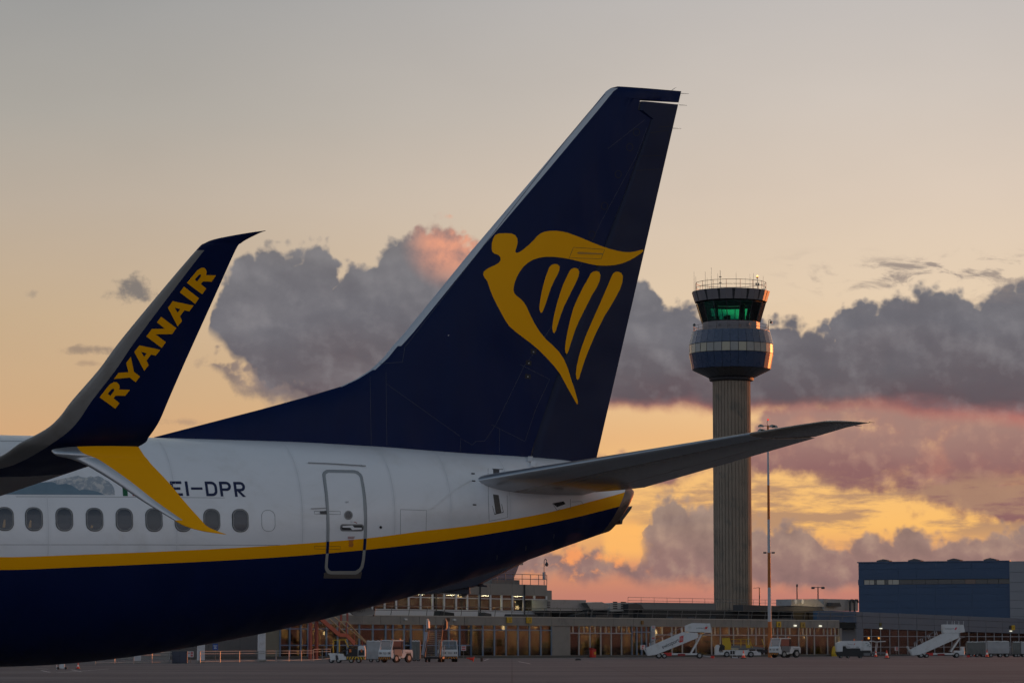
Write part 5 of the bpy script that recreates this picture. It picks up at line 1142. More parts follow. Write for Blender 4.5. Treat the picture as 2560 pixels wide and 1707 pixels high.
for x in [2158, 2179, 2202, 2225, 2247, 2270, 2293, 2315, 2337, 2360, 2380, 2400, 2423, 2444, 2465, 2486, 2506, 2527, 2548, 2572, 2595, 2620]:
    u = fah(x, 1600)[0]; MB().box(u - .06, u + .06, 0.02, .16, .28, hhead(x)).build('mullion', tgrey, hall)
xs = [2158, 2179, 2202, 2225, 2247, 2270, 2293, 2315, 2337, 2360, 2380, 2400, 2423, 2444, 2465, 2486, 2506, 2527, 2548, 2572, 2595, 2620]
for a, b2 in zip(xs, xs[1:]):
    for z0, z1 in ((.28, zt1 - .05), (zt1 + .05, hhead(b2) - .05)): MB().box(fah(a, 1600)[0] + .06, fah(b2, 1600)[0] - .06, .07, .10, z0, z1).build('window_pane', glass('hall_glass', (.5, .5, .5), 0.0, rough=0.1), hall)
MB().box(u0, u1, 0.03, .15, zt1 - .05, zt1 + .05).build('transom', tgrey, hall); MB().box(u0, u1, 0.03, .15, fah(2300, 1617)[1], fah(2300, 1617)[1] + .08).build('transom', tgrey, hall)
for x, y in ((2172, 1594), (2197, 1594)): u, z = fah(x, y, 1.0); MB().lathe([(0, -.2), (.17, -.1), (.17, .1), (0, .2)], (u, 1.0, z), 10).build('interior_lamp', mat('lamp_orange', (1, .5, .2), .5, emit=(1, .42, .08), estr=5.0, var=0), hall)
for x, y, mm in ((2202.5, 1570, lampc), (2527.5, 1576.5, lampc)): u, z = fah(x, y, -.2); MB().box(u - .22, u + .22, -.3, -.06, z - .08, z + .08, .03).build('bulkhead_lamp', mm, hall)
sg = lambda x0, x1, y0, y1, m, lab, txt=None: None
for x0, x1, y0, y1, m, lab, txt in ((2199, 2204.5, 1556, 1565, mat('sign_olive', (0.10, 0.085, 0.02), .6), 'small olive sign on the grey hall wall', None), (2529.5, 2538, 1562, 1574, ysign, 'yellow sign plate on the grey hall wall above the baggage carts', '13'), (2525, 2529, 1563, 1571.5, dsign, 'dark bracket plate beside the yellow hall sign', None)):
    (a, z1), (b2, z0) = fah(x0, y0, -.2), fah(x1, y1, -.2); g = empty('wall_sign', HA + hx * ((a + b2) / 2) - hy * .2 + Vector((0, 0, z0)), HRZ, lab, 'sign'); MB().box((a - b2) / 2, (b2 - a) / 2, 0, .12, 0, z1 - z0, .01).build('sign_board', m, g)
    if txt: lettering(txt, (0, -.006, (z1 - z0) * .5), (1, 0, 0), (0, 0, 1), (z1 - z0) * .35, inkb, g)
# hangar
GA = at(2147, 1612, 540.0); GB = at(2527, 1612, 530.0); GA.z = GB.z = 0; gx_ = (GB - GA).normalized(); gy_ = Vector((-gx_.y, gx_.x, 0)); GRZ = math.atan2(gx_.y, gx_.x); GL = (GB - GA).length
def fag(x, y, off=0.0):
    d = ray(x, y); o_ = GA + gy_ * off; t = (o_ - EYE).dot(gy_) / d.dot(gy_); q = EYE + d * t - GA; return q.dot(gx_), q.z
hang = empty('blue_hangar', GA, GRZ, 'big blue box hangar with a dark window strip and roof vents', 'hangar')
gz = fag(2340, 1402)[1]; w0, w1 = fag(2340, 1460)[1], fag(2340, 1447)[1]
MB().box(0, GL + 18, 0.4, 30, 0, gz - .3).build('body', mat('hangar_body', (0.08, 0.09, 0.11), .7), hang)
rows_ = [0] + [fag(2340, y)[1] for y in (1519, 1501, 1485, 1468)] + [w0]
bx_ = [fag(x, 1480)[0] for x in (2147, 2246, 2291, 2338, 2430, 2527)]
for z0, z1 in zip(rows_, rows_[1:]):
    for a, b2 in zip(bx_, bx_[1:]): MB().box(a + .008, b2 - .008, 0, .4, z0 + .01, z1 - .01).build('cladding_panel', hb_, hang)
for z0, z1 in ((w1, fag(2340, 1421)[1]), (fag(2340, 1421)[1], fag(2340, 1405)[1])):
    for a, b2 in zip(bx_, bx_[1:]): MB().box(a + .008, b2 - .008, 0, .4, z0 + .01, z1 - .01).build('cladding_panel', hb_, hang)
MB().box(-.1, GL + .1, -.12, .5, fag(2340, 1405)[1], gz).build('parapet_trim', mat('trim_blue', (0.03, 0.06, 0.12), .5), hang)
ua, ub2 = fag(2159, 1450)[0], fag(2531, 1450)[0] - .6
MB().box(0, ua, .02, .4, w0, w1).build('cladding_panel', hb_, hang)
edges = [2160, 2173, 2185, 2191, 2211, 2220, 2231, 2247, 2280, 2313, 2345, 2379, 2412, 2439, 2468, 2496, 2524]
for k, (a, b2) in enumerate(zip(edges, edges[1:])):
    mm = mat('strip_pane_pale', (0.42, 0.38, 0.31), .3, 0, .4) if k in (0, 1, 3, 5, 6) else mat('strip_pane_dark', (0.085, 0.08, 0.075), .3, 0, .4) if k != 12 else mat('strip_pane_brown', (0.14, 0.095, 0.075), .3, 0, .4)  # pane tones differ along the strip: some pale, most dark, one brown
    MB().box(fag(a, 1450)[0] + .04, fag(b2, 1450)[0] - .04, .12, .2, w0 + .05, w1 - .06).build('strip_window', mm, hang)
MB().box(ua, GL, .25, .4, w0, w1).build('strip_frame', tdark, hang)
for k, x in enumerate((2210.5, 2289, 2387, 2478)):
    u = fag(x, 1402, 6)[0]; MB().prism([(u - 1.15, gz - .2), (u + 1.15, gz - .2), (u + 1.15, gz + .28), (u + 1.3, gz + .3), (u, gz + .62), (u - 1.3, gz + .3), (u - 1.15, gz + .28)], 5, 7.2).build('roof_vent', mat('vent_grey', (.10, .10, .11), .9), hang)
# grey flank beyond the blue front
fl_z = [0] + [fag(2545, y)[1] for y in (1540, 1520, 1500, 1478, 1455, 1430, 1402)]
for z0, z1 in zip(fl_z, fl_z[1:]):
    for k in range(3): MB().box(GL + .05 + k * 6, GL + 5.97 + k * 6, -.35, .38, z0 + .02, z1 - .02).build('flank_panel', mat('flank_grey', (0.22, 0.22, 0.235), .5), hang)

# left wing of the terminal: plain dark wall under the fascia
for k, (x0, x1) in enumerate(((430, 520), (520, 600), (600, 662), (662, 698))):
    MB().box(fu(x0) + .02, fu(x1) - .02, 0.0, .3, 0.3, ZF0).build('wall_panel', [mat('wall_slate', (0.10, 0.10, 0.105), .8, var=.2), mat('wall_slate', (0.1, 0.1, 0.1)), mat('wall_slate', (0.1, 0.1, 0.1)), mat('wall_buff', (0.20, 0.18, 0.14), .8)][k], term)
# ---------------------------------------------------------------- small things on the apron
vwhite = mat('vehicle_white', (0.58, 0.58, 0.58), 0.4, 0, 0.2, 0.06, 2.0, dirt=(0.42, 0.40, 0.37), dscale=1.5); vblack = mat('vehicle_black', (0.015, 0.015, 0.016), .6, var=.1); vgrey = mat('vehicle_grey', (0.14, 0.14, 0.145), .5)
haz_y = mat('hazard_yellow', (0.60, 0.36, 0.01), .5); haz_o = mat('hazard_orange', (0.55, 0.20, 0.01), .5); vred = mat('signal_red', (0.50, 0.02, 0.015), .5); vorange = mat('lamp_orange_off', (0.6, 0.12, 0.02), .4)
vyel = mat('machinery_yellow', (0.50, 0.33, 0.01), .5); tyre = mat('tyre_rubber', (0.018, 0.018, 0.018), .8); rimm = mat('wheel_rim', (0.30, 0.30, 0.30), .5, .4)
vglass = glass('cab_glass', (0.55, 0.60, 0.66), 0.14); tarp = mat('tarpaulin_grey', (0.33, 0.33, 0.335), .6, var=.12, bump=.4, bscale=4.0); tarpd = mat('tarpaulin_dark', (0.13, 0.13, 0.12), .7, var=.15, bump=.4, bscale=4.0)
conered = mat('cone_red', (0.75, 0.045, 0.02), .5); conewh = mat('cone_white', (0.7, 0.7, 0.68), .5)
def wheel(parent, x, y, r, w=.25, name='wheel'):
    o = MB(); o.cyl((x, y - w / 2, r), (x, y + w / 2, r), r, n=20); t = o.build(name, tyre, parent, True, 40)
    s = 1 if y > 0 else -1
    q = MB(); q.cyl((x, y + s * (w / 2 - .05), r), (x, y + s * (w / 2 + .015), r), r * .55, n=14); q.build('rim', rimm, t)
    return t
def hazard(parent, p0, du, dv, n, w, h, my=haz_y, th=.02, nrm=(1, 0, 0)):
    """row of slanted stripes on a bumper"""
    p0, du, dv, nr = Vector(p0), Vector(du), Vector(dv), Vector(nrm); s = w / n
    for k in range(n):
        if k % 2: continue
        d_ = .5 * s * (1 if k < n / 2 else -1)
        a, b2 = k * s, (k + 1) * s; q = [p0 + du * max(0, min(w, a - d_)), p0 + du * max(0, min(w, b2 - d_)), p0 + du * max(0, min(w, b2 + d_)) + dv * h, p0 + du * max(0, min(w, a + d_)) + dv * h]
        raw('hazard_stripe', [v + nr * .004 for v in q], [(0, 1, 2, 3)], my, parent)
def D_of(yb): return FPX * CAMH / (yb - YH)
def thing(name, x, yb, rz, label, cat, group=None, scale=1.0):
    g = ground_at(x, yb); return empty(name, (g.x, g.y, 0), rz, label, cat, group, scale=scale)

# ---- baggage tractor
def tractor():
    t = thing('baggage_tractor', 989, 1655, math.atan2(-.8, -.6), 'white baggage tractor beside the grey tarpaulin cart, cab turned to one side', 'tractor', 'white baggage tractors')
    W2 = .85
    MB().prism([(1.50, .42), (1.74, .46), (1.76, 1.12), (1.66, 1.30), (1.40, 1.30), (1.40, .42)], -W2, W2).build('front_panel', vwhite, t)
    MB().prism([(-1.72, .50), (-1.75, 1.05), (-1.66, 1.28), (-.20, 1.32), (-.15, .95), (.15, .78), (.15, .48), (-.30, .46), (-.55, .62), (-.75, .95), (-1.45, .95), (-1.60, .55)], -W2, W2).build('rear_body', vwhite, t)
    MB().prism([(.15, .40), (1.40, .40), (1.40, .62), (1.30, .92), (.55, .94), (.40, .60), (.15, .60)], -W2 + .02, W2 - .02).build('sill', vwhite, t)
    MB().box(-.15, 1.4, -W2 + .1, W2 - .1, .38, .48).build('cab_floor', vblack, t)
    for s in (-1, 1):
        MB().bar((1.62, s * (W2 - .05), 1.28), (1.36, s * (W2 - .08), 2.16), .08).build('cab_post', vwhite, t); MB().bar((-.12, s * (W2 - .05), 1.30), (-.10, s * (W2 - .08), 2.16), .10).build('cab_post', vwhite if s < 0 else vblack, t)
        MB().box(-.06, 1.36, s * (W2 - .09), s * (W2 - .07), 1.32, 2.14).build('side_pane', vglass, t)
        d_ = MB(); d_.box(.0, 1.28, s * (W2 - .06), s * (W2 + .005), .62, 1.34, .02); d_.build('cab_door', vgrey, t)
    MB().box(-.22, 1.46, -W2, W2, 2.16, 2.28, .04).build('cab_roof', vwhite, t)
    raw('windscreen', [(1.635, -W2 + .1, 1.30), (1.635, W2 - .1, 1.30), (1.385, W2 - .12, 2.14), (1.385, -W2 + .12, 2.14)], [(0, 1, 2, 3)], vglass, t)
    raw('rear_pane', [(-.14, -W2 + .1, 1.34), (-.14, W2 - .1, 1.34), (-.13, W2 - .12, 2.14), (-.13, -W2 + .12, 2.14)], [(0, 1, 2, 3)], vglass, t)
    MB().box(.1, .55, -.6, .6, .48, .95, .06).build('seat', vblack, t); MB().box(.0, .15, -.6, .6, .9, 1.5, .05).build('seat_back', vblack, t)
    MB().cyl((1.25, .35, 1.25), (1.05, .35, 1.5), .2, n=14).build('steering_wheel', vblack, t)
    for s in (-1, 1):
        h_ = MB(); h_.box(1.74, 1.80, s * .58 - .14, s * .58 + .14, .86, 1.04, .02); hl = h_.build('headlight', vblack, t); MB().cyl((1.79, s * .58, .95), (1.815, s * .58, .95), .07, n=12).build('lens', mat('lens_pale', (.5, .5, .5), .2), hl)
    lettering('TLD', (1.768, 0, .93), (0, 1, 0), (0, 0, 1), .17, mat('badge_dark', (0.05, .05, .06), .5, var=0), t, bold=.02)
    bmp = MB(); bmp.box(1.72, 1.82, -W2 + .05, W2 - .05, .30, .60, .02); bm_ = bmp.build('bumper', vblack, t); hazard(bm_, (1.82, -W2 + .08, .33), (0, 1, 0), (0, 0, 1), 11, 2 * W2 - .16, .22, haz_o)
    for x, r in ((.92, .40), (-1.12, .46)):
        for s in (-1, 1): wheel(t, x, s * (W2 - .10), r)
    MB().cyl((-.1, .5, 2.28), (-.1, .5, 2.42), .08, n=10).build('beacon', vorange, t)
    for s in (-1, 1): MB().box(1.4, 1.48, s * .7 - .06, s * .7 + .06, 2.24, 2.36, .02).build('marker_lamp', vorange, t)
    MB().box(-1.5, -.5, W2 - .0, W2 + .006, 1.0, 1.08).build('side_marking', mat('marking_grey', (.25, .25, .26), .5), t)
    return t
tr = tractor()
for x, yb, hv, sc_, lab in ((1119, 1653.5, (.16, -.98), 1.0, 'white baggage tractor seen head-on next to the dark mobile stairs'), (1962, 1643, (-.78, -.63), 1.22, 'white baggage tractor at the foot of the orange and white mast')):
    c = copy_tree(tr); g = ground_at(x, yb); c.location = (g.x, g.y, 0); c.rotation_euler = (0, 0, math.atan2(hv[1], hv[0])); c['label'] = lab; c.scale = (sc_,) * 3

# ---- belt loader, low white one on the left
def crop(ox, oy, k, x0, yb):
    s = D_of(yb) / FPX; return lambda x, y: ((ox + x / k - x0) * s, (yb - (oy + y / k)) * s)
q = crop(680, 1520, 9.046, 868, 1656)
bl = thing('belt_loader', 868, 1656, 0, 'low white loader with black seat and yellow hazard bumper under the red stairs', 'belt loader')
P = lambda pts: [q(*p) for p in pts]
for s0, s1 in ((-.9, -.5), (.5, .9)):
    MB().prism(P([(1280, 1010), (1460, 1012), (1465, 1040), (1440, 1060), (1455, 1165), (1330, 1165), (1310, 1060), (1290, 1050)]), s0, s1).build('fender', vwhite, bl); MB().prism(P([(1470, 1020), (1600, 1022), (1640, 1085), (1700, 1100), (1690, 1160), (1520, 1165), (1500, 1060), (1475, 1050)]), s0, s1).build('fender', vwhite, bl)
MB().prism(P([(1300, 1050), (1700, 1095), (2110, 1085), (2110, 1155), (1690, 1175), (1330, 1170)]), -.5, .5).build('chassis', vgrey, bl)
MB().prism(P([(1620, 1075), (1800, 990), (1815, 912), (1985, 905), (1990, 1080)]), -.6, .5).build('hood', vblack, bl)
bx2 = MB(); bx2.prism(P([(1952, 870), (1985, 842), (2095, 845), (2115, 930), (2115, 1080), (1950, 1082)]), -.85, .85); eb = bx2.build('engine_box', vwhite, bl)
MB().prism(P([(1965, 940), (2098, 940), (2098, 1065), (1960, 1068)]), -.865, -.84).build('grille', vblack, eb)
bmp = MB(); bmp.prism(P([(1690, 1088), (2112, 1085), (2100, 1152), (1690, 1152)]), -.95, -.88); hz = bmp.build('bumper', vblack, bl)
a0, z0 = q(1695, 1150); a1, z1 = q(2105, 1088); hazard(hz, (a0, -.95, z0), (1, 0, 0), (0, 0, 1), 13, a1 - a0, z1 - z0, haz_y, nrm=(0, -1, 0))
for x in (1345, 1512, 1800, 1968):
    for s in (-1, 1): wheel(bl, q(x, 0)[0], s * .72, .24, .26)
for x0, x1 in ((1755, 1800), (2020, 2050)): MB().prism(P([(x0, 920), (x1, 920), (x1, 990), (x0, 990)]), -.87, -.8).build('side_lamp', vorange, bl)
MB().bar((q(1510, 0)[0], -.2, q(0, 1000)[1]), (q(1930, 0)[0], -.2, q(0, 860)[1]), .5, .12).build('conveyor', vblack, bl)
# ---- second belt loader with yellow frame
q = crop(1780, 1530, 9.046, 1852, 1642)
b2l = thing('belt_loader', 1852, 1642, 0, 'white loader with yellow guard frame and grey conveyor beside the mast', 'belt loader'); P = lambda pts: [q(*p) for p in pts]
for s0, s1 in ((-1.1, -.75), (.75, 1.1)):
    MB().prism(P([(60, 960), (65, 790), (95, 735), (140, 728), (168, 765), (150, 800), (140, 860), (160, 905), (235, 900), (255, 850), (800, 848), (850, 870), (1000, 865), (1040, 900), (1095, 905), (1100, 965), (930, 965), (925, 900), (860, 872), (800, 905), (790, 965), (385, 965), (375, 905), (320, 870), (265, 905), (255, 960)]), s0, s1).build('side_panel', vwhite, b2l)
MB().prism(P([(150, 870), (1090, 880), (1090, 950), (150, 950)]), -.75, .75).build('chassis', vgrey, b2l)
cv = MB(); cv.prism(P([(430, 755), (560, 740), (800, 745), (1190, 800), (1190, 835), (480, 835), (430, 800)]), -.45, .45); cv.build('conveyor', vgrey, b2l)
MB().prism(P([(230, 580), (400, 570), (440, 760), (430, 845), (250, 845)]), -.2, .5).build('operator_guard', vyel, b2l)
MB().prism(P([(140, 790), (170, 720), (230, 715), (285, 760), (280, 850), (160, 870)]), -.4, .4).build('seat', vblack, b2l)
for x in (650, 772, 860): MB().bar((q(x, 0)[0], -.5, q(0, 800)[1]), (q(x, 0)[0], -.5, q(0, 605)[1]), .09).build('guard_post', vyel, b2l)
for y in (605, 690): MB().bar((q(430, 0)[0], -.5, q(0, y)[1]), (q(860, 0)[0], -.5, q(0, y)[1]), .07).build('guard_rail', vyel, b2l)
MB().bar((q(845, 0)[0], -.5, q(0, 590)[1]), (q(915, 0)[0], -.5, q(0, 800)[1]), .09).build('guard_post', vyel, b2l); MB().bar((q(1130, 0)[0], -.5, q(0, 600)[1]), (q(1185, 0)[0], -.5, q(0, 780)[1]), .09).build('guard_post', vyel, b2l)
MB().prism(P([(780, 730), (855, 730), (855, 800), (780, 800)]), -.6, -.5).build('guard_plate', vyel, b2l)
MB().prism(P([(950, 745), (1165, 735), (1165, 800), (960, 800)]), -.3, .3).build('load_tray', mat('tray_orange', (.30, .10, .03), .6), b2l)
MB().prism(P([(400, 865), (500, 865), (500, 945), (400, 945)]), -1.13, -1.09).build('battery_hatch', vblack, b2l)
MB().prism(P([(1040, 850), (1290, 840), (1290, 870), (1120, 930), (1050, 935)]), -.3, .3).build('tow_bar', vblack, b2l)
for x in (325, 870):
    for s in (-1, 1): wheel(b2l, q(x, 0)[0], s * .95, .43, .3)
# ---- carts with tarpaulin sides
def cart(x0, x1, y0, yb, yfl, m, label, wheels, dep=1.5, end=None, sag=False):
    s = D_of(yb) / FPX; xc = (x0 + x1) / 2; g = thing('baggage_cart', xc, yb, 0, label, 'baggage cart', 'covered baggage carts'); hw = (x1 - x0) / 2 * s; zt_c = (yb - y0) * s; zf = (yb - yfl) * s
    MB().box(-hw, hw, -dep / 2, dep / 2, zf - .12, zf, .02).build('cart_bed', vgrey, g)
    for sx in (-1, 1):
        for sy in (-1, 1): MB().box(sx * hw - .04, sx * hw + .04, sy * dep / 2 - .04, sy * dep / 2 + .04, zf, zt_c).build('corner_post', vgrey, g)
    n = 10; vs, fs = [], []
    for k in range(n + 1):
        for j in range(7):
            u, v = k / n, j / 6; z = zf * .9 + (zt_c - zf * .9) * v; y = -dep / 2 - .05 - .06 * math.sin(u * 17 + v * 3) * (1 - v) - .09 * math.exp(-((v - .45 + .55 * (u - .5) ** 2) / .12) ** 2) * (1 if sag else .4)
            vs.append((-hw + 2 * hw * u, y, z + (.03 * math.sin(u * 9) if j == 6 else 0)))
    fs = [(k * 7 + j, (k + 1) * 7 + j, (k + 1) * 7 + j + 1, k * 7 + j + 1) for k in range(n) for j in range(6)]
    raw('side_curtain', vs, fs, m, g, True)
    rv = [(-hw + 2 * hw * k / n, yy, zt_c + .05 + zz + .03 * math.sin(k * 1.7)) for k in range(n + 1) for yy, zz in ((-dep / 2 - .04, -.03), (-dep / 4, .06), (0, .09), (dep / 4, .06), (dep / 2 + .04, -.03))]
    raw('roof_cover', rv, [(k * 5 + j, (k + 1) * 5 + j, (k + 1) * 5 + j + 1, k * 5 + j + 1) for k in range(n) for j in range(4)], mat('tarpaulin_pale', (.42, .42, .42), .6), g, True)
    for sx in (-1, 1): MB().box(sx * hw - .03, sx * hw + .03, -dep / 2, dep / 2, zf, zt_c).build('end_curtain', end if end and sx < 0 else m, g)
    for wx in wheels:
        for sy in (-1, 1): wheel(g, (wx - xc) * s, sy * (dep / 2 - .2), max(.2, (yb - yfl) * s * .46), .2)
    MB().bar((-hw, 0, zf * .7), (-hw - .7, 0, zf * .45), .08).build('draw_bar', vgrey, g)
    return g
cart(917, 951, 1603.5, 1654, 1645, tarp, 'grey tarpaulin cart between the low loader and a tractor', (928, 945), end=vred, sag=True)
cart(1030, 1050, 1603, 1651.5, 1645, tarpd, 'dark mesh cart squeezed between tractor and mobile stairs', (1036, 1046))
cart(2417, 2449, 1605, 1641, 1632, tarpd, 'dark green tarpaulin cart nearest the second white stairs', (2426, 2442))
cart(2450, 2465, 1604.5, 1641, 1633, tarpd, 'narrow dark cart hidden partly by the pale tarpaulin cart', (2456, 2462))
cart(2467, 2522, 1603.5, 1642, 1631, tarp, 'wide pale tarpaulin cart with sagging side behind a cone', (2476, 2499, 2516), sag=True)
cart(2532, 2549, 1605, 1641.5, 1632, tarpd, 'dark cart with bundled top under the yellow hall sign', (2538, 2545)); cart(2551, 2580, 1605, 1641.5, 1632, tarp, 'pale cart cut by the right picture edge', (2558, 2572))
# ---- mobile stairs
def stairs(ox, oy, k, x0, yb, panel, box, deck, wheels, wr, label, logo, posts, strut):
    qq = crop(ox, oy, k, x0, yb); P_ = lambda pts: [qq(*p) for p in pts]; g = thing('passenger_stairs', x0, yb, 0, label, 'passenger stairs', 'white passenger stairs')
    for s0, s1 in ((-.95, -.88), (.88, .95)):
        MB().prism(P_(panel), s0, s1).build('side_panel', vwhite, g); MB().prism(P_(box), s0 - .03, s1 + .03).build('platform_panel', vwhite, g)
    (ax_, az_), (bx2_, bz_) = P_(deck); n = 16
    for i in range(n): x, z = ax_ + (bx2_ - ax_) * i / n, az_ + (bz_ - az_) * i / n; MB().box(x, x + (bx2_ - ax_) / n * .95, -.88, .88, z - .04, z).build('tread', vgrey, g)
    MB().box(bx2_, bx2_ + 2.0, -.88, .88, bz_ - .08, bz_).build('platform', vgrey, g)
    MB().prism(P_([panel[0], panel[1], panel[2]] + [(panel[3][0], panel[3][1] + 14), (panel[2][0], panel[2][1] + 14)])[:3] + P_([panel[3], (panel[3][0], panel[3][1] + 18), (panel[2][0], panel[2][1] + 22)]), -.9, .9) if False else None
    (s0x, s0z), (s1x, s1z) = P_(strut)
    for s in (-.7, .7): MB().bar((s0x, s, s0z), (s1x, s, s1z), .16, .22).build('lift_strut', vwhite if s < 0 else vgrey, g)
    MB().bar((s1x - .2, 0, s1z - .1), (s1x + 1.2, 0, s1z + .25), .12).build('platform_brace', vgrey, g)
    wx = [qq(w, 0)[0] for w in wheels]
    MB().box(min(wx), max(wx), -.8, -.6, wr * 1.2, wr * 1.2 + .22).build('chassis_beam', vwhite, g); MB().box(min(wx), max(wx), .6, .8, wr * 1.2, wr * 1.2 + .22).build('chassis_beam', vwhite, g)
    MB().box(min(wx) + .7, min(wx) + 1.7, -.86, -.8, wr * .9, wr * 1.9).build('red_locker', vred, g); MB().box((min(wx) + max(wx)) / 2 - .2, (min(wx) + max(wx)) / 2 + .8, -.86, -.8, wr * .8, wr * 1.6).build('red_locker', mat('locker_dark_red', (.22, .015, .015), .5), g)
    for i, w in enumerate(wx):
        for s in (-1, 1): wheel(g, w, s * .75, wr * (1 if i != 1 else .8), .25)
    for px_, py_, h_ in posts:
        x, z = qq(px_, py_)
        for s in (-.9, .9): MB().bar((x, s, z - .1), (x - .1, s, z + h_), .06).build('rail_post', twhite, g)
    a, b_2 = qq(*posts[0][:2]), qq(*posts[-1][:2])
    for s in (-.9, .9): MB().cyl((a[0] - .1, s, a[1] + posts[0][2]), (b_2[0] - .1, s, b_2[1] + posts[-1][2]), .03, n=6).build('handrail', vgrey, g)
    MB().bar((max(wx), -.3, wr), (max(wx) + 1.6, -.3, .25), .08).build('tow_bar', twhite, g); MB().box(max(wx) + 1.5, max(wx) + 1.9, -.4, -.2, .05, .35).build('tow_eye', vred, g)
    ft = P_([panel[0], (panel[0][0] - 60, panel[0][1] - 150)]); MB().bar((ft[0][0], 0, ft[0][1] + .1), (ft[1][0] - .2, 0, ft[1][1] + .2), 1.6, .12).build('bottom_gate', twhite, g)
    return g, qq
inkd = mat('lettering_black', (.02, .02, .022), .5, var=0)
g, qq = stairs(1580, 1530, 9.046, 1700, 1645, [(350, 980), (545, 950), (660, 905), (1495, 570), (1485, 470), (1160, 440), (310, 800)], [(1205, 300), (1365, 240), (1765, 250), (1795, 458), (1205, 432)], [(360, 930), (1300, 440)], [600, 725, 1525], .40,
               'white passenger stairs with large slanted lettering and red square logo', True, [(410, 775, .5), (520, 735, .6), (700, 655, .55), (900, 555, .6), (1130, 450, .6)], [(1330, 920), (1570, 500)])
(x0, z0), (x1, z1) = qq(690, 800), qq(1050, 640); d_ = Vector((x1 - x0, 0, z1 - z0)); ln = d_.length; d_ = d_ / ln; nrm = Vector((-d_.z, 0, d_.x))
lettering('swissport', Vector(((x0 + x1) / 2, -.956, (z0 + z1) / 2)) + nrm * .03, d_, nrm, .62, inkd, g, width=ln * 1.06, bold=.012)
sq = [qq(*p) for p in ((1070, 545), (1158, 518), (1152, 655), (1064, 688))]; MB().prism(sq, -.965, -.952).build('logo_square', vred, g)
cq = qq(1110, 600); MB().cyl((cq[0], -.972, cq[1]), (cq[0], -.966, cq[1]), .24, n=16).build('logo_mark', mat('logo_pink', (.5, .16, .16), .5), g)
c1 = qq(1545, 355); lettering('swissport', (c1[0], -.985, c1[1]), (1, 0, 0), (0, 0, 1), .2, inkd, g, width=qq(1640, 0)[0] - qq(1445, 0)[0], bold=.012); MB().prism([qq(*p) for p in ((1655, 325), (1710, 320), (1690, 378), (1640, 380))], -.995, -.98).build('logo_square', vred, g)
g, qq = stairs(2260, 1530, 7.84, 2337, 1643, [(150, 845), (285, 825), (430, 775), (1068, 495), (1065, 405), (780, 405), (118, 732)], [(757, 235), (1070, 235), (1110, 400), (760, 402)], [(150, 800), (800, 400)], [320, 430, 1020], .36,
               'white passenger stairs without large lettering, in front of the grey hall', False, [(230, 650, .45), (360, 580, .45), (500, 505, .45), (640, 430, .45)], [(905, 770), (1090, 500)])
c1 = qq(885, 322); lettering('swissport', (c1[0], -.985, c1[1]), (1, 0, 0), (0, 0, 1), .26, inkd, g, width=qq(970, 0)[0] - qq(798, 0)[0], bold=.012); MB().prism([qq(*p) for p in ((998, 295), (1035, 290), (1012, 340), (978, 343))], -.995, -.98).build('logo_square', mat('logo_crimson', (.5, .02, .06), .5), g)
for x in (840, 935, 980, 1070, 1160): a = qq(x, 235); MB().bar((a[0], -.9, a[1]), (a[0], -.9, a[1] + .45), .06).build('rail_post', twhite, g)
a, b_2 = qq(757, 190), qq(1160, 190); MB().cyl((a[0], -.9, a[1]), (b_2[0], -.9, b_2[1]), .03, n=6).build('handrail', vgrey, g)
MB().prism([qq(*p) for p in ((1075, 235), (1165, 245), (1190, 385), (1115, 395))], -.85, .85).build('canopy_end', vwhite, g)
MB().box(qq(975, 0)[0], qq(1180, 0)[0], -.7, .7, .35, 1.0, .05).build('drive_unit', vwhite, g); MB().box(qq(1110, 0)[0], qq(1180, 0)[0], -.6, .6, .9, 1.55, .05).build('control_box', vwhite, g)
# dark mobile stairs seen from the foot
ds = thing('passenger_stairs', 1086, 1654, R(-4), 'dark steel passenger stairs with open treads between two tractors', 'passenger stairs'); k_ = D_of(1654) / FPX
for s in (-1, 1): MB().bar((s * .78, -2.6, .45), (s * .72, 1.4, 3.45), .09, .28).build('stringer', vblack, ds)
for i in range(15): z = .55 + i * .2; y = -2.5 + i * .265; MB().box(-.75, .75, y, y + .22, z, z + .05).build('tread', mat('tread_steel', (.20, .20, .20), .4, .6), ds)
MB().box(-.95, 1.05, 1.3, 3.0, 3.40, 3.52).build('platform', vblack, ds)
MB().prism([(-1.25, .75), (-.90, .75), (-.55, 3.15), (-.85, 3.15)], -1.5, -1.4).build('side_panel', mat('panel_lilac', (.30, .31, .36), .5), ds)
for s in (-1, 1):
    for y in (1.35, 2.95): MB().bar((s * .95 + .05, y, 3.5), (s * .95 + .05, y, 4.6), .07).build('rail_post', vblack, ds)
    MB().prism([(s * .95 - .1, 3.5), (s * .95 + .2, 3.5), (s * .95 + .18, 4.2), (s * .95 + .0, 4.55)], 1.3, 2.9).build('platform_guard', vblack if s > 0 else twhite, ds); MB().bar((s * .82, -2.6, 1.35), (s * .8, 1.4, 4.4), .05).build('handrail', vblack, ds)
for a, b_2 in (((.55, 0.2), (.35, 2.3)), ((.9, .3), (1.0, 1.8)), ((.35, 2.2), (1.0, 1.3))): MB().bar((a[0], .6, a[1]), (b_2[0], .6, b_2[1]), .09).build('brace', mat('brace_grey', (.35, .35, .34), .5), ds)
MB().box(-.9, 1.0, -1.6, 2.6, .35, .55).build('chassis', vblack, ds)
for y in (-1.2, 2.1):
    for s in (-1, 1): o = MB(); o.cyl((s * .75 - .1, y, .33), (s * .75 + .1, y, .33), .33, n=18); o.build('wheel', tyre, ds, True)
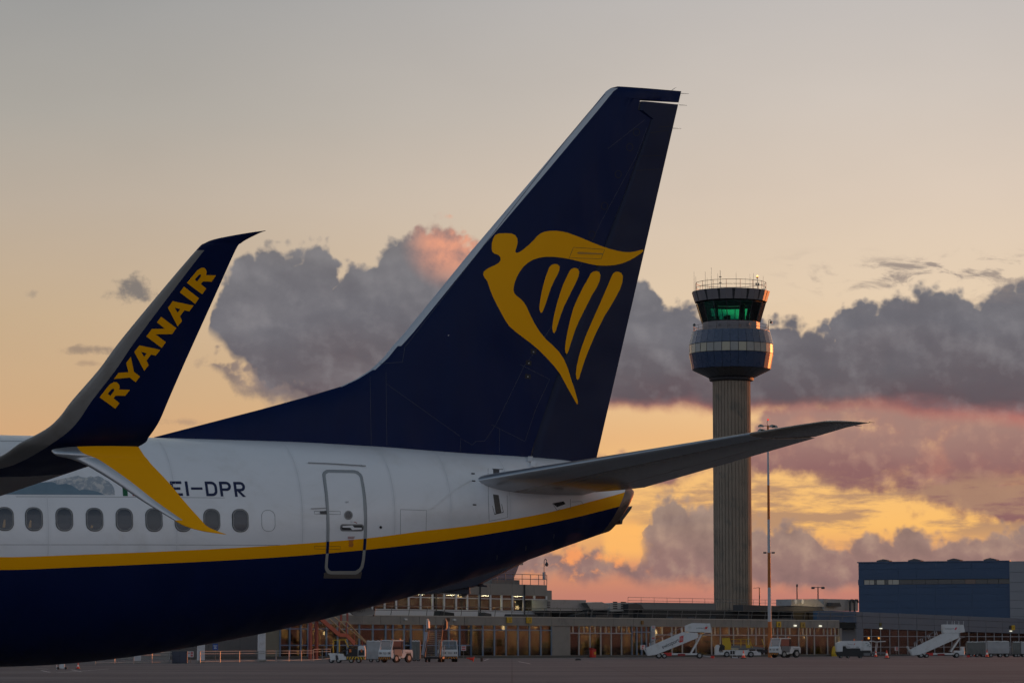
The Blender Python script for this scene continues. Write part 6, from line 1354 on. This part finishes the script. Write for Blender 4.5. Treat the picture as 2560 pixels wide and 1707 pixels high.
# ---- ground power unit
q = crop(2040, 1530, 9.046, 2133.5, 1644); P = lambda pts: [q(*p) for p in pts]
gp = thing('ground_power_unit', 2133.5, 1644, 0, 'white rounded power unit on small wheels beside a traffic cone', 'power unit')
def hood(name, pts, y0, y1, m):
    bm = bmesh.new(); n = len(pts); a = [bm.verts.new((x, y0, z)) for x, z in pts]; b_ = [bm.verts.new((x, y1, z)) for x, z in pts]; bm.faces.new(a); bm.faces.new(b_[::-1])
    for i in range(n): bm.faces.new((a[i], b_[i], b_[(i + 1) % n], a[(i + 1) % n]))
    bmesh.ops.recalc_face_normals(bm, faces=bm.faces[:]); bmesh.ops.bevel(bm, geom=[e for e in bm.edges], offset=.07, segments=2, affect='EDGES'); me = bpy.data.meshes.new(name); bm.to_mesh(me); bm.free(); me.materials.append(m); return link(name, me, gp)
hood('hood', P([(460, 888), (445, 760), (455, 690), (545, 655), (620, 645), (1040, 642), (1050, 860), (990, 866), (985, 812), (680, 812), (650, 755), (590, 755), (590, 888)]), -.95, .95, vwhite)
hood('rear_cowl', P([(1045, 862), (1040, 650), (1150, 645), (1200, 670), (1225, 740), (1240, 860)]), -.98, .98, vwhite)
MB().prism(P([(450, 890), (600, 885), (600, 770), (650, 765), (680, 815), (985, 815), (990, 870), (1225, 870), (1215, 1000), (500, 990), (460, 930)]), -.9, .9).build('engine_bay', vblack, gp)
MB().prism(P([(1060, 915), (1215, 915), (1212, 975), (1065, 975)]), -.92, -.9).build('rear_panel', vgrey, gp)
for x, r in ((552, .20), (720, .16), (1000, .24)):
    for s in (-1, 1): wheel(gp, q(x, 0)[0], s * .75, r, .2)
for x, y in ((860, 615), (1040, 648)): a = q(x, y); MB().cyl((a[0], -.3, a[1] - .15), (a[0], -.3, a[1] + .12), .09, n=10).build('beacon', vorange, gp)
c1 = q(770, 722); lettering('swissport', (c1[0], -.985, c1[1]), (1, 0, 0), (0, 0, 1), .14, inkd, gp, width=.8); a = q(852, 715); MB().prism([(a[0] - .06, a[1] - .12), (a[0] + .05, a[1] - .08), (a[0] + .14, a[1] + .12), (a[0] + .0, a[1] + .06)], -.985, -.975).build('logo_mark', vred, gp)
for x0, x1 in ((680, 760), (890, 955)): MB().prism(P([(x0, 775), (x1, 775), (x1, 785), (x0, 785)]), -.985, -.975).build('hood_marking', dgrey, gp)
for x, y in ((1105, 690), (1150, 720), (1180, 760), (1130, 745)): MB().prism(P([(x, y), (x + 45, y - 8), (x + 48, y + 14), (x + 4, y + 20)]), -.99, -.96).build('cowl_marking', mat('cowl_grey', (.25, .29, .28), .5), gp)
# dolly with white canopy
q = crop(2040, 1530, 9.046, 2196, 1640); P = lambda pts: [q(*p) for p in pts]
dl = thing('canopy_dolly', 2196, 1640.5, 0, 'small dolly with a white canopy between power unit and cone', 'dolly')
MB().prism(P([(1205, 655), (1250, 640), (1290, 640), (1350, 660), (1560, 645), (1570, 662), (1350, 676), (1280, 655), (1220, 668)]), -.8, .8).build('canopy', vwhite, dl)
for x0, x1 in ((1340, 1370), (1365, 1400), (1250, 1255)): MB().bar((q(x0, 0)[0], 0, q(0, 900)[1]), (q(x1, 0)[0], 0, q(0, 660)[1]), .10).build('canopy_post', twhite, dl)
MB().prism(P([(1250, 880), (1560, 900), (1560, 930), (1250, 920)]), -.7, .7).build('dolly_bed', vgrey, dl)
for x in (1270, 1358):
    for s in (-1, 1): wheel(dl, q(x, 0)[0], s * .6, .24, .15)
# ---- cones
def cone(x, yb, hpx, label, fallen=False):
    s = D_of(yb) / FPX; h_ = hpx * s; g = thing('traffic_cone', x, yb, 0, label, 'traffic cone', 'traffic cones'); r = h_ * .22
    b_ = MB(); b_.box(-h_ * .33, h_ * .33, -h_ * .33, h_ * .33, 0, h_ * .10, .02); b_.build('cone_foot', vblack if not fallen else conered, g)
    lv = [(.10, r), (.38, r * .72), (.62, r * .48), (.80, r * .3), (1.0, r * .14)]
    for k, ((z0, r0), (z1, r1)) in enumerate(zip(lv, lv[1:])): o = MB(); o.lathe([(r0, z0 * h_), (r1, z1 * h_)] + ([(0, z1 * h_)] if k == 3 else []), n=16); o.build('cone_band', conewh if k == 1 and not fallen else conered, g, True)
    if fallen: g.rotation_euler = (0, R(-80), 0); g.location.z = h_ * .3; g.location.x += h_ * .45
    return g
cone(1858.5, 1645, 21, 'red and white cone in front of the yellow framed loader'); cone(2217, 1645, 21, 'bright orange-red cone between the power unit and second stairs'); cone(2467.5, 1642.5, 20, 'red and white cone before the pale tarpaulin cart'); cone(195, 1671.5, 17, 'red cone by the small white trolley under the fuselage'); cone(1176, 1653, 20, 'red cone lying on its side near the head-on tractor', True)
cone(2189.5, 1641.5, 16, 'small red cone half hidden under the canopy dolly'); cone(2437, 1640.5, 12, 'small red cone in front of the dark green cart'); cone(2453, 1640.5, 12, 'small red cone in front of the narrow dark cart')
# ---- odds and ends
def simple(name, x, yb, label, cat): return thing(name, x, yb, 0, label, cat), D_of(yb) / FPX
g, s = simple('chock_trolley', 155, 1672.5, 'small white board trolley on two black wheels under the fuselage', 'trolley'); MB().box(-6.5 * s, 6.5 * s, -.05, .05, 2.5 * s, 14.5 * s, .01).build('board', twhite, g); MB().box(-14 * s, -12.5 * s, -.03, .03, 0, 13 * s).build('handle_post', twhite, g)
for x in (-9.5, 9.8): MB().cyl((x * s, -.08, 3.2 * s), (x * s, .08, 3.2 * s), 3.2 * s, n=16).build('wheel', vblack, g)
MB().box(-14 * s, 9.8 * s, -.04, .04, 2.6 * s, 3.6 * s).build('axle_bar', vgrey, g)
g, s = simple('waste_bin', 1204, 1652.5, 'small dark brown bin standing alone on the apron', 'bin'); MB().box(-3 * s, 3 * s, -.12, .12, 0, 9 * s, .02).build('bin_body', mat('bin_brown', (.05, .035, .025), .7), g); MB().box(-3.3 * s, 3.3 * s, -.14, .14, 9 * s, 10 * s, .02).build('bin_lid', vblack, g)
g, s = simple('wheel_chock', 1445, 1649.5, 'black low block lying alone on the open apron', 'chock'); MB().prism([(-8 * s, 0), (8 * s, 0), (7 * s, 3 * s), (1 * s, 4.5 * s), (-6 * s, 3.6 * s)], -.25, .25).build('chock_body', vblack, g)
g, s = simple('red_bucket', 1783, 1645, 'dark red bucket beside the white stairs wheel', 'bucket'); MB().lathe([(0, .02), (2.0 * s, .02), (3.0 * s, 7 * s), (2.6 * s, 7 * s), (1.7 * s, .1), (0, .1)], n=16).build('bucket_body', vred, g, True); MB().tube([(-3 * s, 0, 7 * s), (0, 0, 9.5 * s), (3 * s, 0, 7 * s)], .015, 6).build('bucket_handle', vgrey, g)
g, s = simple('white_stand', 1837, 1644, 'white tubular stand with a pale tray before the loader', 'stand')
for x in (-9, 9): MB().bar((x * s * .6, 0, .05), (x * s * .6, 0, 22 * s), .05).build('stand_leg', twhite, g)
MB().box(-9 * s, 9 * s, -.3, .3, 21 * s, 25 * s, .02).build('stand_tray', mat('tray_cream', (.42, .38, .25), .6), g); MB().bar((-8 * s, 0, .08), (8 * s, 0, .06), .08).build('stand_foot', twhite, g)
for x in (-9, 9): MB().cyl((x * s, -.05, .1), (x * s, .05, .1), .1, n=12).build('castor', vblack, g)
g = empty('fire_point', P0 + fx * fu(1482, -1.2) - fy * 1.2 + Vector((0, 0, .0)), FRZ, 'red fire point box with yellow label at the glass front', 'fire box'); MB().box(-.45, .45, -.25, .25, 0, 1.1, .04).build('fire_box', vred, g); MB().box(-.05, .40, -.27, -.25, .45, .8).build('box_label', ysign, g); MB().prism([(-.5, 1.1), (.5, 1.1), (.5, 1.15), (-.5, 1.4)], -.28, .28).build('box_lid', mat('lid_red', (.3, .01, .01), .5), g)
g = empty('yellow_cover', P0 + fx * fu(2085, -1.5) - fy * 1.5, FRZ, 'small yellow bundle standing beside the white power unit', 'bundle'); MB().lathe([(0, 0), (.45, 0), (.5, .4), (.38, .9), (.30, 1.3), (.12, 1.6), (0, 1.62)], n=10).build('bundle_body', vyel, g); MB().tube([(-.4, -.2, .4), (-.1, -.45, .8), (.3, -.3, 1.2)], .05, 6).build('bundle_strap', mat('strap_olive', (.2, .14, .01), .6), g)
# notices on the fence and pillars
def notice(x0, x1, y0, y1, Dn, m, label, bars, nm='notice_board', post=True):
    a, b_2 = at(x0, y1, Dn), at(x1, y0, Dn); w_ = b_2.x - a.x; h_ = b_2.z - a.z; zc_ = a.z; g = empty(nm, ((a.x + b_2.x) / 2, Dn, 0), 0, label, 'notice')
    MB().box(-w_ / 2, w_ / 2, -.02, .02, zc_, zc_ + h_, .004).build('board', m, g)
    for u0, u1, v0, v1, mm in bars: MB().box((-.5 + u0) * w_, (-.5 + u1) * w_, -.026, -.021, zc_ + v0 * h_, zc_ + v1 * h_).build('printed_panel', mm, g)
    if post: MB().box(-.03, .03, .02, .06, 0, zc_ + h_ * .8).build('post', steel, g)
npink = mat('notice_red', (.42, .09, .09), .6, var=0); ntext = mat('notice_text', (.6, .3, .28), .6, var=0); nwhite = mat('notice_white', (.5, .5, .5), .6)
notice(1153, 1165, 1613, 1625.5, 376, nwhite, 'white and red notice on the fence beside the head-on tractor', [(.12, .88, .55, .9, npink), (.12, .88, .1, .45, npink)]); notice(1601, 1613, 1611, 1623, 404, nwhite, 'white and red notice behind the foot of the lettered stairs', [(.3, .7, .55, .9, npink), (.3, .7, .1, .45, npink)]); notice(1628, 1638, 1563, 1577, 446, nwhite, 'white notice pair high on the grey door pillar', [(.25, .75, .55, .9, ntext), (.25, .75, .1, .45, lgrey)], post=False); notice(1628.5, 1638, 1590, 1599, 446, nwhite, 'red lettered notice low on the grey door pillar', [(.15, .85, .25, .75, npink)], post=False)
notice(2237, 2245, 1615.5, 1625.5, 480, nwhite, 'white and red notice on the fence in front of the grey hall', [(.3, .95, .5, .9, npink), (.3, .95, .1, .42, npink)]); notice(469, 484, 1627, 1641.5, 300, nwhite, 'white and red notice on the fence by the white pillars', [(.5, .9, .55, .9, npink), (.5, .9, .1, .45, npink), (.1, .4, .6, .8, npink)])
notice(531.5, 545, 1608, 1624, 322, mat('notice_blue', (.015, .06, .25), .5), 'blue sign with white lettering between two white pillars', [(.15, .85, .62, .72, nwhite), (.3, .7, .42, .52, nwhite), (.25, .75, .22, .32, nwhite)], 'blue_sign')
# white pillars
for x0, x1, yt, yb, lab in ((643.5, 664, 1540, 1653, 'tall white pillar nearest the red stairs'), (492, 512.5, 1560, 1655, 'white pillar with a chipped foot beside the blue sign'), (334, 353, 1600, 1656.5, 'white pillar under the lowest part of the belly')):
    Dn = D_of(yb); w_ = (x1 - x0) * Dn / FPX; a = at((x0 + x1) / 2, yb, Dn); zt2 = 4.2; g = empty('white_pillar', (a.x, Dn, 0), R(20), lab, 'pillar', 'white pillars')
    MB().box(-w_ * .42, w_ * .42, -w_ * .3, w_ * .3, 0.0, zt2, .02).build('pillar_body', mat('pillar_white', (.52, .52, .54), .6, var=.08, dirt=(.3, .28, .26)), g); MB().box(-w_ * .46, w_ * .46, -w_ * .34, w_ * .34, 0, .25, .02).build('pillar_foot', tconc, g)
# fences: posts and rails
def fence(pa, pb, h, n, label, m=steel, infill=False, levels=(.12, .78, 1.0)):
    a, b_2 = ground_at(*pa), ground_at(*pb); d_ = b_2 - a; g = empty('guard_fence', (a.x, a.y, 0), math.atan2(d_.y, d_.x), label, 'fence'); ln = d_.length
    for lv in levels: MB().cyl((0, 0, h * lv), (ln, 0, h * lv), .035, n=6).build('rail', m, g)
    for k in range(n): MB().box(ln * k / (n - 1) - .04, ln * k / (n - 1) + .04, -.04, .04, 0, h).build('post', m, g)
    if infill:
        o = MB()
        for k in range(int(ln / .16)): o.cyl((k * .16, 0, h * levels[0]), (k * .16, 0, h * levels[1]), .008, n=4)
        o.build('mesh_infill', m, g)['kind'] = 'stuff'
fmat = mat('fence_galvanised', (.24, .245, .25), .5, .4)
fence((238, 1659.5), (468, 1656.5), 1.05, 6, 'galvanised mesh fence under the belly left of the white pillars', fmat, True); fence((500, 1656), (690, 1653), 1.15, 5, 'galvanised rail fence between the white pillars', fmat); fence((690, 1653.5), (783, 1651.5), 1.15, 4, 'galvanised rail fence running up to the red stairs', fmat); fence((783, 1651.5), (826, 1648), 1.3, 3, 'short returning fence behind the low loader', fmat)
fence((1150, 1641.5), (1432, 1639), 1.0, 11, 'thin rail fence before the dark glazed waiting room', fmat); fence((1585, 1640), (1690, 1638.6), 1.0, 6, 'thin rail fence behind the lettered stairs', fmat); fence((2000, 1637.5), (2140, 1637), 1.1, 7, 'thin rail fence between tractor and power unit', fmat); fence((2190, 1638), (2420, 1637.6), 1.2, 10, 'thin rail fence before the grey hall glazing', fmat)
# cabinet in the fence line
a = ground_at(449, 1657); g = empty('fence_cabinet', (a.x, a.y, 0), 0, 'dark blue cabinet set in the fence left of a notice', 'cabinet'); s = D_of(1657) / FPX; MB().box(-19 * s, 19 * s, 0, .4, 0, 30 * s, .02).build('cabinet_body', mat('cabinet_navy', (.03, .035, .055), .6), g)
for k in (-.5, .5): MB().box(k * 19 * s - 8 * s, k * 19 * s + 8 * s, -.012, 0, .08, 28 * s).build('cabinet_door', mat('cabinet_door', (.04, .045, .07), .6), g)
# ---- red steel stair against the terminal
SO = -6.0
def fp(x, y, o=SO):
    u, z = fac(x, y, o); return Vector((u, o, z))
rst_ = empty('red_steel_stair', P0, FRZ, 'red steel fire stair with pale handrails on the terminal front', 'stair'); sred = mat('stair_red', (.26, .055, .04), .6, var=.1); spale = mat('handrail_pale', (.36, .29, .17), .6)
for x in (776.5, 792): t_ = fp(x, 1500); b_ = fp(x, 1640); MB().bar((t_.x, SO, max(.0, .0)), (t_.x, SO, t_.z), .34).build('stair_post', sred, rst_)
for o_ in (SO - .9, SO + .9):
    a, b_2, c_, d_ = fp(800, 1545, o_), fp(848, 1586, o_), fp(866, 1587, o_), fp(886, 1608, o_)
    MB().bar(a, b_2, .16, .55).build('stringer', sred, rst_); MB().bar(b_2, c_, .16, .45).build('landing_beam', sred, rst_); MB().bar(c_, d_, .16, .55).build('stringer', sred, rst_)
a, b_2 = fp(790, 1548), fp(848, 1592)
for i in range(12): p = a.lerp(b_2, i / 11); MB().box(p.x - .35, p.x + .35, SO - .9, SO + .9, p.z - .06, p.z).build('tread', vblack, rst_)
for x0, x1 in ((848, 850), (866, 868)): t_, b_ = fp(x0, 1554), fp(x0, 1584); MB().bar(b_, t_, .16).build('gate_post', sred, rst_)
MB().bar(fp(848, 1553), fp(868, 1553), .14).build('gate_top', spale, rst_); MB().bar(fp(848, 1583), fp(868, 1583), .14).build('gate_sill', vblack, rst_)
for pts in (((836, 1542), (915, 1606)), ((823, 1546), (886, 1602)), ((866, 1553), (915, 1604))): MB().cyl(fp(*pts[0]), fp(*pts[1]), .09, n=6).build('handrail', spale, rst_)
for x, y0, y1 in ((886, 1578, 1610), (906, 1596, 1625), (852, 1541, 1553)): MB().bar(fp(x, y1), fp(x, y0), .12).build('rail_post', sred, rst_)
for x in (852.5, 868.5): MB().bar(fp(x, 1553, SO + 1), fp(x, 1532, SO + 1), .2).build('stair_post', sred, rst_)
yg = thing('yellow_guard_frame', 840, 1653, 0, 'yellow tubular guard frame behind the low white loader', 'guard frame'); s = D_of(1653) / FPX
for x in (-7, 8): MB().bar((x * s, 0, 0), (x * s, 0, (54 + (x > 0)) * s), .07 if x < 0 else .12).build('guard_post', vyel, yg)
MB().bar((-7 * s, 0, 54 * s), (26 * s, 0, 55 * s), .08).build('guard_rail', vyel, yg); MB().bar((22 * s, 0, 55 * s), (31 * s, 0, 36 * s), .1).build('guard_brace', vyel, yg)
# ---- striped light mast
MD = 436.0; mb = at(1924.5, 1612, MD); mast_ = empty('light_mast', (mb.x, MD, 0), 0, 'tall orange and white banded floodlight mast beside the tower', 'light mast')
m_or = mat('mast_orange', (.42, .12, .02), .6, var=.08); m_wh = mat('mast_white', (.42, .43, .45), .6, var=.08)
mz = lambda y: at(1923, y, MD).z; ztop_m = mz(1064); rad = lambda z: .28 + (.14 - .28) * z / ztop_m; lvl = [0, mz(1553), mz(1468), mz(1381), mz(1298), mz(1212.5), mz(1128), ztop_m]
xo = lambda z: (at(1918.5, 1064, MD).x - mb.x) * z / ztop_m * 0.15
for k, (z0, z1) in enumerate(zip(lvl, lvl[1:])): MB().cyl((0, 0, z0), (0, 0, z1), rad(z0), rad(z1), n=16).build('mast_section', m_or if k % 2 == 0 else m_wh, mast_, True)
for s in (-1, 1):
    MB().bar((0, 0, mz(1381)), (s * .42, -.1, mz(1381)), .07).build('bracket', dgrey, mast_); MB().box(s * .62 - .22, s * .62 + .22, -.25, .05, mz(1383), mz(1379), .03).build('flood_lamp', dgrey, mast_)
lampg = mat('lamp_housing_grey', (.26, .28, .27), .5)
MB().bar((-1.3, 0, mz(1064)), (1.25, 0, mz(1064)), .09).build('cross_bar', dgrey, mast_)
for x, y in ((-1.05, 1064), (1.0, 1066), (.6, 1064.5), (-1.1, 1075), (1.1, 1074), (-.7, 1076)):
    MB().prism([(x - .42, mz(y + 3)), (x + .42, mz(y + 3)), (x + .34, mz(y - 1)), (x + .1, mz(y - 3)), (x - .12, mz(y - 3.4)), (x - .36, mz(y - .5))], -.35, .2).build('flood_lamp', lampg, mast_)
MB().tube([(0, 0, ztop_m), (-.12, 0, mz(1056)), (0, 0, mz(1051))], .04, 6).build('lamp_stalk', dgrey, mast_); MB().lathe([(0, 0), (.14, .02), (.14, .2), (0, .28)], (0.02, 0, mz(1051)), 12).build('obstruction_lamp', mat('lamp_red_lit', (.5, .02, .02), .4, emit=(1, .05, .03), estr=.8), mast_)
# ---- dark wing of another airliner parked beyond, seen under the tail
WD = 86.0; w0 = at(1180, 1475, WD); dw = empty('parked_aircraft_wing', (w0.x, WD, 0), 0, 'dark blue wing of another aircraft showing below the tail', 'aircraft wing')
wv2 = lambda pts: [(at(x, y, WD).x - w0.x, at(x, y, WD).z) for x, y in pts]
dnavy = mat('navy_far', (.006, .008, .022), .5, var=.05)
MB().prism(wv2([(940, 1478), (1061, 1483.5), (1100, 1481), (1188, 1464.5), (1240, 1438), (1300, 1407), (1345, 1384), (1345, 1372), (1200, 1410), (1000, 1455)]), -.4, 1.2).build('wing_skin', dnavy, dw)
MB().prism(wv2([(1100, 1480), (1174, 1467), (1175, 1484.5), (1150, 1485)]), -.3, .3).build('flap_fairing', dnavy, dw); MB().prism(wv2([(1153, 1484), (1169, 1484), (1165, 1491), (1158, 1492)]), -.2, .2).build('fairing_tip', dgrey, dw); MB().prism(wv2([(1184, 1463), (1208, 1458), (1209, 1462), (1218, 1463.5), (1218, 1467), (1196, 1465.5)]), -.2, .2).build('flap_fairing', dnavy, dw)
# ---- painted lines on the apron
mk = mat('line_paint', (.34, .34, .34), .7, var=.2)
def line(pa, pb, wpx):
    a, b_2 = ground_at(*pa), ground_at(*pb); d_ = (b_2 - a).normalized(); n_ = Vector((-d_.y, d_.x, 0)) * wpx
    tag(raw('apron_marking', [a - n_ + Vector((0, 0, .004)), b_2 - n_ + Vector((0, 0, .004)), b_2 + n_ + Vector((0, 0, .004)), a + n_ + Vector((0, 0, .004))], [(0, 1, 2, 3)], mk), kind='structure')
for pa, pb in (((90, 1670), (122, 1672)), ((103, 1675), (125, 1679.5)), ((143, 1680.5), (270, 1671.5)), ((178, 1673), (203, 1678)), ((1296, 1652.5), (1326, 1658.5)), ((1210, 1650.2), (1222, 1646)), ((2085, 1649), (2150, 1651)), ((2480, 1706), (2560, 1703))): line(pa, pb, .09)
